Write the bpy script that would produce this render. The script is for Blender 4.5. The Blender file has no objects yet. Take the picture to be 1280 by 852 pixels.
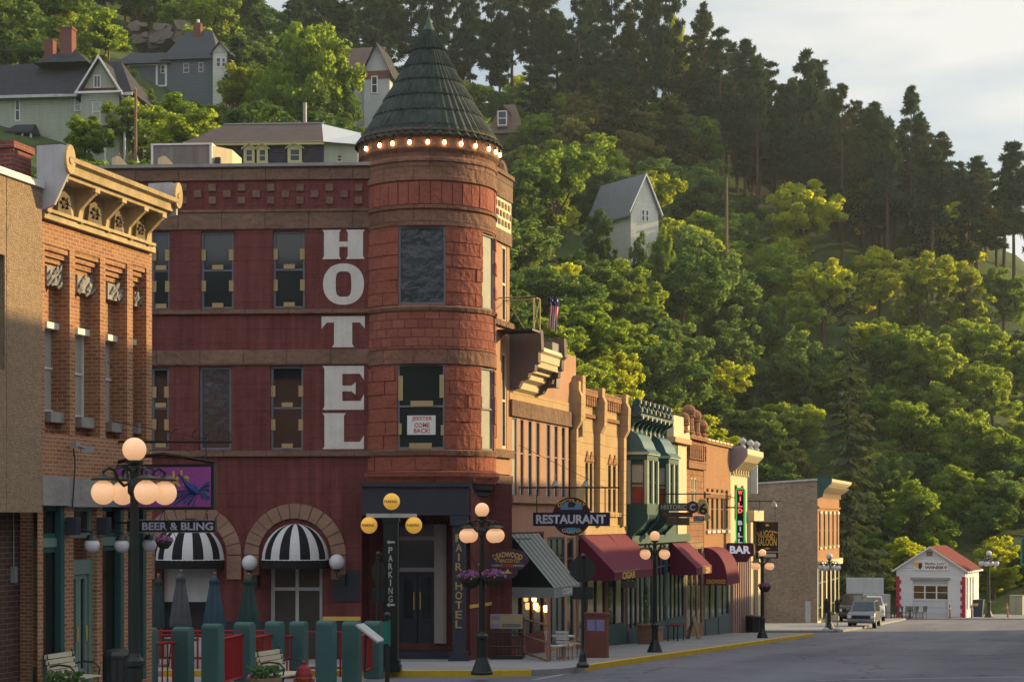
import bpy, math, random
import numpy as np
from mathutils import Vector, Matrix
random.seed(7); RNG = np.random.default_rng(7)
R_ = math.radians
C = bpy.context.scene.collection
SC = bpy.context.scene
# ------------------------------------------------------------------ camera, sky, sun, exposure
F = 2200.0            # focal length in photo pixels (photo 1280 wide)
ZC = 4.36             # camera height over the hotel corner
YH = 650.0            # horizon row in the photo
cam = bpy.data.cameras.new('camera'); camo = bpy.data.objects.new('camera', cam); C.objects.link(camo)
cam.sensor_width = 36; cam.lens = F/1280*36; cam.shift_y = (YH-426)/1280
cam.clip_start = .5; cam.clip_end = 6000
camo.location = (0, 0, ZC); camo.rotation_euler = (R_(90), 0, 0); SC.camera = camo
SUN_AZ, SUN_EL = 26.0, 15.0     # azimuth from +X towards +Y (the street runs roughly along +Y)
SUN_STR, SKY_STR, EXPO = 5.0, .10, .78
w = bpy.data.worlds.new('World'); SC.world = w; w.use_nodes = True
nt = w.node_tree; nd = nt.nodes; lk = nt.links
bg = nd['Background']; bg.inputs['Strength'].default_value = SKY_STR
sky = nd.new('ShaderNodeTexSky'); sky.sky_type = 'NISHITA'; sky.sun_disc = False
sky.sun_elevation = R_(SUN_EL); sky.sun_rotation = R_(90-SUN_AZ)
sky.air_density = 1.0; sky.dust_density = 2.2; sky.ozone_density = 1.5
tc = nd.new('ShaderNodeTexCoord'); mp = nd.new('ShaderNodeMapping'); mp.inputs['Scale'].default_value = (1.2, 1.2, 5.0)
mp.inputs['Location'].default_value = (.35, .1, .2)
lk.new(tc.outputs['Generated'], mp.inputs['Vector'])
nz = nd.new('ShaderNodeTexNoise'); nz.inputs['Scale'].default_value = 3.4; nz.inputs['Detail'].default_value = 6; nz.inputs['Roughness'].default_value = .5
lk.new(mp.outputs['Vector'], nz.inputs['Vector'])
rp = nd.new('ShaderNodeValToRGB'); rp.color_ramp.elements[0].position = .38; rp.color_ramp.elements[1].position = .62
rp.color_ramp.elements[0].color = (.0, .0, .0, 1); rp.color_ramp.elements[1].color = (.92, .92, .92, 1)
lk.new(nz.outputs['Fac'], rp.inputs['Fac'])
mx = nd.new('ShaderNodeMix'); mx.data_type = 'RGBA'
sk_ = nd.new('ShaderNodeMix'); sk_.data_type = 'RGBA'; sk_.inputs['Factor'].default_value = .55; lk.new(sky.outputs['Color'], sk_.inputs['A']); sk_.inputs['B'].default_value = (2.5, 3.0, 3.35, 1)
lk.new(rp.outputs['Color'], mx.inputs['Factor']); lk.new(sk_.outputs['Result'], mx.inputs['A'])
mx.inputs['B'].default_value = (5.4, 5.3, 5.05, 1)
# unseen sky overhead and behind the camera is brightened to lift the shaded street
sx_ = nd.new('ShaderNodeSeparateXYZ'); lk.new(tc.outputs['Generated'], sx_.inputs[0])
mr_ = nd.new('ShaderNodeMapRange'); mr_.inputs['From Min'].default_value = .35; mr_.inputs['From Max'].default_value = .88; mr_.inputs['To Min'].default_value = 1.6; mr_.inputs['To Max'].default_value = 1.0
lk.new(sx_.outputs['Y'], mr_.inputs['Value'])
vm_ = nd.new('ShaderNodeVectorMath'); vm_.operation = 'SCALE'; lk.new(mx.outputs['Result'], vm_.inputs[0]); lk.new(mr_.outputs['Result'], vm_.inputs['Scale'])
lk.new(vm_.outputs[0], bg.inputs['Color'])
sun = bpy.data.lights.new('sun', 'SUN'); suno = bpy.data.objects.new('sun', sun); C.objects.link(suno)
sun.energy = SUN_STR; sun.angle = R_(.6); sun.color = (1, .73, .31)
SUND = Vector((math.cos(R_(SUN_AZ))*math.cos(R_(SUN_EL)), math.sin(R_(SUN_AZ))*math.cos(R_(SUN_EL)), math.sin(R_(SUN_EL))))
suno.rotation_euler = (-SUND).to_track_quat('-Z', 'Y').to_euler(); suno.location = (60, 60, 60)
vs = SC.view_settings; vs.view_transform = 'Standard'; vs.look = 'None'; vs.exposure = EXPO; vs.gamma = 1; vs.use_curve_mapping = False
# ------------------------------------------------------------------ helpers
def G(d):             # street level at depth d (the street runs downhill away from the camera)
    return ZC-2-.04455*d if d <= 117 else ZC-2-.04455*117-.0385*(d-117)
def W(px, py, d): return Vector(((px-640)/F*d, d, ZC+(YH-py)*d/F))
def gnd(px, d): return Vector(((px-640)/F*d, d, G(d)))
VP = 1326.0; KROW = 17.9; ROWANG = math.degrees(math.atan2(F, VP-640)); PERP = ROWANG-90
def row(px, K=KROW): return K*F/(VP-px)
def lrow(px, K=17.6): return K*F/(1240-px)
LANG = math.degrees(math.atan2(F, 600)); LPERP = LANG-90

class Fr:             # a wall plane: x along it, y into the wall, z up; o = metres in front of it
    def __init__(s, px, d, ang, zb):
        s.o = Vector(((px-640)/F*d, d, zb)); a = R_(ang); s.ang = ang
        s.u = Vector((math.cos(a), math.sin(a), 0)); s.i = Vector((-math.sin(a), math.cos(a), 0))
    def x(s, px, o=0):
        k = (px-640)/F; O = s.o-s.i*o
        return (k*O.y-O.x)/(s.u.x-k*s.u.y)
    def z(s, py, x=0, o=0):
        return ZC+(YH-py)*((s.o-s.i*o).y+x*s.u.y)/F-s.o.z
    def q(s, px, py, o=0):
        x = s.x(px, o); return x, s.z(py, x, o)
    def rect(s, pa, pb, ya, yb, o=0):
        xa, xb = s.x(pa, o), s.x(pb, o); m = (xa+xb)/2
        return xa, xb, s.z(yb, m, o), s.z(ya, m, o)
    def w(s, x, y, z): return s.o+s.u*x+s.i*y+Vector((0, 0, z))

class MB:
    def __init__(s): s.v = []; s.f = []; s.m = []
    def face(s, pts, m=0):
        n = len(s.v); s.v += [tuple(p) for p in pts]; s.f.append(tuple(range(n, n+len(pts)))); s.m.append(m); return s
    def box(s, x0, x1, y0, y1, z0, z1, m=0):
        n = len(s.v)
        s.v += [(x0,y0,z0),(x1,y0,z0),(x1,y1,z0),(x0,y1,z0),(x0,y0,z1),(x1,y0,z1),(x1,y1,z1),(x0,y1,z1)]
        s.f += [(n,n+3,n+2,n+1),(n+4,n+5,n+6,n+7),(n,n+1,n+5,n+4),(n+1,n+2,n+6,n+5),(n+2,n+3,n+7,n+6),(n+3,n,n+4,n+7)]
        s.m += [m]*6; return s
    def prism(s, poly, x0, x1, m=0, ax='x'):     # poly of (a,b) extruded: ax x -> (y,z); y -> (x,z); z -> (x,y)
        n = len(s.v); k = len(poly)
        def P(a, b, t): return {'x': (t,a,b), 'y': (a,t,b), 'z': (a,b,t)}[ax]
        s.v += [P(a,b,x0) for a,b in poly]+[P(a,b,x1) for a,b in poly]
        s.f.append(tuple(range(n+k-1, n-1, -1))); s.f.append(tuple(range(n+k, n+2*k)))
        for i in range(k):
            j = (i+1)%k; s.f.append((n+i, n+j, n+k+j, n+k+i))
        s.m += [m]*(k+2); return s
    def tube(s, pts, r, n=8, m=0, cap=True):
        pts = [Vector(p) for p in pts]; rs = r if isinstance(r, (list, tuple)) else [r]*len(pts)
        base = len(s.v); up = Vector((0,0,1))
        for i, p in enumerate(pts):
            t = (pts[min(i+1, len(pts)-1)]-pts[max(i-1, 0)]).normalized()
            a = t.cross(up if abs(t.z) < .95 else Vector((1,0,0))).normalized(); b = t.cross(a)
            for k in range(n):
                q = p+(a*math.cos(2*math.pi*k/n)+b*math.sin(2*math.pi*k/n))*rs[i]; s.v.append(tuple(q))
        for i in range(len(pts)-1):
            for k in range(n):
                j = (k+1)%n; s.f.append((base+i*n+k, base+i*n+j, base+(i+1)*n+j, base+(i+1)*n+k)); s.m.append(m)
        if cap:
            s.f.append(tuple(base+k for k in range(n-1,-1,-1))); s.m.append(m)
            e = base+(len(pts)-1)*n; s.f.append(tuple(e+k for k in range(n))); s.m.append(m)
        return s
    def lathe(s, prof, n=16, c=(0,0,0), m=0, a0=0, a1=2*math.pi, mf=None, rf=None):
        base = len(s.v); full = abs(a1-a0-2*math.pi) < 1e-6; k = n if full else n+1
        for r, z in prof:
            for i in range(k):
                a = a0+(a1-a0)*i/n; rr = r*(rf(i, z) if rf else 1)
                s.v.append((c[0]+rr*math.cos(a), c[1]+rr*math.sin(a), c[2]+z))
        for j in range(len(prof)-1):
            for i in range(n):
                i2 = (i+1)%k
                s.f.append((base+j*k+i, base+j*k+i2, base+(j+1)*k+i2, base+(j+1)*k+i)); s.m.append(mf(i, j) if mf else m)
        return s
    def sphere(s, c, r, n=14, m=0, sz=1):
        return s.lathe([(max(r*math.sin(math.pi*i/10), .0005), -r*sz*math.cos(math.pi*i/10)) for i in range(11)], n, c, m)
    def wall(s, x0, x1, z0, z1, ops=(), y=0, t=.25, m=0, mr=None):   # wall with real openings and reveals
        mr = m if mr is None else mr
        ops = [(max(a,x0), min(b,x1), max(c,z0), min(d,z1)) for a,b,c,d in ops]
        xs = sorted({x0, x1}|{o[0] for o in ops}|{o[1] for o in ops}); zs = sorted({z0, z1}|{o[2] for o in ops}|{o[3] for o in ops})
        for i in range(len(xs)-1):
            for j in range(len(zs)-1):
                cx, cz = (xs[i]+xs[i+1])/2, (zs[j]+zs[j+1])/2
                if any(o[0] < cx < o[1] and o[2] < cz < o[3] for o in ops): continue
                s.face([(xs[i],y,zs[j]),(xs[i+1],y,zs[j]),(xs[i+1],y,zs[j+1]),(xs[i],y,zs[j+1])], m)
        for a,b,c,d in ops:
            s.face([(a,y,c),(a,y,d),(a,y+t,d),(a,y+t,c)], mr); s.face([(b,y,c),(b,y+t,c),(b,y+t,d),(b,y,d)], mr)
            s.face([(a,y,d),(b,y,d),(b,y+t,d),(a,y+t,d)], mr); s.face([(a,y,c),(a,y+t,c),(b,y+t,c),(b,y,c)], mr)
        return s
    def shell(s, x0, x1, dep, z0, z1, m=0, roof=1, mroof=None):     # sides, back and roof behind a wall at y=0
        s.face([(x0,0,z0),(x0,0,z1),(x0,dep,z1),(x0,dep,z0)], m); s.face([(x1,0,z0),(x1,dep,z0),(x1,dep,z1),(x1,0,z1)], m)
        s.face([(x0,dep,z0),(x0,dep,z1),(x1,dep,z1),(x1,dep,z0)], m)
        if roof: s.face([(x0,0,z1-.02),(x1,0,z1-.02),(x1,dep,z1-.02),(x0,dep,z1-.02)], m if mroof is None else mroof)
        return s
    def build(s, name, mats, parent=None, smooth=False, loc=None, bevel=0):
        me = bpy.data.meshes.new(name); me.from_pydata(s.v, [], s.f)
        mats = mats if isinstance(mats, (list, tuple)) else [mats]
        for mm in mats: me.materials.append(mm)
        if len(mats) > 1: me.polygons.foreach_set('material_index', s.m)
        if smooth: me.polygons.foreach_set('use_smooth', [True]*len(s.f))
        me.update()
        o = bpy.data.objects.new(name, me); C.objects.link(o)
        if parent is not None: o.parent = parent
        if loc is not None: o.location = loc
        if bevel:
            b = o.modifiers.new('bevel', 'BEVEL'); b.width = bevel; b.segments = 2; b.limit_method = 'ANGLE'
        return o
def tag(o, label=None, cat=None, group=None, kind=None):
    if label: o['label'] = label
    if cat: o['category'] = cat
    if group: o['group'] = group
    if kind: o['kind'] = kind
    return o
def thing(name, label, cat, loc=(0,0,0), rz=0, group=None):
    o = bpy.data.objects.new(name, None); C.objects.link(o); o.location = loc; o.rotation_euler = (0, 0, R_(rz))
    o.empty_display_size = .3
    return tag(o, label, cat, group)
def copy_tree(o, parent=None):
    c = o.copy(); C.objects.link(c); c.parent = parent
    for ch in list(o.children): copy_tree(ch, c)
    return c
def frthing(name, label, cat, fr, group=None): return thing(name, label, cat, fr.o, fr.ang, group)

# ------------------------------------------------------------------ materials
MAT = {}
def mk(name, col, rough=.8, var=.16, vs=1.2, bump=0., bs=18., metal=0., spec=.18, brick=None, cyl=False, streak=0., emit=None, es=1., fine=.08):
    if name in MAT: return MAT[name]
    m = bpy.data.materials.new(name); m.use_nodes = True; MAT[name] = m
    t = m.node_tree; N = t.nodes; L = t.links; b = N['Principled BSDF']
    b.inputs['Roughness'].default_value = rough; b.inputs['Metallic'].default_value = metal; b.inputs['Specular IOR Level'].default_value = spec
    tc = N.new('ShaderNodeTexCoord'); vec = tc.outputs['Object']
    def math_(op, a, c=None):
        n = N.new('ShaderNodeMath'); n.operation = op
        for k, v in enumerate((a, c)):
            if v is None: continue
            if isinstance(v, (int, float)): n.inputs[k].default_value = v
            else: L.new(v, n.inputs[k])
        return n.outputs[0]
    def noise(scale, det=4, v=vec, sc=None):
        if sc:
            mp = N.new('ShaderNodeMapping'); mp.inputs['Scale'].default_value = sc; L.new(v, mp.inputs['Vector']); v = mp.outputs['Vector']
        n = N.new('ShaderNodeTexNoise'); n.inputs['Scale'].default_value = scale; n.inputs['Detail'].default_value = det
        L.new(v, n.inputs['Vector']); return n.outputs['Fac']
    h = None; base = None
    if brick:
        bw, bh, ms, c2, mc, bst = brick
        sp = N.new('ShaderNodeSeparateXYZ'); L.new(vec, sp.inputs[0])
        u = math_('MULTIPLY', math_('ARCTAN2', sp.outputs['Y'], sp.outputs['X']), 2.075) if cyl else math_('ADD', sp.outputs['X'], sp.outputs['Y'])
        cb = N.new('ShaderNodeCombineXYZ'); L.new(u, cb.inputs[0]); L.new(sp.outputs['Z'], cb.inputs[1])
        bt = N.new('ShaderNodeTexBrick'); bt.inputs['Scale'].default_value = 1; bt.inputs['Brick Width'].default_value = bw
        bt.inputs['Row Height'].default_value = bh; bt.inputs['Mortar Size'].default_value = ms; bt.inputs['Mortar Smooth'].default_value = .3
        bt.inputs['Color1'].default_value = (*col, 1); bt.inputs['Color2'].default_value = (*c2, 1); bt.inputs['Mortar'].default_value = (*mc, 1)
        L.new(cb.outputs[0], bt.inputs['Vector']); base = bt.outputs['Color']; h = math_('MULTIPLY', math_('SUBTRACT', 1, bt.outputs['Fac']), bst)
    f = noise(vs, 5); f2 = noise(vs*9, 3)
    k = math_('ADD', math_('MULTIPLY', math_('SUBTRACT', f, .5), 2.6*var), math_('MULTIPLY', math_('SUBTRACT', f2, .5), 2.6*fine))
    if streak:
        f3 = noise(1, 5, sc=(5, 5, .35)); k = math_('ADD', k, math_('MULTIPLY', math_('SUBTRACT', f3, .5), 2.6*streak))
    k = math_('ADD', k, 1.0)
    vm = N.new('ShaderNodeVectorMath'); vm.operation = 'SCALE'; L.new(k, vm.inputs['Scale'])
    if base is not None: L.new(base, vm.inputs[0])
    else: vm.inputs[0].default_value = col
    L.new(vm.outputs[0], b.inputs['Base Color'])
    if bump:
        nb = noise(bs, 5); nb = math_('MULTIPLY', nb, bump); h = nb if h is None else math_('ADD', h, nb)
    if h is not None:
        bp = N.new('ShaderNodeBump'); bp.inputs['Strength'].default_value = .9; bp.inputs['Distance'].default_value = .05
        L.new(h, bp.inputs['Height']); L.new(bp.outputs['Normal'], b.inputs['Normal'])
    if emit:
        b.inputs['Emission Color'].default_value = (*emit, 1); b.inputs['Emission Strength'].default_value = es
    return m
def glass(name='glass', col=(.016,.02,.025), rough=.05, bump=.0, var=.3):
    return mk(name, col, rough=rough, var=var, vs=.9, spec=.5, bump=bump, bs=3)
def leaf(name, col, tr, mixf=.4, hue=.02):
    if name in MAT: return MAT[name]
    m = bpy.data.materials.new(name); m.use_nodes = True; MAT[name] = m
    t = m.node_tree; N = t.nodes; L = t.links; N.remove(N['Principled BSDF']); out = N['Material Output']
    oi = N.new('ShaderNodeObjectInfo'); tc = N.new('ShaderNodeTexCoord')
    nz = N.new('ShaderNodeTexNoise'); nz.inputs['Scale'].default_value = .9; nz.inputs['Detail'].default_value = 3; L.new(tc.outputs['Object'], nz.inputs['Vector'])
    a = N.new('ShaderNodeMath'); a.operation = 'MULTIPLY_ADD'; L.new(oi.outputs['Random'], a.inputs[0]); a.inputs[1].default_value = .5; a.inputs[2].default_value = .45
    a2 = N.new('ShaderNodeMath'); a2.operation = 'MULTIPLY_ADD'; L.new(nz.outputs['Fac'], a2.inputs[0]); a2.inputs[1].default_value = .8; L.new(a.outputs[0], a2.inputs[2])
    hs = N.new('ShaderNodeMath'); hs.operation = 'MULTIPLY_ADD'; L.new(oi.outputs['Random'], hs.inputs[0]); hs.inputs[1].default_value = -2*hue; hs.inputs[2].default_value = .5+hue
    def col_(c):
        h = N.new('ShaderNodeHueSaturation'); h.inputs['Color'].default_value = (*c, 1); L.new(hs.outputs[0], h.inputs['Hue']); L.new(a2.outputs[0], h.inputs['Value']); return h.outputs[0]
    d = N.new('ShaderNodeBsdfDiffuse'); tl = N.new('ShaderNodeBsdfTranslucent'); ms = N.new('ShaderNodeMixShader'); ms.inputs[0].default_value = mixf
    L.new(col_(col), d.inputs['Color']); L.new(col_(tr), tl.inputs['Color']); L.new(d.outputs[0], ms.inputs[1]); L.new(tl.outputs[0], ms.inputs[2]); L.new(ms.outputs[0], out.inputs['Surface'])
    return m
M = type('M', (), {})()
M.hotel = mk('hotel_red_paint', (.132,.041,.039), .8, .26, .35, bump=.6, bs=9, streak=.48, fine=.2, brick=(.9,.42,.006,(.124,.037,.035),(.10,.032,.03),.25))
M.stone = mk('brown_sandstone', (.175,.108,.078), .9, .34, .9, bump=1.8, bs=5, fine=.2, brick=(1.35,3.,.012,(.15,.09,.066),(.07,.05,.04),.5))
M.stone_c = mk('turret_brown_stone', (.195,.10,.07), .9, .34, 1.1, bump=2., bs=5, fine=.2, cyl=True, brick=(1.0,.55,.012,(.16,.085,.06),(.09,.055,.04),.6))
M.redst = mk('turret_red_sandstone', (.235,.075,.052), .9, .22, 1.0, bump=1.6, bs=4.5, cyl=True, brick=(.95,.47,.012,(.20,.062,.045),(.14,.05,.04),.8))
M.redchk = mk('turret_checker_stone', (.26,.095,.068), .9, .15, 1.0, bump=1.2, bs=6, cyl=True, brick=(.42,.27,.014,(.2,.06,.048),(.13,.045,.035),1.2))
M.tile = mk('green_roof_tile', (.042,.053,.045), .6, .35, 1.2, fine=.3, bump=.3, bs=30, cyl=True, brick=(.27,.235,.0,(.022,.030,.027),(.02,.02,.02),.0))
M.copper = mk('green_copper', (.06,.10,.075), .5, .2, 3)
M.navy = mk('navy_paint', (.034,.038,.052), .6, .15, 1.5)
M.letter = mk('weathered_white_paint', (.54,.51,.48), .8, .14, 2., streak=.14, fine=.14)
M.white = mk('white_paint', (.62,.62,.62), .6, .08, 2, streak=.06)
M.cream = mk('cream_paint', (.50,.42,.27), .6, .1, 2, streak=.08)
M.wcorn = mk('weathered_cornice_paint', (.37,.28,.165), .8, .32, 1.6, bump=.3, bs=20, streak=.3, fine=.2)
M.hwhite = mk('greyed_white_paint', (.36,.36,.37), .75, .16, .8, streak=.15)
M.dwhite = mk('dirty_white_paint', (.42,.42,.43), .7, .18, 2, streak=.15)
M.grey = mk('grey_metal', (.25,.26,.27), .5, .12, 2)
M.black = mk('black_iron', (.012,.013,.014), .42, .2, 4, spec=.5)
M.dgreen = mk('dark_green_iron', (.008,.014,.012), .45, .25, 4, spec=.35)
M.glass = glass(); M.glass2 = glass('plastic_sheet', (.03,.035,.045), .16, bump=.8, var=.5)
M.curtain = mk('pale_curtain', (.36,.345,.30), .9, .12, 3, streak=.1)
M.frame = mk('grey_window_frame', (.14,.15,.18), .6, .1, 3)
M.tan = mk('tan_tape', (.36,.26,.14), .8, .1, 5)
M.brickL = mk('orange_brick', (.34,.155,.075), .85, .16, .8, bump=.3, bs=30, brick=(.22,.075,.011,(.25,.095,.05),(.40,.31,.22),.8))
M.brickO = mk('bright_orange_brick', (.36,.175,.08), .85, .15, .8, bump=.3, bs=30, brick=(.22,.075,.010,(.33,.15,.065),(.42,.27,.18),.6))
M.brickG = mk('old_brown_brick', (.40,.28,.20), .9, .25, .5, bump=.5, bs=20, streak=.1, brick=(.24,.085,.014,(.25,.17,.125),(.36,.30,.23),.8), fine=.2)
M.brickD = mk('dark_brown_brick', (.10,.06,.045), .85, .15, .8, brick=(.3,.1,.012,(.08,.045,.038),(.17,.13,.11),.6))
M.stucco = mk('pebble_stucco', (.36,.26,.175), .95, .10, 1.5, bump=2.2, bs=38, fine=.3)
M.lime = mk('grey_limestone', (.25,.24,.235), .9, .28, 1.2, bump=.9, bs=6, streak=.12)
M.tanst = mk('tan_sandstone', (.42,.285,.155), .9, .16, .8, bump=.5, bs=10, streak=.1, brick=(1.1,.45,.008,(.38,.255,.14),(.28,.18,.11),.3))
M.pinkst = mk('pink_sandstone', (.37,.205,.135), .9, .16, .9, bump=.5, bs=9, streak=.08)
M.brownst = mk('carved_brownstone', (.30,.15,.08), .9, .25, 1.2, bump=1.5, bs=9, brick=(.5,.3,.012,(.24,.12,.065),(.15,.08,.05),.8))
M.teal = mk('teal_green_paint', (.030,.078,.076), .55, .12, 2)
M.tealL = mk('light_teal_paint', (.13,.20,.17), .55, .12, 2)
M.bluegreen = mk('blue_green_paint', (.035,.07,.085), .55, .12, 2)
M.burg = mk('burgundy_canvas', (.125,.020,.042), .85, .12, 1.2, fine=.1, streak=.06)
M.greyc = mk('grey_striped_canvas', (.23,.255,.25), .85, .1, 1.2, streak=.12)
M.blackc = mk('black_canvas', (.014,.014,.016), .85, .15, 1.5)
M.whitec = mk('white_canvas', (.5,.5,.52), .85, .08, 1.5)
M.dgold = mk('dull_gold_lettering', (.33,.235,.085), .5, .08, 5)
M.gold = mk('gold_lettering', (.62,.40,.09), .5, .08, 5)
M.asph = mk('asphalt', (.15,.152,.18), .9, .12, .12, bump=.25, bs=60, fine=.12, streak=.0)
def crackle(m):          # tar seams, patches and long wear bands in the asphalt itself
    t = m.node_tree; N = t.nodes; L = t.links; b = N['Principled BSDF']; src = b.inputs['Base Color'].links[0].from_socket
    tc = N.new('ShaderNodeTexCoord'); mp = N.new('ShaderNodeMapping'); mp.inputs['Rotation'].default_value = (0,0,R_(17.3)); L.new(tc.outputs['Object'], mp.inputs['Vector'])
    def ramp(sock, a, c, ca, cb):
        r = N.new('ShaderNodeValToRGB'); r.color_ramp.elements[0].position = a; r.color_ramp.elements[1].position = c; r.color_ramp.elements[0].color = (*ca,1); r.color_ramp.elements[1].color = (*cb,1); L.new(sock, r.inputs['Fac']); return r.outputs['Color']
    def mul(a, c):
        x = N.new('ShaderNodeMix'); x.data_type = 'RGBA'; x.blend_type = 'MULTIPLY'; x.inputs['Factor'].default_value = 1; L.new(a, x.inputs['A']); L.new(c, x.inputs['B']); return x.outputs['Result']
    m2 = N.new('ShaderNodeMapping'); m2.inputs['Scale'].default_value = (.45,.03,1); L.new(mp.outputs[0], m2.inputs['Vector']); n1 = N.new('ShaderNodeTexNoise'); n1.inputs['Scale'].default_value = 1; n1.inputs['Detail'].default_value = 4; L.new(m2.outputs[0], n1.inputs['Vector'])
    v = N.new('ShaderNodeTexVoronoi'); v.feature = 'DISTANCE_TO_EDGE'; v.inputs['Scale'].default_value = .16; nz = N.new('ShaderNodeTexNoise'); nz.inputs['Scale'].default_value = .5; nz.inputs['Detail'].default_value = 6; L.new(mp.outputs[0], nz.inputs['Vector'])
    ad = N.new('ShaderNodeVectorMath'); ad.operation = 'MULTIPLY_ADD'; ad.inputs[1].default_value = (4,4,0); L.new(nz.outputs['Color'], ad.inputs[0]); L.new(mp.outputs[0], ad.inputs[2]); L.new(ad.outputs[0], v.inputs['Vector'])
    v2 = N.new('ShaderNodeTexVoronoi'); v2.inputs['Scale'].default_value = .07; L.new(mp.outputs[0], v2.inputs['Vector'])
    c = mul(src, ramp(n1.outputs['Fac'], .3, .7, (.78,.78,.8), (1.18,1.17,1.15))); c = mul(c, ramp(v.outputs['Distance'], .004, .012, (.45,.45,.47), (1,1,1))); c = mul(c, ramp(v2.outputs['Color'], .2, .8, (.9,.9,.92), (1.08,1.08,1.07))); L.new(c, b.inputs['Base Color'])
crackle(M.asph)
M.conc = mk('concrete_pavement', (.25,.25,.265), .9, .12, .5, bump=.15, bs=40, brick=(1.5,1.5,.012,(.22,.22,.23),(.12,.12,.125),.2))
M.yellow = mk('yellow_kerb_paint', (.52,.36,.03), .75, .22, 2.5, bump=.2, bs=20, fine=.2)
M.rock = mk('grey_rock', (.17,.13,.12), .95, .35, .5, bump=2, bs=2)
M.red = mk('red_railing_paint', (.28,.02,.02), .5, .1, 3)
M.fpost = mk('teal_post_paint', (.055,.125,.125), .6, .1, 2)
M.wood = mk('weathered_wood', (.20,.13,.085), .85, .25, 2, streak=.25)
M.slat = mk('cream_bench_slat', (.50,.47,.36), .7, .12, 4)
M.shing = mk('dark_roof_shingle', (.045,.045,.055), .9, .2, 1.5, fine=.25, brick=(.5,.22,.012,(.035,.035,.044),(.02,.02,.025),.6))
M.shingB = mk('brown_roof_shingle', (.15,.105,.085), .9, .15, 1.2, fine=.15, brick=(.5,.3,.01,(.13,.09,.075),(.09,.065,.055),.4))
M.shingG = mk('blue_grey_roof', (.16,.17,.19), .85, .12, 1.2, fine=.15)
M.siding = mk('pale_green_siding', (.34,.36,.29), .75, .12, .5, streak=.12, brick=(9.,.16,.012,(.34,.36,.29),(.2,.21,.18),.6))
M.sidingW = mk('white_siding', (.52,.51,.46), .75, .10, .6, streak=.12, brick=(9.,.18,.012,(.58,.57,.52),(.3,.3,.28),.6))
M.sidingG = mk('grey_siding', (.12,.145,.165), .75, .06, 1, brick=(9.,.18,.012,(.12,.145,.165),(.07,.08,.09),.6))
M.bark = mk('pine_bark', (.085,.055,.04), .95, .3, 2, bump=1, bs=8)
M.chim = mk('red_chimney_brick', (.22,.06,.05), .9, .2, 2, brick=(.22,.08,.012,(.17,.05,.045),(.2,.15,.13),.6))
M.globe_on = mk('lit_lamp_globe', (.7,.5,.34), .35, .03, 2, emit=(1,.50,.22), es=.34)
M.globe_off = mk('white_lamp_globe', (.55,.55,.60), .3, .03, 2)
M.bulb = mk('warm_bulb', (1,.8,.5), .3, .0, 2, emit=(1,.55,.18), es=11.)
M.grass = mk('hill_grass', (.045,.070,.020), .95, .5, .22, bump=2., bs=2.5, fine=.5)
M.dead = mk('grey_dead_bark', (.12,.095,.075), .95, .2, 2)

def text(s, parent, mat, cx, cz, y, w=None, h=None, ext=.01, off=0., arc=0., side=None, name='lettering', sp=1., vert=False):
    cu = bpy.data.curves.new('t', 'FONT'); cu.body = s; cu.align_x = 'CENTER'; cu.offset = off; cu.space_character = sp; cu.space_line = .9; cu.resolution_u = 3
    ob = bpy.data.objects.new('t', cu); C.objects.link(ob)
    dg = bpy.context.evaluated_depsgraph_get(); me = bpy.data.meshes.new_from_object(ob.evaluated_get(dg))
    bpy.data.objects.remove(ob); bpy.data.curves.remove(cu)
    n = len(me.vertices); co = np.empty(n*3); me.vertices.foreach_get('co', co); co = co.reshape(-1, 3)
    lo, hi = co.min(0), co.max(0); co = co-(lo+hi)/2; sx = hi[0]-lo[0]; sy = hi[1]-lo[1]
    kx = w/sx if w else None; ky = h/sy if h else None
    if kx is None: kx = ky
    if ky is None: ky = kx
    x, z = co[:,0]*kx, co[:,1]*ky
    if arc:
        rr = arc; a = x/abs(rr); q = abs(rr)+(z if rr > 0 else -z); x2 = q*np.sin(a); z2 = q*np.cos(a)-abs(rr)
        x, z = x2, (z2 if rr > 0 else -z2)
    out = np.zeros((n, 3))
    if side == 'x': out[:,1] = -x; out[:,0] = y; out[:,2] = z+cz; out[:,1] += cx   # on a side that faces -x
    else: out[:,0] = x+cx; out[:,1] = y; out[:,2] = z+cz
    me.vertices.foreach_set('co', out.ravel()); me.materials.clear(); me.materials.append(mat); me.update(); me.name = name
    o = bpy.data.objects.new(name, me); C.objects.link(o); o.parent = parent
    return o
def window(root, xa, xb, za, zb, y, fm, pm, fw=.06, rails=(.5,), mulls=(), sill=None, name='window'):
    b = MB(); y0, y1 = y-.03, y+.05
    b.box(xa,xa+fw,y0,y1,za,zb).box(xb-fw,xb,y0,y1,za,zb).box(xa+fw,xb-fw,y0,y1,zb-fw,zb).box(xa+fw,xb-fw,y0,y1,za,za+fw)
    for r in rails: b.box(xa+fw,xb-fw,y0+.008,y1,za+(zb-za)*r-fw*.4,za+(zb-za)*r+fw*.4)
    for r in mulls: b.box(xa+(xb-xa)*r-fw*.35,xa+(xb-xa)*r+fw*.35,y0+.012,y1-.004,za+fw,zb-fw)
    o = b.build(name, fm, root)
    if pm: MB().face([(xa+fw*.5,y+.015,za+fw*.5),(xb-fw*.5,y+.015,za+fw*.5),(xb-fw*.5,y+.015,zb-fw*.5),(xa+fw*.5,y+.015,zb-fw*.5)]).build('pane', pm, o)
    if sill: MB().box(xa-.06,xb+.06,-.08,y,za-sill,za).build('sill', M.lime if fm is not M.white else M.white, o)
    return o
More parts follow.
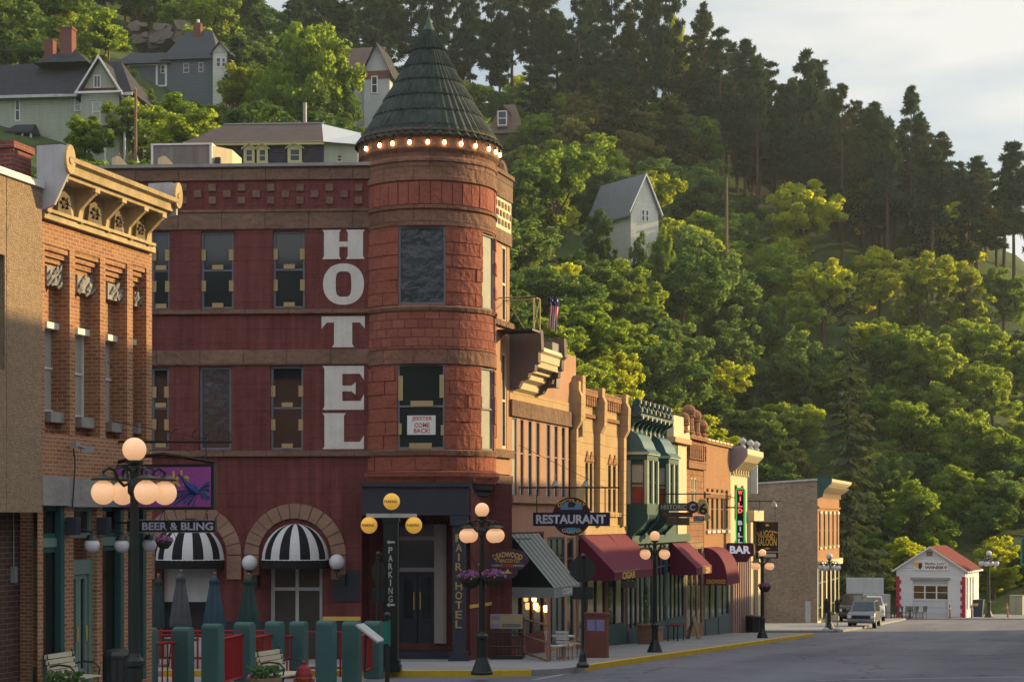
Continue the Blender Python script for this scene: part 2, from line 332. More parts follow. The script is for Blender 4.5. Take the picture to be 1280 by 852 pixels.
# ------------------------------------------------------------------ ground, hill, street
def lerp_tab(tab, x):
    if x <= tab[0][0]: return tab[0][1]
    for (a, b), (c, d) in zip(tab, tab[1:]):
        if x <= c: return b+(d-b)*(x-a)/(c-a)
    return tab[-1][1]
RIDGE = [(-900,-420),(-300,-160),(0,-60),(150,-30),(300,45),(450,95),(560,140),(650,150),(760,130),(880,160),(1000,215),(1130,258),(1230,298),(1290,335),(1400,440),(1550,600),(2200,640)]
def hill_d0(px):
    if px > 985: return 182.0
    return min(182.0, max(28., 33*F/(VP-px)))
def hill_dr(px): return 330.0 if px < 600 else max(285., 330-(px-600)*.08)
def hnoise(x, y): return .9*math.sin(x*.11+1.3)*math.cos(y*.083)+.5*math.sin(x*.27+y*.19)+.3*math.sin(x*.6-y*.41)
def terr(px, d):
    d0, dr = hill_d0(px), hill_dr(px); zr = ZC+(YH-lerp_tab(RIDGE, px))*dr/F; g0 = G(d0)
    if d <= d0: return G(d)-.06
    if d <= dr:
        t = (d-d0)/(dr-d0); return g0+(zr-g0)*t**1.08-.06+hnoise((px-640)/F*d, d)*min(1, t*6)
    return zr-.06+hnoise((px-640)/F*d, d)-min(.22*(d-dr), 14)
def solve_d(px, py):          # depth at which the hill shows on the row py
    lo, hi = hill_d0(px), hill_dr(px)
    for _ in range(40):
        m = (lo+hi)/2
        if YH-(terr(px, m)-ZC)*F/m > py: lo = m
        else: hi = m
    return lo
b = MB(); pxs = list(range(-900, 2240, 35)); rows = []
for px in pxs:
    d0, dr = hill_d0(px), hill_dr(px)
    ds = [1, 12, 24]+[24+(d0-24)*k/4 for k in (1,2,3,4)]+[d0+(dr-d0)*k/26 for k in range(1, 27)]+[dr+30, dr+90, dr+200, dr+420]
    rows.append([((px-640)/F*d, d, terr(px, d)) for d in ds])
nr = len(rows[0]); b.v = [p for r in rows for p in r]
for i in range(len(rows)-1):
    for j in range(nr-1):
        b.f.append((i*nr+j, (i+1)*nr+j, (i+1)*nr+j+1, i*nr+j+1)); b.m.append(0)
tag(b.build('hillside', M.grass, smooth=True), kind='structure')
b = MB(); ds = list(range(-60, 178, 4))
for a, c in zip(ds, ds[1:]):
    b.face([(-70+.3118*a, a, G(a)), (70+.3118*a, a, G(a)), (70+.3118*c, c, G(c)), (-70+.3118*c, c, G(c))])
tag(b.build('road', M.asph), kind='structure')
def LX(K, d): return -K+.3118*d
def slab(name, poly, mat, h=.15):     # pavement with a real kerb step; poly of (x, d) counter-clockwise
    b = MB(); n = len(poly)
    b.face([(x, d, G(d)+h) for x, d in poly])
    for i in range(n):
        (x0, d0), (x1, d1) = poly[i], poly[(i+1)%n]
        b.face([(x0,d0,G(d0)-.05), (x1,d1,G(d1)-.05), (x1,d1,G(d1)+h), (x0,d0,G(d0)+h)])
    return tag(b.build(name, mat), kind='structure')
def dense(K, a, c, st=4):
    n = max(1, int(abs(c-a)/st)); return [(LX(K, a+(c-a)*i/n), a+(c-a)*i/n) for i in range(n+1)]
corner = [(-24, 45.3), (-8, 45.3), (-.6, 45.3), (.5, 45.7), (1.25, 46.5), (1.7, 47.6)]
slab('pavement', corner+dense(13.2, 48.5, 94)+[(LX(13.9, 95.2), 95.2), (LX(15, 95.6), 95.6), (LX(22, 95.6), 95.6)]+dense(24, 92, 60)+[(-24, 60)], M.conc)
slab('pavement', [(LX(22,103), 103), (LX(14.2,103), 103), (LX(13.4,104.2), 104.2)]+dense(13.2, 105, 116)+dense(13.2, 118, 150)+dense(22, 150, 118)+dense(22, 116, 106), M.conc)
slab('pavement', [(LX(22,8), 8)]+dense(14.2, 8, 34)+[(LX(14.6, 36), 36), (LX(16, 37), 37), (LX(22, 37), 37)], M.conc)
slab('pavement', [(33, 152.5), (70, 152.5), (70, 176), (33, 176)], M.conc, .10)
b = MB(); b.face([(x, d, G(d)+.006) for x, d in [(-16,38), (-3.6,38), (-3.6,45.2), (-16,45.2)]]); tag(b.build('pavement', M.conc), kind='structure')
def kerb(pts, mat, wdt=.2, h=.158, name='kerb'):
    b = MB()
    for (x0,d0),(x1,d1) in zip(pts, pts[1:]):
        t = Vector((x1-x0, d1-d0)).normalized(); n = Vector((t.y, -t.x))
        A = (x0+n.x*.012, d0+n.y*.012); B = (x1+n.x*.012, d1+n.y*.012); A2 = (x0-n.x*wdt, d0-n.y*wdt); B2 = (x1-n.x*wdt, d1-n.y*wdt)
        b.face([(*A,G(A[1])-.02),(*B,G(B[1])-.02),(*B,G(B[1])+h),(*A,G(A[1])+h)])
        b.face([(*A,G(A[1])+h),(*B,G(B[1])+h),(*B2,G(B2[1])+h),(*A2,G(A2[1])+h)])
    return tag(b.build(name, mat), kind='structure')
kerb([(-9,45.3),(-.6,45.3),(.5,45.7)], M.yellow); kerb(dense(13.2, 48.8, 94)+[(LX(13.9,95.2),95.2),(LX(15,95.6),95.6)], M.yellow)
kerb([(.5,45.7),(1.25,46.5),(1.7,47.6),(LX(13.2,48.8),48.8)], M.conc)
def marking(pa, ya, pb, yb, w_):
    da, db = 2*F/(ya-748), 2*F/(yb-748); a, c = Vector(((pa-640)/F*da, da)), Vector(((pb-640)/F*db, db)); n = (c-a).normalized(); n = Vector((-n.y, n.x))*w_/2; b = MB(); P = lambda v: (v.x, v.y, G(v.y)+.006)
    b.face([P(a-n), P(c-n), P(c+n), P(a+n)]); tag(b.build('road_marking', mk('worn_white_line', (.30,.30,.31), .9, .5, 1.5, fine=.4)), kind='structure')
marking(668, 849, 728, 838, .14); marking(1020, 850, 1420, 843, .2); marking(1100, 806.5, 1330, 802, .16)
bh = MB(); cols = [(-520+65*i) for i in range(17)]; rws = [(-75,-5),(-110,6),(-150,30),(-200,58),(-260,80),(-330,70)]
bh.v = [(x, y, G(-60)*0+h*(.8+.25*math.sin(x*.013+1)+.12*math.sin(x*.037))-1) for x in cols for y, h in rws]; nq = len(rws)
for i in range(len(cols)-1):
    for j in range(nq-1): bh.f.append((i*nq+j, i*nq+j+1, (i+1)*nq+j+1, (i+1)*nq+j)); bh.m.append(0)
tag(bh.build('hills', mk('far_wooded_slope', (.045,.065,.025), .95, .5, .05, fine=.5, bump=1, bs=.4), smooth=True), kind='structure')
# ------------------------------------------------------------------ the hotel
def place(o, fr, rf):
    a = R_(-rf.ang); d = fr.o-rf.o; o.location = (d.x*math.cos(a)-d.y*math.sin(a), d.x*math.sin(a)+d.y*math.cos(a), d.z); o.rotation_euler = (0, 0, R_(fr.ang-rf.ang)); return o
H = Fr(466, 53.9, -3.4, .15)
hotel = frthing('hotel', 'three storey red hotel with HOTEL on its side and a green roofed corner turret', 'hotel', H)
zt = H.z(205, -3); xl = H.x(96); DEP = 16
wins = [(189,212,289,387),(251,292,289,386),(341,381,288,385),(189,211,459,561),(249,289,458,562),(338,379,457,562),(120,160,290,388),(118,160,460,562)]
ops = [H.rect(*w_) for w_ in wins]; xe = H.x(452)
door2 = H.rect(337,403,686,790); door1 = H.rect(203,271,686,790); door2 = (door2[0],door2[1],0,door2[3]); door1 = (door1[0],door1[1],0,door1[3])
b = MB(); zc = H.z(604, -1)
b.wall(xl, 0, zc, zt, ops, t=.3).wall(xl, xe, -1, zc, [door1, door2], t=.45)
b.face([(xe,0,-1),(xe,1.7,-1),(xe,1.7,zc),(xe,0,zc)]); b.face([(xl,0,-1),(xl,0,zt),(xl,DEP,zt),(xl,DEP,-1)])
b.face([(xl,0,zt-.25),(0,0,zt-.25),(2.4,3,zt-.25),(2.4,DEP,zt-.25),(xl,DEP,zt-.25)]); b.face([(xe,0,zc),(0,0,zc),(2.2,2,zc),(2.2,4,zc),(xe,4,zc)])
b.face([(xl,DEP,-1),(xl,DEP,zt),(2.4,DEP,zt),(2.4,DEP,-1)]); b.face([(2.4,4,-1),(2.4,DEP,-1),(2.4,DEP,zt),(2.4,4,zt)])
b.build('wall', M.hotel, hotel)
for i, o_ in enumerate(ops):
    wn = window(hotel, *o_, .13, M.frame, M.glass2 if i == 4 else M.glass, .075, () if i == 4 else (.5,))
    if i != 4:                                        # tan tape along the sashes
        xa, xb, za, zb = o_; hh = zb-za
        for side in (xa+.04, xb-.06):
            for fz in (.30, .70): MB().box(side-.10, side+.10, .07, .098, za+hh*fz-.17, za+hh*fz+.17).build('tape', M.tan, wn)
        for fz in (.03, .52): MB().box((xa+xb)/2-.17, (xa+xb)/2+.17, .066, .094, za+hh*fz-.02, za+hh*fz+.12).build('tape', M.tan, wn)
def band(ya, yb, out, mat=None, x0=None, x1=0):
    MB().box(xl if x0 is None else x0, x1, -out, .02, H.z(yb, -3), H.z(ya, -3)).build('stone_band', mat or M.stone, hotel)
band(205, 209, .16, M.lime); band(209.2, 225, .07); band(262, 265, .09); band(265.2, 286, .05); band(387, 392, .12); band(437, 456, .05); band(563, 570, .12)
b = MB()
for k in range(-4, 6):
    for off, yy in ((0, 234.5), (0, 250.5), (-18.3, 242.5)):
        px = 265.6+36.6*k+off
        if px > 458 or px < 110: continue
        x, z = H.q(px, yy); MB().box(x-.115, x+.115, -.05, .02, z-.11, z+.11).build('checker_block', M.stone, hotel)
LET = {
 'H': [(0,0),(.44,0),(.40,.1),(.40,.42),(.60,.42),(.60,.1),(.56,0),(1,0),(.96,.1),(.96,.9),(1,1),(.56,1),(.60,.9),(.60,.6),(.40,.6),(.40,.9),(.44,1),(0,1),(.04,.9),(.04,.1)],
 'T': [(.24,0),(.76,0),(.71,.1),(.71,.80),(.88,.80),(1,.60),(1,1),(0,1),(0,.60),(.12,.80),(.29,.80),(.29,.1)],
 'E': [(0,0),(1,0),(1,.36),(.92,.2),(.48,.2),(.48,.42),(.70,.42),(.80,.34),(.80,.63),(.70,.55),(.48,.55),(.48,.82),(.90,.82),(1,.68),(1,1),(0,1),(.05,.93),(.05,.07)],
 'L': [(0,0),(1,0),(1,.38),(.90,.2),(.52,.2),(.52,.93),(.57,1),(0,1),(.05,.93),(.05,.07)]}
b = MB()
for ch, pa, pb, ya, yb in (('H',403,456,287,324),('T',402,456,395,434),('E',403,455,457,512),('L',403,455,516,561)):
    xa, za = H.q(pa, yb); xb, zb = H.q(pb, ya)
    b.prism([(xa+(xb-xa)*u, za+(zb-za)*v) for u, v in LET[ch]], -.012, .005, ax='y')
xa, za = H.q(404, 381); xb, zb = H.q(455, 329); cx, cz = (xa+xb)/2, (za+zb)/2; n = 40
def sup(t, a, c, e): return (cx+a*math.copysign(abs(math.cos(t))**e, math.cos(t)), cz+c*math.copysign(abs(math.sin(t))**e, math.sin(t)))
for k in range(n):
    t0, t1 = 2*math.pi*k/n, 2*math.pi*(k+1)/n
    o0, o1 = sup(t0, (xb-xa)/2, (zb-za)/2, .9), sup(t1, (xb-xa)/2, (zb-za)/2, .9); i0, i1 = sup(t0, .24, .39, .55), sup(t1, .24, .39, .55)
    b.face([(i0[0],-.012,i0[1]),(o0[0],-.012,o0[1]),(o1[0],-.012,o1[1]),(i1[0],-.012,i1[1])])
b.build('lettering', M.letter, hotel)
for (pc, ro, ri) in ((369, 1.57, 1.12), (239, 1.57, 1.12)):             # stone arches over the side doors
    x, z = H.q(pc, 693); b = MB(); nv = 13
    for k in range(nv):
        a0, a1 = math.pi*(k+.03)/nv, math.pi*(k+.97)/nv; st = 3; jit = .02*((k*7)%3)
        poly = [(x+ri*math.cos(a0+(a1-a0)*j/st), z+ri*math.sin(a0+(a1-a0)*j/st)) for j in range(st+1)]+[(x+ro*math.cos(a1+(a0-a1)*j/st), z+ro*math.sin(a1+(a0-a1)*j/st)) for j in range(st+1)]
        b.prism(poly, -.06-jit, .03, ax='y')
    b.box(x-ro, x-ri, -.07, .03, z-.75, z-.02).box(x+ri, x+ro, -.07, .03, z-.75, z-.02)
    b.build('stone_arch', mk('pinkish_arch_stone', (.25,.155,.115), .9, .3, 1.0, bump=1.2, bs=5), hotel)
for dr_, kind in ((door2, 0), (door1, 1)):
    xa, xb, za, zb = dr_; m = (xa+xb)/2
    if kind == 0:
        w_ = MB().box(xa,xa+.12,.2,.3,za,zb).box(xb-.12,xb,.2,.3,za,zb).box(m-.05,m+.05,.2,.3,za,zb).box(xa,xb,.21,.29,za+2.05,za+2.15).build('door_frame', M.dwhite, hotel)
        MB().box(xa+.12,m-.05,.24,.28,za,zb-.0).box(m+.05,xb-.12,.24,.28,za,zb-.0).build('door', glass('brown_door_glass', (.05,.047,.044), .25), hotel)
    else:
        zz = H.z(752, m); MB().box(xa,xb,.22,.3,zz,zb).build('door_panel', M.dwhite, hotel); MB().box(xa,xb,.2,.3,za,za+.6).build('door_sill', M.dwhite, hotel)
        MB().box(xa,xb,.25,.3,za+.6,zz).build('pane', M.glass, hotel)
MB().box(xl, xe+.0, -.05, .02, -1, H.z(776, -3)).build('plinth', M.navy, hotel) if False else None
z7 = H.z(776, -2)
for pa, pb in ((272,336),(404,451)): MB().box(H.x(pa), H.x(pb), -.05, .02, -1, z7).build('plinth', M.navy, hotel)
b = MB(); xa, xb, za, zb = H.rect(404,451,770,775); b.box(xa,xb,-.07,.0,za,zb); b.build('trim_strip', M.gold, hotel)
xa, xb, za, zb = H.rect(416,450,712,751); MB().box(xa,xb,-.04,.02,za,zb).build('dark_panel', M.navy, hotel)
# turret
TC = Vector((-2.6, 55., 0)); tl = TC-H.o; tx = tl.dot(H.u); ty = tl.dot(H.i); PXM = 55/F
def tz(py):           # rows read on the near face of the turret, the spire on its axis
    return ZC+(YH-py)*(53.2+max(0., min(1.8, (200-py)/160*1.8)))/F-.15
def tang(px, R=83): return R_(-90+3.4)+math.asin(max(-1, min(1, (px-536)/R)))
RT = 83*PXM
twin = [(503,560,284,381),(603,618,286,382),(502,559,455,561),(602,617,456,561)]
tops = [(tang(a), tang(c), tz(e), tz(d)) for a, c, d, e in twin]
def cyl_wall(z0, z1, ops, R, mt=.3):
    b = MB(); an = sorted({R_(-90-160+4*k) for k in range(81)}|{o[0] for o in ops}|{o[1] for o in ops}); zs = sorted({z0,z1}|{o[2] for o in ops if z0<o[2]<z1}|{o[3] for o in ops if z0<o[3]<z1})
    P = lambda a, z, r: (r*math.cos(a), r*math.sin(a), z)
    for a0, a1 in zip(an, an[1:]):
        for c0, c1 in zip(zs, zs[1:]):
            if any(o[0] < (a0+a1)/2 < o[1] and o[2] < (c0+c1)/2 < o[3] for o in ops): continue
            b.face([P(a0,c0,R),P(a1,c0,R),P(a1,c1,R),P(a0,c1,R)])
    for o in ops:
        r2 = R-mt
        b.face([P(o[0],o[2],R),P(o[0],o[3],R),P(o[0],o[3],r2),P(o[0],o[2],r2)]); b.face([P(o[1],o[2],R),P(o[1],o[2],r2),P(o[1],o[3],r2),P(o[1],o[3],R)])
        aa = [o[0]+(o[1]-o[0])*k/5 for k in range(6)]
        for p, q in zip(aa, aa[1:]):
            b.face([P(p,o[3],R),P(q,o[3],R),P(q,o[3],r2),P(p,o[3],r2)]); b.face([P(p,o[2],R),P(p,o[2],r2),P(q,o[2],r2),P(q,o[2],R)])
    return b
cyl_wall(tz(590), tz(228), tops, RT).build('turret_wall', M.redst, hotel, loc=(tx, ty, 0))
def ring(prof, mat, name='stone_ring', n=64): return MB().lathe([(r*PXM, tz(y)) for r, y in prof], n).build(name, mat, hotel, smooth=False, loc=(tx, ty, 0))
ring([(70,607),(84,604),(86,599),(88.5,595),(88.5,590),(84,588),(80,588)], M.redst)
ring([(80,571),(85,569),(86.5,563),(84,561),(80,561)], M.stone_c)
ring([(80,391),(85,389),(86.5,385),(84,382),(80,382)], M.stone_c)
b = cyl_wall(tz(455), tz(437), [], RT+.05); b.build('stone_ring', M.stone_c, hotel, loc=(tx,ty,0))
cyl_wall(tz(436), tz(391), [], RT+.02).build('checker_band', M.redchk, hotel, loc=(tx,ty,0))
ring([(80,284),(84.2,283),(84.2,265),(80,264)], M.stone_c); ring([(80,264),(86,262),(86.5,258.5),(82,257),(80,257)], M.stone_c)
ring([(80,229),(85.5,227),(85.5,222),(84,221),(84,204.5),(86,203),(86,200),(83,197),(84,193),(88,189),(88,166),(84,165)], M.stone_c)
RB = random.Random(3); bl = MB()                     # rough-faced stone blocks standing a little proud of the turret
for cy0, cy1 in [(288+15.6*k, 288+15.6*(k+1)) for k in range(6)]+[(459+17*k, 459+17*(k+1)) for k in range(6)]+[(571,588),(229,257)]:
    a = R_(-215)+RB.random()*.2
    while a < R_(40):
        da = RB.uniform(.34, .62) if cy1-cy0 < 20 else .16; g = .006
        mids = (a+da/2, (tz(cy0)+tz(cy1))/2)
        a0, a1 = a+g, a+da-g; hit = None
        segs = [(a0, a1)]
        for o in tops:
            if o[2]-.02 < mids[1] < o[3]+.02:
                ns = []
                for s0, s1 in segs:
                    if s1 <= o[0] or s0 >= o[1]: ns.append((s0, s1))
                    else:
                        if s0 < o[0]-.03: ns.append((s0, o[0]))
                        if s1 > o[1]+.03: ns.append((o[1], s1))
                segs = ns
        dp = RB.uniform(.015, .06)
        for s0, s1 in segs:
            n = max(1, int((s1-s0)/.08)); z0_, z1_ = tz(cy1)+.012, tz(cy0)-.012
            for k in range(n):
                p, q = s0+(s1-s0)*k/n, s0+(s1-s0)*(k+1)/n; R2 = RT+dp
                P = lambda A, z, r: (r*math.cos(A), r*math.sin(A), z)
                bl.face([P(p,z0_,R2),P(q,z0_,R2),P(q,z1_,R2),P(p,z1_,R2)]); bl.face([P(p,z1_,R2),P(q,z1_,R2),P(q,z1_,RT),P(p,z1_,RT)]); bl.face([P(p,z0_,RT),P(q,z0_,RT),P(q,z0_,R2),P(p,z0_,R2)])
            bl.face([P(s0,z0_,RT),P(s0,z0_,RT+dp),P(s0,z1_,RT+dp),P(s0,z1_,RT)]); bl.face([P(s1,z0_,RT+dp),P(s1,z0_,RT),P(s1,z1_,RT),P(s1,z1_,RT+dp)])
        a += da
bl.build('stone_facing', mk('turret_red_block', (.235,.075,.052), .9, .25, 1.3, bump=1.6, bs=5, fine=.15), hotel, loc=(tx,ty,0))
for i, o in enumerate(tops):
    am = (o[0]+o[1])/2; hw = RT*math.sin((o[1]-o[0])/2); rr = RT*math.cos((o[1]-o[0])/2)-.06
    fr = Fr(640, 1, 0, 0); root = hotel
    wb = thing('tmp', '', ''); bpy.data.objects.remove(wb)
    f = .06; b = MB(); za, zb = o[2], o[3]
    b.box(-hw,-hw+f,-.04,.04,za,zb).box(hw-f,hw,-.04,.04,za,zb).box(-hw+f,hw-f,-.04,.04,zb-f,zb).box(-hw+f,hw-f,-.04,.04,za,za+f)
    if i in (2, 3): b.box(-hw+f,hw-f,-.035,.035,za+(zb-za)*.49,za+(zb-za)*.49+.06)
    wo = b.build('window', M.frame, hotel, loc=(tx+rr*math.cos(am), ty+rr*math.sin(am), 0)); wo.rotation_euler = (0,0,am+math.pi/2)
    pm = {0: M.glass2, 1: M.curtain, 2: M.glass, 3: M.curtain}[i]
    MB().face([(-hw+.03,.012,za+.03),(hw-.03,.012,za+.03),(hw-.03,.012,zb-.03),(-hw+.03,.012,zb-.03)]).build('pane', pm, wo)
    if i == 2:
        hh = zb-za
        for u0, u1, v0, v1 in ((-.32,.36,hh*.5,hh*.5+.17),(-.36,.32,.01,.18),(-hw+.02,-hw+.16,hh*.57,hh*.86),(hw-.16,hw-.02,hh*.6,hh*.87),(-hw+.02,-hw+.12,hh*.17,hh*.3),(hw-.12,hw-.02,hh*.16,hh*.28)): MB().box(u0,u1,-.07,-.045,za+v0,za+v1).build('tape', M.tan, wo)
        # hand lettered sheet taped inside the pane
        sgn = thing('window_sign', 'hand lettered COME BACK sheet in the lower turret window', 'sign', hotel.matrix_basis @ Vector((tx+rr*math.cos(am), ty+rr*math.sin(am), za+.72)), H.ang+math.degrees(am)+90)
        MB().box(-.43,.43,-.02,-.008,-.29,.29).build('board', mk('white_sheet', (.60,.62,.62), .7, .05, 3), sgn)
        rm = mk('red_marker', (.5,.05,.05), .7, .05)
        for s_, zz, ww in (("JEESTER", .185, .62), ("COME", .0, .46), ("BACK!", -.17, .50)): text(s_, sgn, rm, .02, zz, -.026, w=ww, h=.14, ext=0, off=.02)
# tiled cone roof
b = MB(); prof = [(85.5,167),(76,154),(63.5,134),(51,114),(38.5,94.5),(27,76),(16,56),(7,38)]; NT = 50; S = 4
for (r0, y0), (r1, y1) in zip(prof, prof[1:]):
    n = NT*S; sm = y1 < 75
    for jrow in range(1):
        fa, fb = 0, 1
        ra, rb_ = (r0+(r1-r0)*fa)*PXM, (r0+(r1-r0)*fb)*PXM; za, zb = tz(y0+(y1-y0)*fa), tz(y0+(y1-y0)*fb)
        base = len(b.v)
        for (r, z, lift) in ((ra-.03, za-.02, .0), (ra+.145, za-.15, 1), (rb_+.004, zb, .8)):
            for i in range(n):
                a = 2*math.pi*i/n; bump_ = .034*abs(math.sin(math.pi*(i/S)))*(r/2.2+.15)*lift
                b.v.append(((r+bump_)*math.cos(a), (r+bump_)*math.sin(a), z-(.05*abs(math.cos(math.pi*i/S))*lift if lift == 1 and jrow == 0 else 0)))
        for j in range(2):
            for i in range(n):
                i2 = (i+1)%n; b.f.append((base+j*n+i, base+j*n+i2, base+(j+1)*n+i2, base+(j+1)*n+i)); b.m.append(0)
tr = b.build('turret_roof', M.tile, hotel, loc=(tx, ty, 0))
MB().lathe([(8*PXM,tz(39)),(5.5*PXM,tz(34)),(3.4*PXM,tz(29)),(3.2*PXM,tz(26)),(.8*PXM,tz(22)),(.5*PXM,tz(14)),(.01,tz(11))], 14).build('finial', M.copper, tr)
MB().lathe([(84*PXM,tz(166)),(90*PXM,tz(168.5)),(84*PXM,tz(170))], 64).build('gutter', M.copper, hotel, loc=(tx,ty,0))
# navy canopy, corbels and recessed entrance under the turret
ring([(82,604),(80,611),(75,612),(74,619),(68,620),(67,627),(60,628),(58,636),(20,637)], M.navy, 'corbel')
xa, za = H.q(452, 643, 1.2); xb, _ = H.q(586, 643, 1.2)
b = MB().box(xa,xb,-1.2,-1.0,H.z(641,0,1.2),H.z(607,0,1.2)).box(xa-.06,xb+.06,-1.28,-.96,H.z(608,0,1.2),H.z(603.5,0,1.2)).box(xa,xa+.2,-1.0,.0,H.z(641,0,1.2),H.z(607,0,1.2)).box(xa,xb,-1.18,1.6,H.z(610,0,1.2),H.z(607,0,1.2)).box(xa-.03,xb+.03,-1.23,-.98,H.z(643.5,0,1.2),H.z(640.5,0,1.2))
b.build('canopy', M.navy, hotel)
yb_ = 1.55; q = lambda pa, pb, y0, y1: H.rect(pa, pb, y0, y1, -yb_)
b = MB(); xr = H.x(640, -yb_); b.wall(xe, xr, -.6, zc, [q(499,544,655,803)], y=yb_, t=.2); b.build('entrance_wall', M.hotel, hotel)
xa, xb, za, zb = q(499,544,655,803)
fm = mk('grey_pink_paint', (.30,.27,.265), .7, .08, 2)
MB().box(xa,xb,yb_+.02,yb_+.1,H.z(714,0,-yb_),H.z(709,0,-yb_)).box(xa,xb,yb_+.02,yb_+.1,H.z(675,0,-yb_),H.z(670,0,-yb_)).box(xb-.02,xb+.36,yb_-.12,yb_+.1,za,zb).box(xb+.04,xb+.28,yb_-.16,yb_-.12,za,zb).build('door_frame', fm, hotel)
MB().face([(xa,yb_+.08,H.z(710,0,-yb_)),(xb,yb_+.08,H.z(710,0,-yb_)),(xb,yb_+.08,zb),(xa,yb_+.08,zb)]).build('transom_pane', M.glass, hotel)
zd = H.z(714.5,0,-yb_); m = (xa+xb)/2
for s0, s1 in ((xa, m-.01), (m+.01, xb)):
    d_ = MB().wall(s0, s1, za, zd, [(s0+.14, s1-.12, za+.75, zd-.15)], y=yb_+.04, t=.04).box(s0+.14,s1-.12,yb_+.02,yb_+.04,za+.38,za+.55).build('door', M.navy, hotel)
    MB().face([(s0+.14,yb_+.07,za+.75),(s1-.12,yb_+.07,za+.75),(s1-.12,yb_+.07,zd-.15),(s0+.14,yb_+.07,zd-.15)]).build('pane', M.glass, d_)
    k = m-.10 if s0 < m-.1 else m+.10
    MB().tube([(k,yb_-.02,za+1.05),(k,yb_-.02,za+1.6)], .018, 6).build('handle', M.gold, d_)
b = MB()
for k in range(2): b.box(H.x(452,-yb_), H.x(566,-yb_)+.1*k, .35+.35*k, yb_+.02, -.2+.17*k, -.03+.17*k+.02)
b.build('step', M.navy, hotel)
PF = Fr(574, 52.6, H.ang, .15); px0, px1 = PF.x(566.5), PF.x(582); pc = (px0+px1)/2
pil = MB().box(px0,px1,-.19,.19,.32,PF.z(648)).box(px0-.12,px1+.12,-.31,.31,-.3,.16).box(px0-.06,px1+.06,-.25,.25,.16,.32).box(px0-.07,px1+.07,-.26,.26,PF.z(656),PF.z(644)).build('pillar', M.navy, hotel); place(pil, PF, H)
for k, ch in enumerate("FAIR·HOTEL"):
    pass
FH = Fr(574, 52.6, H.ang, .15)
lo = None
for k, ch in enumerate("FAIR-HOTEL"):
    yy = 672+k*11.9; 
    if ch == '-': 
        o = MB().box(pc-.05,pc+.05,-.2,-.192,FH.z(yy+1.5),FH.z(yy-1.5)).build('lettering', M.dgold, pil)
    else: o = text(ch, pil, M.dgold, pc, FH.z(yy), -.197, h=.235, w=.20 if ch != 'I' else .055, off=.015)
# the hotel's short front on the main street
HR = Fr(612, row(612), ROWANG, .15); x0, x1 = HR.x(604), HR.x(637); 
b = MB(); wz = [HR.z(402, 1.3), HR.z(306, 1.3)]; wx = (HR.x(627.5), HR.x(633.5)); wz2 = (HR.z(560,1.3), HR.z(440,1.3))
b.wall(x0, x1, HR.z(592, 1), HR.z(218, 1.5), [(wx[0],wx[1],wz[0],wz[1]), (wx[0],wx[1],wz2[0],wz2[1])], t=.1); b.face([(x1,0,-2),(x1,DEP-4,-2),(x1,DEP-4,HR.z(218,1.5)),(x1,0,HR.z(218,1.5))])
place(b.build('street_wall', M.pinkst, hotel), HR, H)
for q_ in ((x0,x1+.05,-.10,.02,HR.z(250,1.4),HR.z(222,1.4)),(x0,x1+.08,-.16,.3,HR.z(222,1.4)+.003,HR.z(217,1.4)),(x0,x1+.04,-.08,.02,HR.z(305,1.4),HR.z(289.3,1.4)),(x0,x1+.06,-.14,.02,HR.z(409,1.4),HR.z(402,1.4)),(x0,x1+.06,-.14,.02,HR.z(572,1.4),HR.z(562,1.4))): place(MB().box(*q_).build('stone_band', M.stone, hotel), HR, H)
place(MB().lathe([(.0,0),(.36,0),(.36,.06),(.30,.35),(.18,.5),(.0,.55)], 12, (x1-.35, .3, HR.z(217,1.4))).build('parapet_knob', M.stone, hotel), HR, H)
b = MB(); b.box(x0,x1+.02,-.05,.02,HR.z(289,1.4),HR.z(250,1.4)); n = 0
pan = place(b.build('checker_panel', M.cream, hotel), HR, H)
b = MB()
for c_ in range(8):
    for r_ in range(3):
        xx = x0+(x1-x0)*(c_+.5*(r_%2)+.3)/8; zz = HR.z(258+11*r_, 1.4); place(MB().box(xx-.09, xx+.09, -.075, -.05, zz-.09, zz+.09).build('checker_block', M.stone, hotel), HR, H)
for za, zb in ((wz[0], wz[1]), (wz2[0], wz2[1])): place(window(hotel, wx[0], wx[1], za, zb, .05, M.cream, M.glass, .09), HR, H)
b = MB().wall(HR.x(588), x1, -1.5, HR.z(594,1), [(HR.x(598),HR.x(606),.4,2.9),(HR.x(611),HR.x(634),.5,2.7)], t=.1); place(b.build('street_wall', M.hotel, hotel), HR, H)
place(window(hotel, HR.x(598), HR.x(606), .4, 2.9, .05, M.dwhite, M.glass, .07), HR, H); place(window(hotel, HR.x(611), HR.x(634), .5, 2.7, .05, M.hotel, M.glass, .08, (.75,), (.33,.66)), HR, H)
place(MB().box(HR.x(588), x1, -.04, .02, 1.55, 1.65).build('trim_strip', M.gold, hotel), HR, H)
place(MB().box(HR.x(588), x1, -.12, .03, HR.z(604,.5), HR.z(593,.5)).build('stone_band', M.stone, hotel), HR, H)
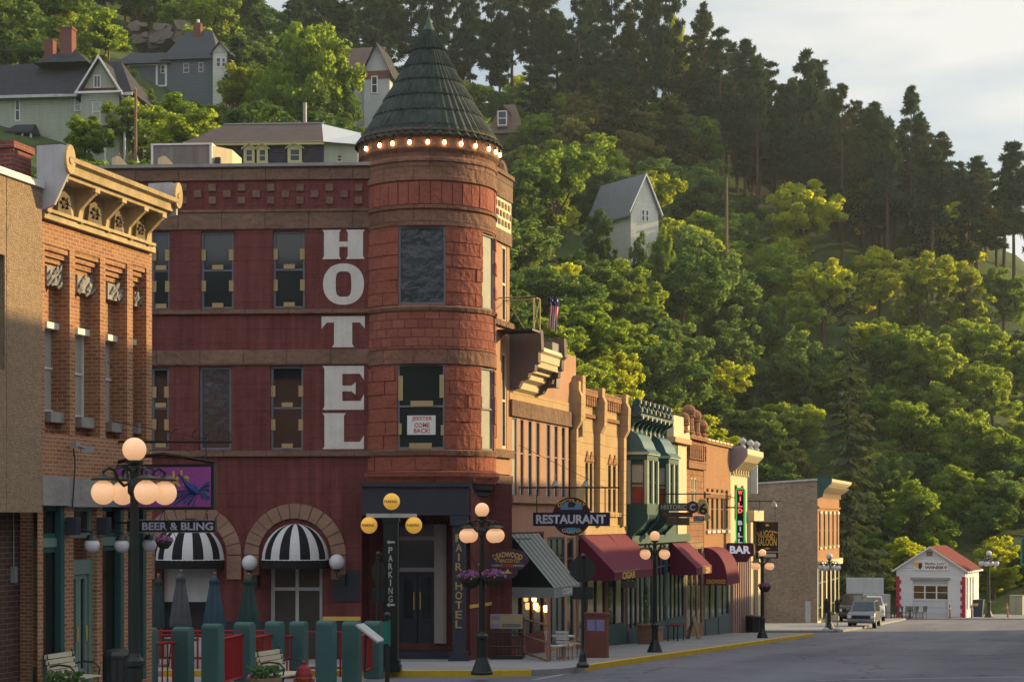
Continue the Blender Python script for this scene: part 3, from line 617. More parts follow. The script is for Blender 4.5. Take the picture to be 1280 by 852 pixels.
# bulbs under the turret eave
sl = thing('string_lights', 'string of warm round bulbs under the eave of the hotel turret', 'lights', H.w(tx, ty, tz(183)), H.ang)
b = MB(); b.tube([(90*PXM*math.cos(R_(-170+5*k)), 90*PXM*math.sin(R_(-170+5*k)), tz(176)-tz(183)) for k in range(40)], .012, 5); b.build('cord', M.black, sl)
for px in (461.5, 479.6, 496, 517, 539, 559, 579, 596, 612, 620.5, 625.2):
    a = tang(px, 90.2); c = (90*PXM*math.cos(a), 90*PXM*math.sin(a), 0)
    o = MB().lathe([(.002,-.07),(.038,-.055),(.052,-.02),(.045,.03),(.03,.065)], 10, c).build('light_bulb', M.bulb, sl, smooth=True)
    MB().lathe([(.035,.06),(.035,.15),(.002,.16)], 8, c).build('socket', M.black, o)
# striped dome awnings over the side doors
for pc, hw, lab in ((369.5, 41.5, 'black and white striped dome awning over the arched hotel side door, nearest the turret'), (238, 42, 'black and white striped dome awning behind the beer sign, over the left hotel arch')):
    x, z = H.q(pc, 699); r = (H.x(pc+hw)-H.x(pc-hw))/2; h = H.z(654)-H.z(699)
    aw = thing('dome_awning', lab, 'awning', H.w(x, 0, z), H.ang, 'striped dome awnings on the hotel')
    pr = [(r*math.cos(math.pi/2*k/10)+.002, h*math.sin(math.pi/2*k/10)) for k in range(11)]
    MB().lathe(pr, 40, (0,-.01,0), a0=math.pi, a1=2*math.pi, mf=lambda i, j: (i//4)%2).build('canopy', [M.blackc, M.whitec], aw)
    MB().lathe([(r+.012,-.26),(r+.012,.01)], 40, (0,-.01,0), a0=math.pi, a1=2*math.pi).build('valance', M.blackc, aw)
    MB().tube([(r*math.cos(math.pi+math.pi*k/20), r*math.sin(math.pi+math.pi*k/20)-.01, .0) for k in range(21)], .018, 6).build('frame', M.white, aw)
# white globe lamps on brackets
def wall_globe(fr, px, py, r, out, lab, down=True, grp=None):
    x, z = fr.q(px, py, out); g = thing('wall_lamp', lab, 'wall lamp', fr.w(x, -out, z), fr.ang, grp)
    MB().sphere((0,0,0), r, 16).build('globe', M.globe_off, g, smooth=True)
    if down:
        MB().box(-.02+.12,.26,-.12,out+.02-.0,-.72,-.38).tube([(.1,0,-.5),(.0,0,-.45),(0,0,-r)], .025, 6).lathe([(.09,-r-.05),(.11,-r+.03)], 12).build('bracket', M.black, g)
    else:
        MB().tube([(0,0,r),(0,0,r+.1),(0,out*.5,r+.16),(0,out+.02,r+.1)], .022, 6).lathe([(.02,r+.06),(.08,r+.05),(.13,r-.05)], 12).build('bracket', M.black, g)
    return g
wall_globe(H, 312, 703, .24, .35, 'white globe lamp on the hotel wall left of the nearer striped awning', grp='globe lamps on the hotel wall')
wall_globe(H, 421, 702, .24, .35, 'white globe lamp on the hotel wall between the striped awning and the turret', grp='globe lamps on the hotel wall')
# ------------------------------------------------------------------ left side: stucco block and brick corner shop
LB = Fr(47, lrow(47), LANG, G(lrow(47))+.15)
def mkroot(name, label, fr, grp=None, cat='building'): return frthing(name, label, cat, fr, grp)
def zc_(fr, py, x, o=0): return fr.z(py, x, o)
stc = mkroot('stucco_building', 'beige pebble stucco building with a brown brick ground floor at the left edge', LB)
x1 = -.02; x0 = LB.x(-260); zt = LB.z(236, 0, .1); zb = LB.z(640, 0, .1); wr = (LB.x(-40,.1), LB.x(6,.1), LB.z(462, LB.x(3,.1),.1), LB.z(318, LB.x(3,.1),.1))
b = MB().wall(x0, x1, zb, zt, [wr], y=-.1, t=.2); b.face([(x0,-.1,zb),(x0,.8,zb),(x1,.8,zb),(x1,-.1,zb)]); b.face([(x1,-.1,zb),(x1,4,zb),(x1,4,zt),(x1,-.1,zt)]); b.face([(x0,-.1,zt),(x1,-.1,zt),(x1,8,zt),(x0,8,zt)])
for px in (8.5,): b.box(LB.x(px,.1)-.012, LB.x(px,.1)+.012, -.108, -.1, zb, zt)
b.build('wall', M.stucco, stc); window(stc, *wr, .05, M.dwhite, M.glass, .06)
MB().box(x0,x1,-.16,.1,zt,zt+.12).build('roof_edge', M.white, stc)
xg = LB.x(25, -.5); b = MB().wall(x0, xg, -1, zb, [], y=.5); b.face([(xg,.5,-1),(xg,2.5,-1),(xg,2.5,zb),(xg,.5,zb)]); b.build('brick_wall', M.brickD, stc)
MB().wall(xg, x1, -1, zb, [], y=2.2).build('back_wall', M.brickD, stc)
MB().tube([(LB.x(17,-.46),.46,zb),(LB.x(17,-.46),.46,zb-1.0)], .012, 5).box(LB.x(17,-.46)-.04,LB.x(17,-.46)+.04,.40,.5,zb-1.3,zb-1.0).build('conduit', M.grey, stc)

shop = mkroot('brick_corner_shop', 'two storey orange brick shop with bracketed cream cornice, left of the hotel', LB)
XE = LB.x(190); zt = LB.z(265, 0)
wn = [(55,72,403,514),(93.5,108.5,411,521),(131.5,145.5,419,527),(164.5,172.5,425,530)]
rec = [(56,87,262),(94,125,271),(132,159,280),(166,183,288)]
zr0 = LB.z(540, .1); zw = LB.z(596, .1)
b = MB(); ops = []
for pa, pb, y0 in rec: ops.append((LB.x(pa), LB.x(pb), zr0, LB.z(y0+42, LB.x(pa))))
b.wall(0, XE, zw, zt, ops, t=.30)
for (pa, pb, y0), w_ in zip(rec, wn):
    xa, xb = LB.x(pa), LB.x(pb); z1 = LB.z(y0+42, xa)
    ra = LB.x(w_[0], -.30), LB.x(w_[1], -.30); rz = LB.z(w_[3], ra[0], -.30), LB.z(w_[2], ra[0], -.30)
    b.wall(xa, xb, zr0, z1, [(ra[0], ra[1], rz[0], rz[1])], y=.30, t=.14)
    for k in range(5): b.box(xa, xb-.10*(4-k) if False else xb, .30-.055*(k+1), .31, z1-.10*(5-k), z1-.10*(4-k)-.001)
b.face([(XE,0,-1),(XE,9,-1),(XE,9,zt),(XE,0,zt)]); b.face([(0,0,zt+.6),(XE,0,zt+.6),(XE,9,zt+.6),(0,9,zt+.6)]); b.face([(0,9,-1),(0,9,zt+.6),(XE,9,zt+.6),(XE,9,-1)]); b.face([(0,0,zt-2),(0,9,zt-2),(0,9,zt+.6),(0,0,zt+.6)]); b.face([(0,0,zt),(XE,0,zt),(XE,0,zt+.6),(0,0,zt+.6)])
b.build('wall', M.brickL, shop)
for i, ((pa, pb, y0), w_) in enumerate(zip(rec, wn)):
    ra = LB.x(w_[0], -.30), LB.x(w_[1], -.30); rz = LB.z(w_[3], ra[0], -.30), LB.z(w_[2], ra[0], -.30)
    wo = window(shop, ra[0], ra[1], rz[0], rz[1], .38, M.white, M.curtain if i != 3 else M.glass, .05)
    MB().box(ra[0]-.02, ra[1]+.02, .22, .38, rz[1]-.10, rz[1]+.02).build('lintel', M.white, wo)
    MB().box(ra[0]-.05, ra[1]+.07, .12, .38, rz[0]-.20, rz[0]).build('sill', M.lime, wo)
for pa, pb, ya, yb in ((56,79,335,357),(94,116,346,367),(132,152,356,376),(166,178,366,384)):
    xa, xb, za, zb_ = LB.rect(pa, pb, ya, yb, -.2); b = MB().box(xa, xb, .15, .31, za, zb_)
    for k in range(9):
        cx = xa+(xb-xa)*random.random(); cz = za+(zb_-za)*random.random(); b.tube([(cx-.08,.14,cz-.07),(cx,.11,cz),(cx+.07,.14,cz+.08)], .028, 5)
    b.build('carved_panel', M.lime, shop)
xs0, xs1 = 0, LB.x(160)
MB().box(0, LB.x(81), -.10, .05, zw-.52, zw+.02).box(LB.x(81)+.01, LB.x(122), -.09, .05, zw-.54, zw).box(LB.x(122)+.01, XE, -.10, .05, zw-.53, zw+.01).build('stone_band', M.lime, shop)
zs = zw-.53; gp = [(54,81),(92,121),(128,155),(160,183)]
ops = [(LB.x(a), LB.x(c), .0, zs) for a, c in gp]
MB().wall(0, XE, -1, zs, ops, t=.22).build('pier_wall', M.brickL, shop)
zt2 = LB.z(677, .3); gl = glass('shop_glass', (.02,.022,.02), .08)
for i, (xa, xb, za, zb_) in enumerate(ops):
    if i == 1:
        window(shop, xa, xb, zt2+.07, zb_, .15, M.tealL, gl, .09, ()); d_ = MB()
        zd = LB.z(718, xa); d_.box(xa,xb,.09,.24,zd,zd+.28).box(xa,xa+.06,.12,.24,za,zd).box(xb-.14,xb,.09,.24,za,zd)
        d_.build('door_frame', M.tealL, shop); m = (xa+xb)/2
        for s0, s1 in ((xa+.07,m-.045),(m-.03,xb-.15)):
            w_ = window(shop, s0, s1, za+.02, zd-.01, .16, M.tealL, gl, .085, (.16,), name='door'); MB().tube([(s1-.05,.11,za+.95),(s1-.05,.11,za+1.25)], .015, 6).build('handle', M.gold, w_)
    else:
        window(shop, xa, xb, zt2+.07, zb_, .15, M.teal, gl, .09, ()); MB().box(xa,xb,.09,.22,zt2-.1,zt2+.07).build('transom_bar', M.tealL, shop); MB().box(xa,xb,.08,.24,-.3,.55).build('stall_riser', M.tealL, shop)
        window(shop, xa, xb, .55, zt2-.1, .15, M.teal, gl, .10, ())
        MB().box(xb-.14,xb-.005,.0,.13,.0,zs).build('shutter_post', M.teal, shop)
# cornice of the brick shop
oC = .66; zg = LB.z(201, LB.x(97,oC), oC); zpt = LB.z(176, LB.x(60,.4), .4); xr = LB.x(222,.62)
b = MB().box(.05, xr, -.12, .02, zt-.10, zt+.02).box(.05, xr-.1, -.18, .02, zt+.02, zt+.08).box(.08, xr-.06, -.05, .03, zt+.08, zg-.3)
b.prism([(.03,zg-.32),(-.46,zg-.32),(-.48,zg-.24),(-.56,zg-.24),(-.58,zg-.10),(-.68,zg-.06),(-.70,zg+.02),(-.66,zg+.03),(.03,zg+.18)], .06, xr-.02)
b.build('cornice', M.wcorn, shop)
def scroll(x, wdt, b, h, o0, z1):     # curled cornice bracket
    pts = [(-.02,z1),(-o0,z1),(-o0-.03,z1-.10),(-o0+.06,z1-.17),(-o0*.62,z1-h*.42),(-.14,z1-h*.62),(-.11,z1-h*.86),(-.18,z1-h),(-.02,z1-h)]
    b.prism(pts, x, x+wdt)
for px in (62, 103, 137, 165, 188):
    b = MB(); x = LB.x(px, .2); scroll(x, .10, b, zg-.32-zt+.0, .44, zg-.32); b.box(x-.04,x+.14,-.5,-.38,zg-.40,zg-.32)
    b.build('bracket', M.wcorn, shop)
for pa, pb in ((70,88),(108,126),(141,152),(168,180)): 
    xa, xb = LB.x(pa,.1), LB.x(pb,.1); zm = zt+.08; hh = (zg-.4-zm); b = MB(); b.prism([(xa,zm),(xb,zm),(xb-(xb-xa)*.15,zm+hh*.75),((xa+xb)/2,zm+hh*.9),(xa+(xb-xa)*.15,zm+hh*.75)], -.13, -.05, ax='y'); [b.tube([((xa+xb)/2+(xb-xa)*.3*math.cos(q_*1.05),-.15,zm+hh*.42+hh*.22*math.sin(q_*1.05)),((xa+xb)/2+(xb-xa)*.12*math.cos(q_*1.05),-.16,zm+hh*.42+hh*.1*math.sin(q_*1.05))], .03, 5) for q_ in range(6)]; b.build('frieze_ornament', mk('dark_gilt_ornament', (.13,.10,.065), .8, .3, 4), shop)
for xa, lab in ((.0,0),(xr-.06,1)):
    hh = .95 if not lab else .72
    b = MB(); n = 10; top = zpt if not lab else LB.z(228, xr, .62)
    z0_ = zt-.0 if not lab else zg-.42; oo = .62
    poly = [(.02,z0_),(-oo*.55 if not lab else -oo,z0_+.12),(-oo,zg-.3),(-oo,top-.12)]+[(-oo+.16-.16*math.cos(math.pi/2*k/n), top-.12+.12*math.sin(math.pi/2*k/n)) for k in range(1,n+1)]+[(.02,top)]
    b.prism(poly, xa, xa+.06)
    e = b.build('cornice_end', mk('shade_tinted_end_paint', (.40,.39,.42), .85, .15, 3, streak=.2) , shop)  # cool tone of the unlit end face is put into its colour
    b = MB(); cz = top-.30; b.prism([(xa+.03+.17*math.cos(2*math.pi*k/16), cz+.27*math.sin(2*math.pi*k/16)+.02) for k in range(16)], -oo-.05, -oo+.01, ax='y'); b.tube([(xa+.03,-oo-.07,cz),(xa+.03,-oo-.04,cz)], .07, 10)
    b.build('rosette', M.wcorn, e)
MB().box(-.35,.28,.3,.8,zt-.2,LB.z(183,0,-.4)).box(-.40,.33,.25,.85,LB.z(190,0,-.4),LB.z(183,0,-.4)+.02).build('chimney', M.chim, shop)
MB().tube([(LB.x(133,.02),-.04,LB.z(452,LB.x(133))),(LB.x(139,.02),-.10,LB.z(462,LB.x(139)))], .01, 5).build('hook', M.black, shop)
cam_ = thing('security_camera', 'small grey security camera with a hanging cable on the stone band of the brick shop', 'camera', LB.w(LB.x(90,.1), -.1, LB.z(556, LB.x(90,.1), .1)), LANG)
MB().box(-.05,.05,-.12,.0,-.06,.06).tube([(0,-.1,0),(.10,-.22,-.05)], .025, 6).build('mount', M.grey, cam_); MB().prism([(.06,-.16),(.20,-.36),(.27,-.30),(.14,-.10)], -.14, -.02, ax='z').build('housing', M.grey, cam_)
MB().tube([(.0,-.03,-.05),(.03,-.05,-.35),(.01,-.04,-.7),(-.02,-.02,-1.2)], .014, 5).build('cable', M.black, cam_)
g3 = 'white globe lamps on the brick shop'
for px, py, lab in ((115,681,'white globe lamp beside the door of the brick shop, leftmost of the three'),(152,681,'white globe lamp on the brick shop between the other two globe lamps'),(187,680,'white globe lamp at the hotel end of the brick shop, partly behind the street lamp')):
    wall_globe(LB, px, py, .145, .45, lab, down=False, grp=g3)
for px, py, lab in ((91.5,657,'dark speaker box on the pier left of the shop door'),(130,657,'dark speaker box on the pier right of the shop door')):
    x, z = LB.q(px, py, .15); s_ = thing('wall_speaker', lab, 'speaker', LB.w(x, -.15, z), LANG, 'speakers on the brick shop'); MB().box(-.09,.09,-.12,.12,-.17,.17).build('cabinet', M.navy, s_, bevel=.015); MB().tube([(0,-.128,.02),(0,-.121,.02)], .06, 12).build('cone', M.black, s_)

# ------------------------------------------------------------------ the main street row
def storefront(root, x0, x1, z0, z1, n, fm, pm, y=.15, base=.5, bm=None, rails=(.72,)):
    w_ = (x1-x0)/n
    for k in range(n):
        a, c = x0+w_*k, x0+w_*(k+1)
        window(root, a, c, z0+base, z1, y, fm, pm, .09, rails)
    if base: MB().box(x0, x1, y-.08, y+.12, z0-.6, z0+base).build('stall_riser', bm or fm, root)
def rowfr(px): d = row(px); return Fr(px, d, ROWANG, G(d)+.15)
# --- A: brownstone with the big stepped cornice
FA = rowfr(637); A = mkroot('brownstone_building', 'pinkish brownstone building with a big stepped cornice and tall grouped windows, next to the hotel', FA)
xE = FA.x(720); zt = FA.z(418, 0); zs = FA.z(663, .8)
ops = []
for pa, pb in ((640,646),(650,655),(660,665),(669.5,675),(683,688),(692.5,697.5),(702,706.5),(710.5,714.5)):
    xa, xb = FA.x(pa), FA.x(pb); ops.append((xa, xb, FA.z(620, (xa+xb)/2+1.0), FA.z(522, 1.0)))
zso = ops[0][2]; ops = [(a, c, zso, ops[0][3]) for a, c, _, _ in ops]
b = MB().wall(0, xE, zs, zt, ops, t=.07); b.shell(0, xE, 15, -2, zt, mroof=0); b.build('wall', M.pinkst, A)
for i, o_ in enumerate(ops): window(A, *o_, .04, M.pinkst if i % 2 else M.frame, M.curtain if i == 0 else M.glass, .05, (.55,))
zl = ops[0][3]
MB().box(-.02, xE, -.10, .02, zl+.02, zl+.55).build('lintel_band', M.stone, A)
MB().box(-.02, xE, -.14, .02, zso-.22, zso-.01).build('sill_band', M.pinkst, A)
MB().box(-.02, xE, -.02, .01, zl+.56, FA.z(486,0)).build('frieze', M.tanst, A)
cz = lambda y: FA.z(y, 0, 1.0)
xr = FA.x(709, 1.08)
prof = [(.0,cz(412)),(-1.05,cz(412)),(-1.08,cz(437)),(-.97,cz(440)),(-.97,cz(453)),(-.86,cz(455)),(-.84,cz(463)),(-.66,cz(464)),(-.62,cz(471)),(-.4,cz(475)),(-.3,cz(483)),(-.06,cz(486)),(.0,cz(490))]
MB().prism([(.0,cz(430)),(-.98,cz(432)),(-1.02,cz(437)),(-.93,cz(440)),(-.90,cz(449)),(-.76,cz(450)),(-.76,cz(456)),(-.62,cz(458)),(-.6,cz(463)),(-.45,cz(464)),(-.42,cz(471)),(-.22,cz(475)),(-.18,cz(483)),(.0,cz(487))], .3, xr-.3).build('cornice', M.cream, A)
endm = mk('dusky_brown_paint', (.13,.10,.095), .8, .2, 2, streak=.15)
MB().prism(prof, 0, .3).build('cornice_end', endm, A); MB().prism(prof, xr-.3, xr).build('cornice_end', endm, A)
b = MB(); n = 26
for k in range(n): xx = .35+(xr-.7)*k/n; b.box(xx, xx+.07, -.86, -.74, cz(457), cz(449.5))
b.build('dentil', M.cream, A)
b = MB().box(xr-1.2, xr-.3, -.9, .1, cz(432), cz(420)); b.prism([(xr-2.0,cz(424)),(xr-1.4,cz(424)),(xr-1.7,cz(414))], -.6, -.1, ax='y'); b.prism([(xr-.15,cz(430)),(xr+.45,cz(430)),(xr+.15,cz(418))], -.7, .0, ax='y'); b.box(xr,xr+.4,-.7,.1,cz(475),cz(430))
b.build('parapet', mk('grey_tin', (.20,.19,.19), .7, .2, 2), A)
MB().box(xE-.35, xE+.05, -.35, .02, zl-.3, FA.z(470, xE)).build('pilaster', M.tanst, A)
# ground floor
MB().wall(0, xE, -2.2, zs, [(.1, FA.x(680), .0, zs-.05), (FA.x(684), FA.x(706), .0, zs-.25), (FA.x(709), FA.x(717), 0, zs-.3)], t=.07).build('pier_wall', M.pinkst, A)
xa, xb = .1, FA.x(680); zq = FA.z(664, 1)
MB().box(xa, xb, .05, .12, zq-.02, zs-.05).build('transom_panel', M.dwhite, A)
b = MB()
for k in range(7):
    for r_ in range(2): b.box(xa+.25+(xb-xa-.4)*k/7, xa+.33+(xb-xa-.4)*k/7, .03, .05, zq+.05+.28*r_, zq+.22+.28*r_)
b.build('vent_slot', M.black, A)
storefront(A, xa, xb, 0, zq-.02, 3, M.hotel, gl, .05, .5)
window(A, FA.x(684), FA.x(706), 0, zs-.25, .05, M.bluegreen, M.curtain if False else glass('drape_glass', (.06,.07,.07), .2), .08, (.8,), (.33,.66))
window(A, FA.x(709), FA.x(717), 0, zs-.3, .05, M.bluegreen, gl, .07, (.8,))
# --- B: tan sandstone with pilasters and hooded windows
FB = rowfr(720.6); B = mkroot('sandstone_building', 'tan sandstone building with pilasters and hooded windows above the two burgundy awnings', FB)
xE = FB.x(782); zt = FB.z(494, .3); zs = FB.z(668, 1.)
ops = []; grp = []
for pcs in ((733.5,738.8,744.8),(762,768,774.5)):
    for pc in pcs: ops.append((FB.x(pc-1.9), FB.x(pc+1.9), FB.z(640, 2), FB.z(577, 2)))
b = MB().wall(.0, xE, zs, zt, ops, t=.07); b.shell(.02, xE-.02, 15, -2, zt); b.build('wall', M.tanst, B)
for o_ in ops:
    wo = window(B, *o_, .04, M.wood, M.glass, .05, (.5,)); xa, xb, za, zb_ = o_; m = (xa+xb)/2
    MB().prism([(xa-.10,zb_+.004),(xb+.10,zb_+.004),(m,zb_+.40)], -.05, .01, ax='y').build('hood', M.brownst, wo)
    MB().box(xa-.1, xb+.1, -.12, .05, za-.16, za).build('sill', M.tanst, wo)
for px in (722, 751.5, 781):
    x = FB.x(px, .2); MB().prism([(.02,zs+.3),(-.2,zs+.3),(-.22,zt-1.3),(-.38,zt-1.0),(-.4,zt-.1),(-.3,zt+.12),(-.3,zt+.45),(.02,zt+.45)], x-.2, x+.22).build('pilaster', M.tanst, B)
for pa, pb in ((724.5,749),(754,779)):
    b = MB(); xa, xb = FB.x(pa,.1), FB.x(pb,.1); b.box(xa,xb,-.16,.15,zt+.05,zt+.3).box(xa,xb,-.10,.02,zt-.75,zt-.62)
    n = 9
    for k in range(n): xx = xa+(xb-xa)*k/n; b.box(xx+.05, xx+.25, -.12, .02, zt-.3, zt+.05)
    b.build('parapet', M.brownst, B)
MB().box(0, xE, -.06, .02, zs-.0, zs+.35).build('belt', M.tanst, B)
MB().wall(0, xE, -2.5, zs, [(.3, FB.x(757), 0, zs-.1), (FB.x(760), FB.x(780), 0, zs-.1)], t=.07).build('pier_wall', M.wood, B)
storefront(B, .3, FB.x(757), 0, zs-.1, 3, M.wood, gl, .05, .45); storefront(B, FB.x(760), FB.x(780), 0, zs-.1, 2, M.teal, gl, .05, .5)
# --- C: green Victorian with two oriels
FC = rowfr(783); Cb = mkroot('green_victorian_building', 'green painted building with two domed bay windows and an ornate bracketed cornice', FC)
xE = FC.x(857); zt = FC.z(540, .5); zs = FC.z(672, 1.0); xm = FC.x(846)
b = MB().wall(0, xE, zs, FC.z(541,0), [(FC.x(850.5), FC.x(854.5), FC.z(640,4), FC.z(552,4))], t=.07); b.shell(.02, xE-.02, 15, -3, FC.z(541,0)); b.build('wall', M.teal, Cb)
MB().box(xm, xE, -.05, .02, zs, FC.z(515,4)).build('corner_panel', M.cream, Cb)
b = MB().box(FC.x(839,.1), xE+.02, -.22, .1, FC.z(541,5), FC.z(513,5)); b.build('parapet', M.cream, Cb); MB().box(FC.x(839,.1), xE+.05, -.3, .1, FC.z(548,5), FC.z(541,5)).build('parapet_ledge', M.tanst, Cb)
window(Cb, FC.x(850.5), FC.x(854.5), FC.z(640,4), FC.z(552,4), .04, M.cream, M.glass, .06)
xa, xb = 0, FC.x(838, .5); zA = FC.z(545, .3, .3); zB = FC.z(498, .3, .5)
MB().box(xa, xb, -.12, .05, zA, zB-.3).box(xa, xb, -.62, .05, zA+(zB-zA)*.52, zA+(zB-zA)*.60).box(xa, xb, -.25, .05, zA+(zB-zA)*.60, zB-.35).build('cornice', M.teal, Cb)
n = 8; hz = zB-zA
for k in range(n):
    xx = xa+.1+(xb-xa-.35)*k/(n-1)
    b = MB(); b.prism([(.0,zA),(-.14,zA-.05),(-.2,zA+.12),(-.16,zA+.3),(-.34,zA+hz*.36),(-.58,zA+hz*.42),(-.66,zA+hz*.48),(-.62,zA+hz*.52),(.0,zA+hz*.52)], xx, xx+.16, 0)
    b.prism([(.0,zA+hz*.6),(-.5,zA+hz*.6),(-.62,zA+hz*.7),(-.52,zA+hz*.82),(-.56,zA+hz*.93),(-.42,zA+hz*1.02),(-.28,zA+hz*.95),(-.2,zA+hz*.8),(.0,zA+hz*.8)], xx-.02, xx+.14, 0)
    b.box(xx+.01, xx+.13, -.69, -.6, zA+hz*.45, zA+hz*.55, 1).box(xx+.02, xx+.10, -.66, -.6, zA+hz*.64, zA+hz*.76, 1).box(xx+.02, xx+.12, -.60, -.52, zA+hz*.86, zA+hz*.96, 1).box(xx+.03,xx+.13,-.22,-.14,zA+.05,zA+.28,1)
    b.build('bracket', [M.teal, M.cream], Cb)
for pl, pr, yt, ybm in ((809,823,566,643),(836,848.5,571,643)):
    o = .85; xa, xb = FC.x(pl, o), FC.x(pr, o); z1 = FC.z(yt, xa, o); z0 = FC.z(ybm, xa, o)
    bay = MB().box(xa+.1, xb-.1, -o+.1, .02, z0, z1).box(xa,xb,-o,.0,z0,z0+.45).box(xa,xb,-o,.0,z1-.28,z1).build('bay_window', M.teal, Cb)
    b = MB()
    for xx in (xa, (xa+xb)/2-.07, xb-.14): b.box(xx, xx+.14, -o-.02, -o+.12, z0+.45, z1-.28)
    b.box(xa,xa+.11,-.14,0,z0+.45,z1-.28); b.box(xa-.05,xb+.05,-o-.07,0,z1-.05,z1+.06)
    b.build('bay_post', M.cream, Cb) if False else b.build('bay_frame', mk('mint_cream_trim', (.40,.44,.33), .6, .1, 2), Cb)
    w_ = .32; yc = -o*.5
    fr_ = MB().box(xa+.05,xa+.1,yc-w_*.95,yc-w_*.75,z0+.48,z1-.3).box(xa+.05,xa+.1,yc+w_*.75,yc+w_*.95,z0+.48,z1-.3).box(xa+.05,xa+.1,yc-w_*.75,yc+w_*.75,z1-.45,z1-.3).box(xa+.04,xa+.1,yc-w_*.75,yc+w_*.75,(z0+z1)/2,(z0+z1)/2+.06).build('window', M.teal, Cb)
    zm = (z0+z1)/2-.1
    MB().face([(xa+.092,yc+w_*.8,zm),(xa+.092,yc-w_*.8,zm),(xa+.092,yc-w_*.8,z1-.4),(xa+.092,yc+w_*.8,z1-.4)]).build('pane', M.curtain, fr_)
    MB().face([(xa+.092,yc+w_*.8,z0+.48),(xa+.092,yc-w_*.8,z0+.48),(xa+.092,yc-w_*.8,zm),(xa+.092,yc+w_*.8,zm)]).build('red_curtain', mk('dull_red_curtain', (.25,.06,.045), .9, .2, 3), fr_)
    for s0, s1 in ((xa+.14,(xa+xb)/2-.07),((xa+xb)/2+.07,xb-.14)): window(Cb, s0, s1, z0+.45, z1-.28, -o+.09, M.teal, M.curtain, .05)
    pr_ = [(.0,z1+.95),(-.22,z1+.92),(-.45,z1+.78),(-.62,z1+.5),(-.74,z1+.2),(-o-.1,z1+.04),(-o-.1,z1),(.0,z1)]
    MB().prism(pr_, xa-.04, xb+.04).build('bay_roof', M.bluegreen if False else mk('blue_green_tin_roof', (.06,.13,.15), .45, .1, 2), Cb)
    b = MB().prism([(.0,z0),(-o,z0),(-o+.08,z0-.16),(-o*.6,z0-.34),(-o*.45,z0-.6),(.0,z0-.9)], xa+.05, xb-.05); b.build('bay_corbel', M.teal, Cb)
    for xx in (xa, xb-.16): MB().prism([(.02,z0-1.15),(-.2,z0-1.15),(-.3,z0-.8),(-o*.7,z0-.5),(-o-.03,z0-.2),(-o-.03,z0+.02),(.02,z0+.02)], xx, xx+.15).build('bay_bracket', M.teal, Cb)
MB().box(0, xE, -.25, .05, zs-.25, zs+.1).build('belt', M.teal, Cb)
MB().wall(0, xE, -3, zs-.25, [(.25, FC.x(808), 0, zs-.35), (FC.x(811), FC.x(832), 0, zs-.35), (FC.x(835), FC.x(855), 0, zs-.35)], t=.07).build('pier_wall', M.bluegreen, Cb)
storefront(Cb, .25, FC.x(808), 0, zs-.35, 4, M.bluegreen, gl, .05, .5); storefront(Cb, FC.x(811), FC.x(832), 0, zs-.35, 4, M.bluegreen, gl, .05, .5); storefront(Cb, FC.x(835), FC.x(855), 0, zs-.35, 4, M.bluegreen, gl, .05, .5)
# --- D: carved brown building with round finials
FD = rowfr(857.6); D = mkroot('carved_brown_building', 'narrow brown carved stone building topped by round finials', FD)
xE = FD.x(879.5); zt = FD.z(545, .5); zs = FD.z(676, 1.5)
op = [(FD.x(863.5), FD.x(866), FD.z(628,2), FD.z(597,2)), (FD.x(868), FD.x(870.6), FD.z(628,2), FD.z(597,2))]
b = MB().wall(0, xE, zs, zt, op, t=.07); b.shell(.02, xE-.02, 14, -3, zt); b.build('wall', M.brownst, D)
for o_ in op: window(D, *o_, .04, M.cream, M.curtain, .06)
MB().box(0,xE,-.25,.1,zt-.12,zt+.1).box(0,xE,-.15,.02,zt-1.3,zt-1.15).box(0,xE,-.15,.02,FD.z(586,2),FD.z(580,2)).build('belt', M.brownst, D)
b = MB(); n = 9
for k in range(n): b.box(xE*k/n+.08, xE*k/n+.3, -.2, .02, zt-1.1, zt-.35)
b.build('corbel', M.brownst, D)
for k, px in enumerate((858.5, 865.5, 873, 881)):
    x = FD.x(px, .3); hgt = (.5, .95, .8, .4)[k]
    MB().lathe([(.30,0),(.30,.1),(.24,.14),(.24,hgt-.2),(.32,hgt-.15),(.32,hgt-.08),(.2,hgt-.02)], 10, (x,-.12,zt+.1)).sphere((x,-.12,zt+.1+hgt+.10), .34, 12).build('finial', M.brownst, D, smooth=False)
MB().box(FD.x(859.5,.3), FD.x(880,.3), -.14, .1, zt+.1, zt+.9).build('parapet', M.brownst, D)
MB().wall(0, xE, -3.2, zs, [(.3, xE-.3, 0, zs-.3)], t=.07).build('pier_wall', mk('rough_tan_stone', (.3,.2,.13), .9, .3, 2, bump=1, bs=6, brick=(.5,.3,.02,(.24,.15,.1),(.15,.1,.07),.8)), D)
storefront(D, .3, xE-.3, 0, zs-.3, 3, M.wood, gl, .05, .4)
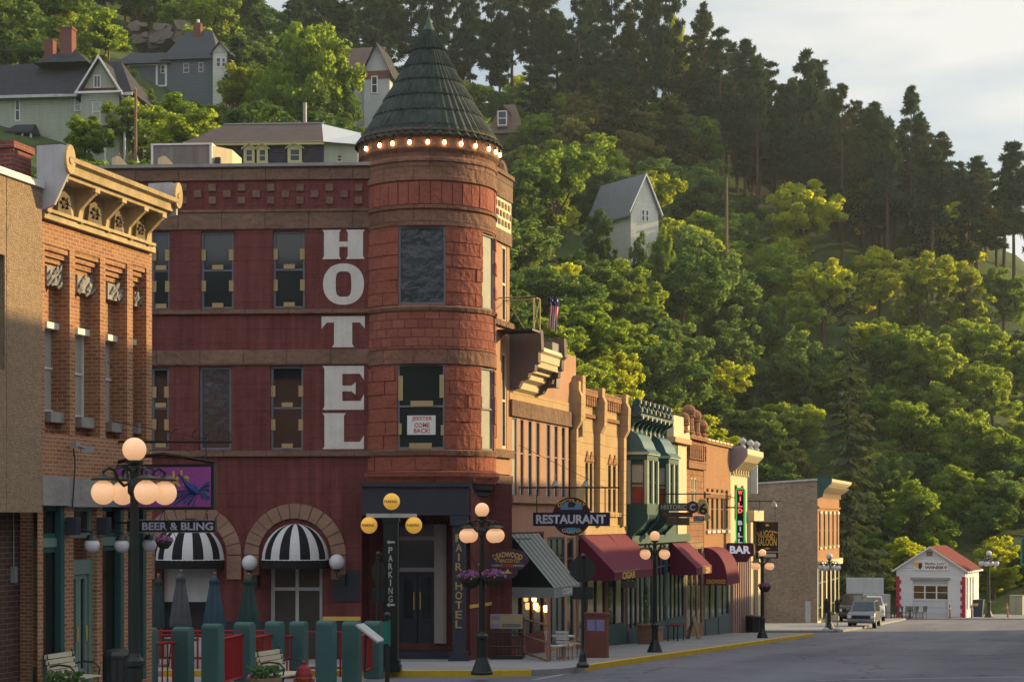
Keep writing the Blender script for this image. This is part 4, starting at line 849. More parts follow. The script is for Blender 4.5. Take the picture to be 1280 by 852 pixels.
# --- E: orange brick with tall windows
FE = rowfr(880); E = mkroot('orange_brick_building', 'bright orange brick building with a row of tall slit windows, beside the neon bar sign', FE)
xE = FE.x(912.5); zt = FE.z(556, 3); zs = FE.z(690, 3)
op = [(FE.x(pc-1.6), FE.x(pc+1.6), FE.z(662,3), FE.z(610,3)) for pc in (884.5,890.5,896.5,902.5,908.5)]
b = MB().wall(0, xE, zs, zt, op, t=.07); b.shell(.02, xE-.02, 14, -4, zt); b.build('wall', M.brickO, E)
for o_ in op:
    wo = window(E, *o_, .04, M.wood, M.glass, .06, (.5,)); MB().box(o_[0]-.12,o_[1]+.12,-.1,.1,o_[2]-.16,o_[2]).build('sill', M.dwhite, wo)
b = MB().box(0,xE,-.14,.1,zt,zt+.12).box(0,xE,-.08,.02,zt-2.55,zt-2.45); n = 22
for k in range(n): b.box(xE*k/n+.05, xE*k/n+.25, -.09, .02, zt-2.75, zt-2.55)
b.build('belt', M.brickO, E)
b = MB(); 
for k in range(7): b.box(xE*k/7+.1, xE*k/7+.9, -.2, .15, zt+.12, zt+.22)
b.build('parapet_cap', M.cream, E)
MB().box(0,xE,-.03,.02,zs-.75,zs).build('transom_panel', M.dwhite, E)
MB().wall(0, xE, -4, zs-.75, [(.3, FE.x(896), 0, zs-.85),(FE.x(898),xE-.3,0,zs-.85)], t=.07).build('pier_wall', M.bluegreen, E)
storefront(E, .3, FE.x(896), 0, zs-.85, 2, M.bluegreen, gl, .05, .7); storefront(E, FE.x(898), xE-.3, 0, zs-.85, 2, M.bluegreen, gl, .05, .7)
# --- F: cream bar building
FF = rowfr(913); Fb = mkroot('cream_bar_building', 'cream plastered bar building with a swelling bracketed cornice behind the neon sign', FF)
xE = FF.x(934); zt = FF.z(566, .5); zs = FF.z(692, 1)
op = [(FF.x(918), FF.x(921.5), FF.z(650,3), FF.z(606,3)), (FF.x(926), FF.x(929.5), FF.z(650,3), FF.z(606,3))]
b = MB().wall(0, xE, zs, zt, op, t=.07); b.shell(.02, xE-.02, 14, -4, zt); b.build('wall', M.cream, Fb)
for o_ in op: window(Fb, *o_, .04, M.wood, M.glass, .07)
o = .85; zc0 = FF.z(590, .5, .4); zc1 = FF.z(561, .5, .6)
pr_ = [(.02,zc0+.3),(-.3,zc0+.45),(-.62,zc0+.62),(-o,zc1-.4),(-o-.08,zc1-.3),(-o-.08,zc1),(.02,zc1+.1)]
MB().prism(pr_, .12, xE).build('cornice', M.cream, Fb)
MB().prism([(.02,zc0),(-.25,zc0+.1),(-.5,zc0+.35),(-.78,zc1-.6),(-o-.1,zc1-.35),(-o-.05,zc1-.05),(-.6,zc1+.18),(.02,zc1+.2)], 0, .12).build('cornice_end', mk('dusty_mauve_paint', (.26,.20,.22), .8, .15, 2), Fb)
b = MB(); n = 7
for k in range(n): b = MB(); scroll(.3+(xE-.7)*k/(n-1), .2, b, .85, .6, zc0+.7); b.build('bracket', M.cream, Fb)
for xx in (.4, xE*.55, xE-.4): MB().lathe([(.16,0),(.16,.12),(.08,.18),(.2,.34),(.2,.44),(.02,.58)], 10, (xx,-.6,zc1+.05)).build('finial', M.dwhite, Fb)
MB().wall(0, xE, -4.5, zs, [(.5, xE-.5, 0, zs-.2)], t=.07).build('pier_wall', mk('mauve_wood_paint', (.30,.20,.19), .75, .12, 2), Fb)
b = MB()
for k in range(8): xx = .1+(xE-.4)*k/7; b.box(xx, xx+.22, -.16, .0, -.3, zs-.15)
b.build('column', mk('mauve_wood_paint', (.3,.2,.19)), Fb)
storefront(Fb, .5, xE-.5, 0, zs-.2, 3, M.wood, gl, .05, .6)
FF2 = rowfr(934.3); F2 = mkroot('narrow_cream_shop', 'low narrow cream shopfront between the neon sign and the old brick side wall', FF2)
xE = FF2.x(946); zt = FF2.z(642, 1)
b = MB().wall(0, xE, -4.5, zt, [(1.0, xE-1.0, 0, zt-.9)], t=.07); b.shell(.02, xE-.02, 14, -5, zt); b.build('wall', M.wood, F2)
MB().box(.0,.7,-.2,.05,-.5,zt).box(xE-.7,xE+.05,-.2,.05,-.5,zt).build('pilaster', M.cream, F2); MB().box(-.05,xE+.1,-.4,.1,zt-.4,zt+.2).build('cornice', M.cream, F2)
storefront(F2, 1.0, xE-1.0, 0, zt-.9, 2, M.dwhite, gl, .05, .5)
# --- G: old brick block standing by itself
FG = rowfr(1022); Gb = mkroot('old_brick_block', 'freestanding old brick block with white cornice and green shopfront beyond the row', FG)
xE = 13.2; zt = FG.z(600, 0); zs = FG.z(702, 2)
op = [(xE*k/5-.45+1.3, xE*k/5+.45+1.3, FG.z(683,3), FG.z(642,3)) for k in range(5)]
MB().wall(0, xE, zs, zt, op, t=.07).build('wall', M.brickO, Gb)
b = MB().shell(0, xE, 13, -6, zt); b.v = [(x_, y_, z_-(y_*.06 if z_ > 0 else 0)) for x_, y_, z_ in b.v]; b.build('side_wall', M.brickG, Gb)
MB().box(-.08,.12,-.05,13,zt-.98 if False else zt-.0-.0,zt+.14).build('coping', M.grey, Gb) if False else None
b = MB(); b.face([(-.1,0,zt+.14),(-.1,13,zt-.64),(.3,13,zt-.64),(.3,0,zt+.14)]); b.face([(-.1,0,zt),(-.1,0,zt+.14),(-.1,13,zt-.64),(-.1,13,zt-.78)][::-1]); b.build('coping', M.dwhite, Gb)
for o_ in op:
    wo = window(Gb, *o_, .04, M.bluegreen, M.glass, .07); MB().box(o_[0]-.15,o_[1]+.15,-.14,.02,o_[3],o_[3]+.22).build('lintel', M.cream, wo); MB().box(o_[0]-.12,o_[1]+.12,-.12,.1,o_[2]-.16,o_[2]).build('sill', M.cream, wo)
MB().box(0,xE,-.12,.02,zt-2.05,zt-1.9).build('belt', M.brickO, Gb)
MB().prism([(.02,zt-.55),(-.3,zt-.5),(-.7,zt-.3),(-.95,zt-.1),(-1.0,zt+.12),(.02,zt+.2)], .2, xE+.1).build('cornice', M.cream, Gb)
MB().prism([(.02,zt-1.35),(-.35,zt-1.2),(-.5,zt-.7),(-1.02,zt-.2),(-1.05,zt+.15),(.02,zt+.22)], -.02, .2).build('cornice_end', M.teal, Gb)
b = MB(); n = 12
for k in range(n): b = MB(); scroll(.4+(xE-.8)*k/(n-1), .22, b, .85, .75, zt-.4); b.build('bracket', M.cream, Gb)
MB().box(0,xE,-.3,.05,zs-.35,zs+.1).build('shop_cornice', M.cream, Gb)
op = [(xE*k/5+.3, xE*(k+1)/5-.3, .1, zs-.45) for k in range(5)]
MB().wall(0, xE, -6, zs-.35, op, t=.07).build('pier_wall', M.cream, Gb)
for o_ in op: window(Gb, *o_, .04, mk('bottle_green_paint', (.03,.075,.05), .6, .1, 2), gl, .14, (.25,.72))
MB().box(FG.x(1018,-.3) if False else -.02,.0,.5,.9,-.4,1.6).build('side_board', M.dwhite, Gb)
rb = thing('rooftop_box', 'pale grey rooftop equipment box behind the cream bar cornice', 'equipment', W(917, 604, 104), -10)
MB().box(-.3,1.0,-.7,.7,-.6,.95).box(-.34,1.04,-.74,.74,.95,1.0).build('cabinet', M.grey, rb); MB().box(1.05,1.4,-.4,.4,-.6,1.1).build('duct', M.dwhite, rb)
# --- winery
wz = ZC+(YH-772)*160/F
WF = Fr(1120.5, 158, -24, wz); WN = mkroot('winery_garage', 'small white gabled garage with red quoins at the end of the street', WF)
ww = WF.x(1206); hw = WF.z(711, ww/2); hr = WF.z(683.5, ww/2); dp = 7.5
b = MB(); ox = WF.x(1141), WF.x(1185); oz = WF.z(724, 3)
b.wall(0, ww, 0, hw, [(ox[0], ox[1], 0, oz)], t=.25); b.face([(0,0,hw),(ww,0,hw),(ww/2,0,hr)])
b.face([(0,0,0),(0,0,hw),(0,dp,hw),(0,dp,0)]); b.face([(0,dp,0),(0,dp,hw),(ww/2,dp,hr),(ww,dp,hw),(ww,dp,0)])
sw = [(1.0+1.5*k, 1.7+1.5*k, .9, hw-.7) for k in range(3)]
b2 = MB().wall(0, dp, 0, hw, sw, t=.15); b.build('wall', M.sidingW if False else mk('white_boarded_wall', (.60,.62,.66), .7, .06, 1, brick=(9,.2,.01,(.6,.62,.66),(.45,.46,.5),.4)), WN)
o2 = b2.build('side_wall', mk('white_boarded_wall', (.6,.62,.66)), WN); o2.location = (ww, 0, 0); o2.rotation_euler = (0,0,R_(90))
for s_ in sw:
    wo = window(WN, *s_, .08, M.white, M.glass, .07); wo.location = (ww,0,0); wo.rotation_euler = (0,0,R_(90))
e = .35; sl_ = (hr-hw)/(ww/2)
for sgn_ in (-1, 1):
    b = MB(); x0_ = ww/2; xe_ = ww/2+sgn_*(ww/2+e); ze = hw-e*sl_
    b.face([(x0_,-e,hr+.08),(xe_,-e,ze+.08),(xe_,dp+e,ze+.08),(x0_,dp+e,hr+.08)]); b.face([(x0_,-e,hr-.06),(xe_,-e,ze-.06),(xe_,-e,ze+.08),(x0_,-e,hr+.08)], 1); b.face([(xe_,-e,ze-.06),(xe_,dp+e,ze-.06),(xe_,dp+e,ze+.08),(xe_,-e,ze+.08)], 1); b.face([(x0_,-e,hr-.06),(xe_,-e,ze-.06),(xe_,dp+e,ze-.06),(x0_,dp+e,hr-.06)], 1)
    b.build('roof', [mk('shade_darkened_red_roof', (.13,.022,.026), .95, .12, 2), M.white], WN)  # red lowered so the shade over the roof sits in its colour
redq = mk('red_quoin_paint', (.33,.03,.05), .7, .12, 2)
for xx in (0, ww):
    b = MB(); n = 11
    for k in range(n): 
        w_ = .42 if k % 2 else .28; b.box(xx-(0 if xx == 0 else w_)-.0+(-.04 if xx == 0 else .04), xx+(w_ if xx == 0 else .04), -.05, .3, hw*.86*k/n, hw*.86*(k+1)/n-.01)
    b.build('quoin', redq, WN)
MB().box(.3,ox[0],-.04,.02,0,.3).box(ox[1],ww-.3,-.04,.02,0,.3).build('plinth', redq, WN)
zm0, zm1 = WF.z(749, 3), WF.z(731, 3)
gd = MB().box(ox[0],ox[1],.16,.22,0,zm0).box(ox[0],ox[1],.16,.22,zm1,oz).build('garage_door', mk('grey_white_door', (.47,.49,.53), .6, .05, 1, brick=(9,.55,.015,(.47,.49,.53),(.3,.3,.33),.4)), WN)
n = 3
for k in range(n):
    xa = ox[0]+(ox[1]-ox[0])*k/n; xb = ox[0]+(ox[1]-ox[0])*(k+1)/n; window(WN, xa, xb, zm0, zm1, .18, M.white, glass('warm_glass', (.06,.035,.015), .1), .06, (.5,))
MB().box(ox[0]-.2,ox[1]+.2,-.12,.03,oz,oz+.18).build('lintel', M.grey, WN)
xa, xb, za, zb_ = WF.rect(1158,1165.5,688.5,694.5); MB().box(xa,xb,-.05,.02,za,zb_).build('vent', M.wood, WN)
sg = thing('winery_sign', 'white WINERY sign board with a grape mark over the garage door', 'sign', WF.w(*(lambda q_: (q_[0], -.06, q_[1]))(WF.q(1164, 706.5))), WF.ang)
hw_ = (WF.x(1185)-WF.x(1142))/2; MB().box(-hw_,hw_,-.03,.03,-.42,.42).build('board', M.white, sg)
dk = mk('dark_purple_ink', (.04,.02,.05), .6, .05)
text("Belle Joli'", sg, dk, .35, .16, -.04, w=1.7, h=.26, off=.015); text("WINERY", sg, dk, .45, -.16, -.04, w=2.0, h=.26, off=.03)
b = MB(); b.prism([(-1.55,.3),(-1.0,.34),(-.85,.1),(-1.05,-.3),(-1.25,-.1),(-1.5,.05)], -.045, -.03, ax='y'); b.build('emblem', M.gold, sg); MB().prism([(-1.1,.2),(-.8,.28),(-.78,-.1),(-.95,-.35),(-1.1,-.2)], -.05, -.046, ax='y').build('emblem', dk, sg)

# ------------------------------------------------------------------ buildings on the shaded side of the street (they cast the long shadow)
def opp(d0, d1, h, mat, lab, n):
    d = d1; fr = Fr(640+(LX(-6.5, d))/d*F, d, ROWANG+180, G((d0+d1)/2)-.3); r_ = mkroot('brick_store', lab, fr, 'stores on the shaded side of the street'); L = (d1-d0)/.9547
    b = MB(); ops_ = []
    for fl in range(2, int((h-1)/3.3)+1): ops_ += [(L*(k+.3)/n, L*(k+.7)/n, 3.6*(fl-1)+1.2, 3.6*(fl-1)+3.0) for k in range(n) if 3.6*(fl-1)+3.2 < h]
    b.wall(0, L, -1, h, ops_, t=.25); b.shell(0, L, 12, -1, h); b.build('wall', mat, r_); MB().box(-.1,L+.1,-.4,.1,h-.5,h).build('cornice', M.tanst, r_)
    for o_ in ops_: window(r_, *o_, .15, M.dwhite, M.glass, .08)
OPP = [(23,39,16.0,M.brickL,4),(39,55,16.8,M.brickG,4),(55,67,15.0,M.brickO,3),(67,80,15.3,M.tanst,3),(80,95,13.3,M.brickL,4),(95,108,12.2,M.brickG,4),(108,118,11.4,M.brickL,3)]
for i, (d0, d1, h, mt, n) in enumerate(OPP): opp(d0, d1, h, mt, 'brick store on the far right side of the street facing the hotel row', n)
# ------------------------------------------------------------------ awnings
def pxof(fr, x, o): 
    p = fr.w(x, -o, 0); return 640+p.x/p.y*F
def out_for(fr, x, px):
    lo, hi = 0, 6
    for _ in range(40):
        m = (lo+hi)/2
        if pxof(fr, x, m) < px: lo = m
        else: hi = m
    return lo
def awning(fr, pl, pr, yw, pf, yf, yv, mat, lab, txt=None, tw=1., tx=.5, th=.22, grp=None, curve=False, stripe=None, side_txt=None):
    xa, xb = fr.x(pl), fr.x(pr); o = out_for(fr, xa, pf); zw = fr.z(yw, xa); zf = fr.z(yf, xa, o); zv = fr.z(yv, xa, o)
    L = xb-xa; t = thing('awning', lab, 'awning', fr.w(xa, -.02, zf), fr.ang, grp); h = zw-zf; v = zv-zf
    n = 10 if curve else 1
    P = [(-o*math.sin(math.pi/2*k/n), h*math.cos(math.pi/2*k/n)) for k in range(n+1)] if curve else [(0, h), (-o, 0)]
    b = MB()
    ns = stripe or 1
    for (y0, z0), (y1, z1) in zip(P, P[1:]):
        for k in range(ns):
            u0, u1 = L*k/ns, L*(k+1)/ns; b.face([(u0,y0,z0),(u0,y1,z1),(u1,y1,z1),(u1,y0,z0)], k%2)
    b.build('canopy', [mat, mk('dark_grey_stripe', (.12,.135,.13), .85, .1, 1.2)] if stripe else mat, t)
    b = MB().face([(0,-o-.004,v),(L,-o-.004,v),(L,-o-.004,.0),(0,-o-.004,.0)]).box(0,L,-o-.012,-o-.002,-.02,.0); 
    b.face([(-.004,-.0,v),(-.004,-o,v),(-.004,-o,0),(-.004,0,0)]); b.face([(L+.004,0,v),(L+.004,0,0),(L+.004,-o,0),(L+.004,-o,v)]); b.build('valance', mat, t)
    for xx in (0, L):
        MB().face([(xx,0,0)]+[(xx,y,z) for y, z in P]).build('side_panel', mat if not stripe else M.blackc, t)
    MB().tube([(.02,-.01,.0),(.02,-o+.02,0),(L-.02,-o+.02,0),(L-.02,-.01,0)], .018, 5).build('frame', M.grey, t)
    if txt: text(txt, t, M.gold if not stripe else M.white, L*tx, v/2, -o-.022, w=tw, h=th, off=.03)
    if side_txt: text(side_txt, t, M.gold, -o*.52, v/2, -.02, w=o*.86, h=th, off=.03, side='x')
    return t
gb = 'burgundy canvas awnings'
awning(FA, 637.5, 672.5, 667, 691.5, 734, 747, M.greyc, 'grey striped sloping awning over the smoke shop front, beside the burgundy awnings', 'CIGARS', 1.5, .55, .2, stripe=13)
awning(FB, 724, 759, 669, 767.5, 715, 725.5, M.burg, 'burgundy awning with gold lettering nearest the grey striped awning', 'CIGAR', 2.1, .52, .27, gb)
awning(FB, 760.5, 786, 668, 798, 712, 722, M.burg, 'plain burgundy awning between the first burgundy awning and the green bay windows', None, grp=gb)
awning(FC, 837, 857.5, 676, 870, 709, 718.5, M.burg, 'burgundy awning under the hanging saloon signs, with a short gold sign on its front', 'SALOON', 1.9, .6, .3, gb)
awning(FE, 880, 896, 684, 908, 722, 731, M.burg, 'rounded burgundy awning reading DEADWOOD, farthest down the street', None, grp=gb, curve=True, side_txt='DEADWOOD')
# ------------------------------------------------------------------ street lamps
FLM = [mk('purple_petals', (.30,.09,.38), .8, .35, 6), mk('pink_petals', (.55,.16,.36), .8, .3, 6), mk('basket_leaves', (.05,.10,.03), .8, .3, 6)]
def basket(loc, lab, s=1.):
    t = thing('flower_basket', lab, 'flower basket', loc, 0, 'hanging flower baskets')
    MB().lathe([(.02,-.26),(.14,-.24),(.25,-.10),(.28,0),(.24,.01),(.0,.0)], 14).build('bowl', mk('coir_liner', (.045,.038,.03), .95, .3, 8), t).scale = (s,s,s)
    b = MB(); r = random.Random(5)
    for k in range(420):
        a = r.random()*6.283; rr = .30*math.sqrt(r.random()); z = .03+r.random()*.16*(1.3-rr/.36)-max(0, rr-.26)*1.2; q = r.uniform(.018,.034)
        c = Vector((rr*math.cos(a), rr*math.sin(a), z)); u = Vector((r.gauss(0,1),r.gauss(0,1),r.gauss(0,1))).normalized(); v_ = u.orthogonal().normalized()
        b.face([c+u*q, c+v_*q, c-u*q, c-v_*q], r.choice((0,0,1,2,2)))
    b.build('flowers', FLM, t).scale = (s,s,s)
    MB().tube([(-.26,0,0),(0,0,.62)], .006, 4).tube([(.26,0,0),(0,0,.62)], .006, 4).tube([(0,.26,0),(0,0,.62)], .006, 4).build('hanger', M.black, t)
    return t
def lamp_proto(gm, name_lab, arm=33):
    t = thing('street_lamp', name_lab, 'street lamp', (0,0,0), 0, 'five globe street lamps along the street')
    MB().lathe([(.27,0),(.27,.06),(.25,.09),(.24,.12),(.17,.3),(.125,.42),(.115,.85),(.15,.88),(.15,.95),(.105,1.0),(.085,1.06),(.07,2.6),(.062,3.35),(.1,3.4),(.1,3.5),(.06,3.6),(.075,3.72),(.05,3.80),(.13,3.83),(.13,3.87),(.0,3.88)], 12).build('post', M.dgreen, t, smooth=False)
    MB().sphere((0,0,4.03), .175, 20).build('globe', gm, t, smooth=True)
    for k in range(4):
        a = R_(arm+90*k); c, s = math.cos(a), math.sin(a)
        P = lambda r, z: (r*c, r*s, z)
        ar = MB().tube([P(.04,3.55),P(.16,3.50),P(.26,3.60),P(.3,3.72),P(.38,3.76),P(.47,3.70),P(.47,3.60)], .024, 6).tube([P(.06,3.72),P(.2,3.78),P(.3,3.74)], .018, 6)
        ar.lathe([(.04,3.66),(.10,3.63),(.175,3.60),(.175,3.575),(.06,3.57)], 14, (.47*c,.47*s,0)); ar.build('arm', M.dgreen, t)
        MB().sphere((.47*c,.47*s,3.40), .178, 18).build('globe', gm, t, smooth=True)
    return t
L0 = lamp_proto(M.globe_on, 'black lamp with five lit globes in front of the brick shop, nearest')
def put_lamp(o, px, D, lab, s=1., rz=0, zoff=.15):
    d = D*F; o.location = ((px-640)*D, d, G(d)+zoff); o['label'] = lab; o.scale = (s,s,s); o.rotation_euler = (0,0,R_(rz)); return o
put_lamp(L0, 168, .01169, 'tall lit five globe lamp in front of the brick corner shop, largest lamp')
put_lamp(copy_tree(L0), 602.5, .01961, 'lit five globe lamp with two purple flower baskets at the hotel corner', rz=4)
put_lamp(copy_tree(L0), 818.5, .02778, 'lit five globe lamp on the yellow kerb in front of the green bay windows', rz=10)
put_lamp(copy_tree(L0), 953, .03788, 'lit five globe lamp with one purple flower basket in front of the neon bar sign', rz=12)
Lf = lamp_proto(M.globe_off, '', 40)
put_lamp(Lf, 1036.7, .0487, 'unlit five globe lamp in front of the old brick block with the white cornice', 1.1, 20)
put_lamp(copy_tree(Lf), 1236, .0715, 'unlit five globe lamp right of the white garage, farthest of the lamps', 1.42, 20, .1)
def at(px, py, d): return W(px, py, d)
p = W(588, 727, 43.3); basket((p.x, p.y, p.z+.1), 'purple flower basket on the left of the hotel corner lamp'); p = W(617, 725, 43.0); basket((p.x, p.y, p.z+.1), 'purple flower basket on the right of the hotel corner lamp')
p = W(956, 734, 83.0); basket((p.x, p.y, p.z+.05), 'purple flower basket on the lamp in front of the neon bar sign', 1.05)
p = W(205, 676, 34.5); basket(p, 'small pink flower basket hanging below the beer sign', .6)
# ------------------------------------------------------------------ signs over the pavement
def signfr(pw, K=KROW, ang=PERP): d = K*F/(VP-pw); return Fr(pw, d, ang, 0)
def sign(name, lab, fr, pa, pb, ya, yb, grp=None):
    xa, xb, za, zb = fr.rect(pa, pb, ya, yb); c = ((xa+xb)/2, (za+zb)/2); t = thing(name, lab, 'sign', fr.w(c[0], 0, c[1]), fr.ang, grp)
    loc = lambda px, py: (fr.x(px)-c[0], fr.z(py, fr.x(px))-c[1]); return t, (xb-xa)/2, (zb-za)/2, loc
S1 = signfr(649)
t, hw, hh, loc = sign('hanging_sign', 'long blue RESTAURANT sign with an oyster oval above the grey awning', S1, 667, 762, 640, 657)
navyS = mk('sign_navy', (.018,.022,.05), .6, .1, 3); brnS = mk('sign_brown', (.045,.025,.022), .6, .1, 3); slv = mk('silver_lettering', (.50,.52,.62), .5, .06, 4)
c = loc(714.5, 645); rx = loc(738.5, 645)[0]-c[0]; rz_ = c[1]-loc(714, 669)[1]
MB().prism([(c[0]+rx*math.cos(2*math.pi*k/32), c[1]+rz_*math.sin(2*math.pi*k/32)) for k in range(32)], -.03, .03, ax='y').build('oval_board', brnS, t)
MB().box(-hw,hw,-.06,.06,-hh,hh).build('board', navyS, t)
text('RESTAURANT', t, slv, 0, 0, -.067, w=hw*1.84, h=hh*1.35, off=.035)
text('OYSTER BAY', t, M.gold, c[0], c[1]+rz_*.80, -.037, w=rx*1.5, h=.13, off=.02, arc=rx*1.05); text('GAMING', t, M.dwhite, c[0], c[1]-rz_*.80, -.037, w=rx*1.0, h=.12, off=.02, arc=-rx*1.1)
MB().prism([(c[0]+rx*.58*math.cos(math.pi*k/16), c[1]+.22+rz_*.44*math.sin(math.pi*k/16)) for k in range(17)], -.045, -.029, ax='y').build('picture', mk('sign_sky_blue', (.10,.24,.42), .6, .2, 5), t)
MB().prism([(c[0]-.12,c[1]+.3),(c[0]+.1,c[1]+.3),(c[0]+.16,c[1]+.42),(c[0],c[1]+.5),(c[0]-.1,c[1]+.44)], -.052, -.044, ax='y').build('emblem', brnS, t)
MB().prism([(c[0]+.22*math.cos(2*math.pi*k/14), c[1]-.42+.06*math.sin(2*math.pi*k/14)) for k in range(14)], -.045, -.029, ax='y').build('picture', mk('sign_sky_blue', (.1,.24,.42)), t)
r0, r1 = loc(649, 609), loc(775, 609); q0 = loc(671, 611); q1 = loc(738, 611)
MB().tube([(r0[0],0,r0[1]),(r1[0],0,r1[1]-.0)], .03, 6).tube([(q0[0],0,q0[1]),(q0[0],0,hh)], .018, 5).tube([(hw-.15,0,r0[1]),(hw-.15,0,hh)], .018, 5).tube([(r0[0],0,r0[1]+1.4),(r1[0]-.5,0,r1[1])], .008, 4).build('bracket', M.black, t)
for px in (695, 733):
    q = loc(px, 605); MB().tube([(q[0],-.05,q[1]+.35),(q[0],-.1,q[1]+.1)], .02, 5).lathe([(.04,.12),(.09,.02),(.16,-.06),(.15,-.07)], 10, (q[0],-.12,q[1])).build('sign_light', M.grey, t)
S2 = signfr(606)
t, hw, hh, loc = sign('hanging_sign', 'purple oval tobacco shop sign with gold letters behind the hotel corner lamp', S2, 610, 660, 685, 714)
pur = mk('sign_purple', (.075,.04,.075), .6, .12, 4)
sc_ = [(hw*math.cos(2*math.pi*k/36)*(1+.03*math.cos(8*2*math.pi*k/36)), hh*math.sin(2*math.pi*k/36)) for k in range(36)]
MB().prism(sc_, -.03, .03, ax='y').prism([(.30*math.cos(2*math.pi*k/16), -hh-.02+.2*math.sin(2*math.pi*k/16)) for k in range(16)], -.025, .025, ax='y').build('board', pur, t)
text('DEADWOOD', t, M.gold, 0, hh*.48, -.034, w=hw*1.5, h=.17, off=.03, arc=hw*1.8); text('TOBACCO CO.', t, M.gold, 0, -.02, -.034, w=hw*1.25, h=.11, off=.02)
MB().box(-hw*.8,hw*.8,-.038,-.03,-hh*.55,-hh*.38).build('band', M.grey, t); MB().box(-hw*.28,hw*.28,-.042,-.034,-hh*.62,-hh*.30).build('band', mk('sign_red', (.3,.06,.03), .6, .1), t)
MB().prism([(-.12,-hh-.06),(.16,-hh-.05),(.06,-hh+.0),(.02,-hh+.09),(-.05,-hh+.02)], -.032, -.024, ax='y').build('emblem', M.gold, t)
q = loc(657, 673); MB().tube([(-hw*.2,0,q[1]),(hw+.1,0,q[1])], .015, 5).tube([(-hw*.2,0,q[1]),(-hw*.2,0,hh-.02)], .012, 5).tube([(hw*.55,0,q[1]),(hw*.55,0,hh*.8)], .012, 5).build('bracket', M.black, t)
S3 = signfr(775.5)
t, hw, hh, loc = sign('hanging_sign', 'small hanging sign with a yellow top and a pale bottom board behind the second lamp', S3, 777, 794.5, 704, 734)
MB().box(-hw,hw,-.04,.04,hh*.15,hh*.9).build('board', mk('sign_ochre', (.40,.30,.05), .6, .15, 4), t); MB().box(-hw,hw,-.03,.03,-hh*.35,hh*.1).build('board', mk('sign_slate', (.035,.05,.05), .6, .2, 4), t); MB().box(-hw,hw,-.03,.03,-hh,-hh*.45).build('board', M.dwhite, t)
MB().tube([(-hw-.3,0,hh+.05),(hw+.1,0,hh+.05)], .02, 5).tube([(-hw+.1,0,hh),(-hw+.1,0,-hh)], .008, 4).tube([(hw-.1,0,hh),(hw-.1,0,-hh)], .008, 4).build('bracket', M.black, t)
S4 = signfr(808)
t, hw, hh, loc = sign('hanging_sign', 'cluster of old wooden saloon boards with a yellow 6 hanging over the pavement', S4, 824, 889, 624, 658)
B1 = mk('sign_weathered_brown', (.11,.075,.055), .8, .25, 4, streak=.2); B2 = mk('sign_dull_red', (.12,.045,.035), .8, .2, 4); ylw = mk('sign_pale_yellow', (.42,.34,.16), .7, .15, 4)
def rb_(pa, pb, ya, yb, y0, y1, mat, nm='board'):
    a, z1 = loc(pa, ya); c_, z0 = loc(pb, yb); return MB().box(a, c_, y0, y1, z0, z1).build(nm, mat, t), ((a+c_)/2, (z0+z1)/2, c_-a, z1-z0)
_, q = rb_(824, 861, 628.5, 638, -.04, .04, B1); text('HISTORIC', t, M.dwhite, q[0], q[1], -.046, w=q[2]*.86, h=q[3]*.6, off=.02)
_, q = rb_(827, 866, 640, 646, -.035, .035, B2); rb_(833, 862, 646.5, 656, -.04, .04, B1); rb_(829, 835, 640, 644, -.05, .02, M.redst)
c1 = loc(866, 633.5); rr = abs(loc(873.5, 633)[0]-c1[0])
MB().prism([(c1[0]+rr*math.cos(2*math.pi*k/24), c1[1]+rr*math.sin(2*math.pi*k/24)) for k in range(24)], -.06, .05, ax='y').build('board', mk('sign_charcoal', (.05,.045,.045), .7, .2, 4), t); text('C', t, M.dwhite, c1[0], c1[1], -.068, h=rr*1.1, w=rr*.9, off=.03)
pts = [loc(*p_) for p_ in ((871,630),(875,623),(882,624),(886,634),(886,642),(889,646),(884,651),(880,650),(881,643),(872,642))]
MB().prism(pts, -.02, .03, ax='y').build('board', ylw, t); q = loc(879, 635.5); text('6', t, brnS, q[0], q[1], -.035, h=.50, w=.36, off=.03)
_, q = rb_(867, 880, 644.5, 651, -.05, .02, mk('sign_blue', (.05,.06,.11), .6, .15, 4)); text('SLOTS', t, M.dwhite, q[0], q[1], -.056, w=q[2]*.85, h=q[3]*.6, off=.02)
_, q = rb_(861, 880, 651.5, 653, -.05, .02, ylw, 'arrow')
r0, r1 = loc(808, 617), loc(888, 617); MB().tube([(r0[0],0,r0[1]),(r1[0],0,r1[1])], .03, 6).tube([(loc(830,617)[0],0,r0[1]),(loc(830,617)[0],0,hh*.6)], .015, 5).tube([(loc(866,617)[0],0,r0[1]),(loc(866,617)[0],0,hh*.6)], .015, 5).tube([(loc(881,617)[0],0,r0[1]),(loc(881,617)[0],0,hh*.6)], .015, 5).build('bracket', M.black, t)
S5 = signfr(909)
t, hw, hh, loc = sign('neon_sign', 'tall neon WILD BILL BAR sign with red and white letters in a green edge', S5, 917.5, 934.5, 609, 680)
grn = mk('sign_green', (.05,.28,.06), .4, .1, 3, emit=(.12,.9,.2), es=.22); drk = mk('sign_dark_panel', (.018,.012,.016), .5, .1); wht = mk('neon_white', (.6,.62,.66), .4, .05, emit=(.8,.85,1), es=.18); rd = mk('neon_red', (.7,.06,.06), .4, .05, emit=(1,.10,.08), es=.95)
MB().prism([(-hw*.7,-hh),(hw*.7,-hh),(hw*.7,-hh*.9),(hw*.72,hh*.9),(hw*.45,hh),(-hw*.45,hh),(-hw*.72,hh*.9),(-hw*.7,-hh*.9)], -.14, .14, ax='y').prism([(-hw*1.0,-hh*1.02),(hw*1.0,-hh*1.02),(hw*.72,-hh*.82),(-hw*.72,-hh*.82)], -.13, .13, ax='y').build('cabinet', grn, t)
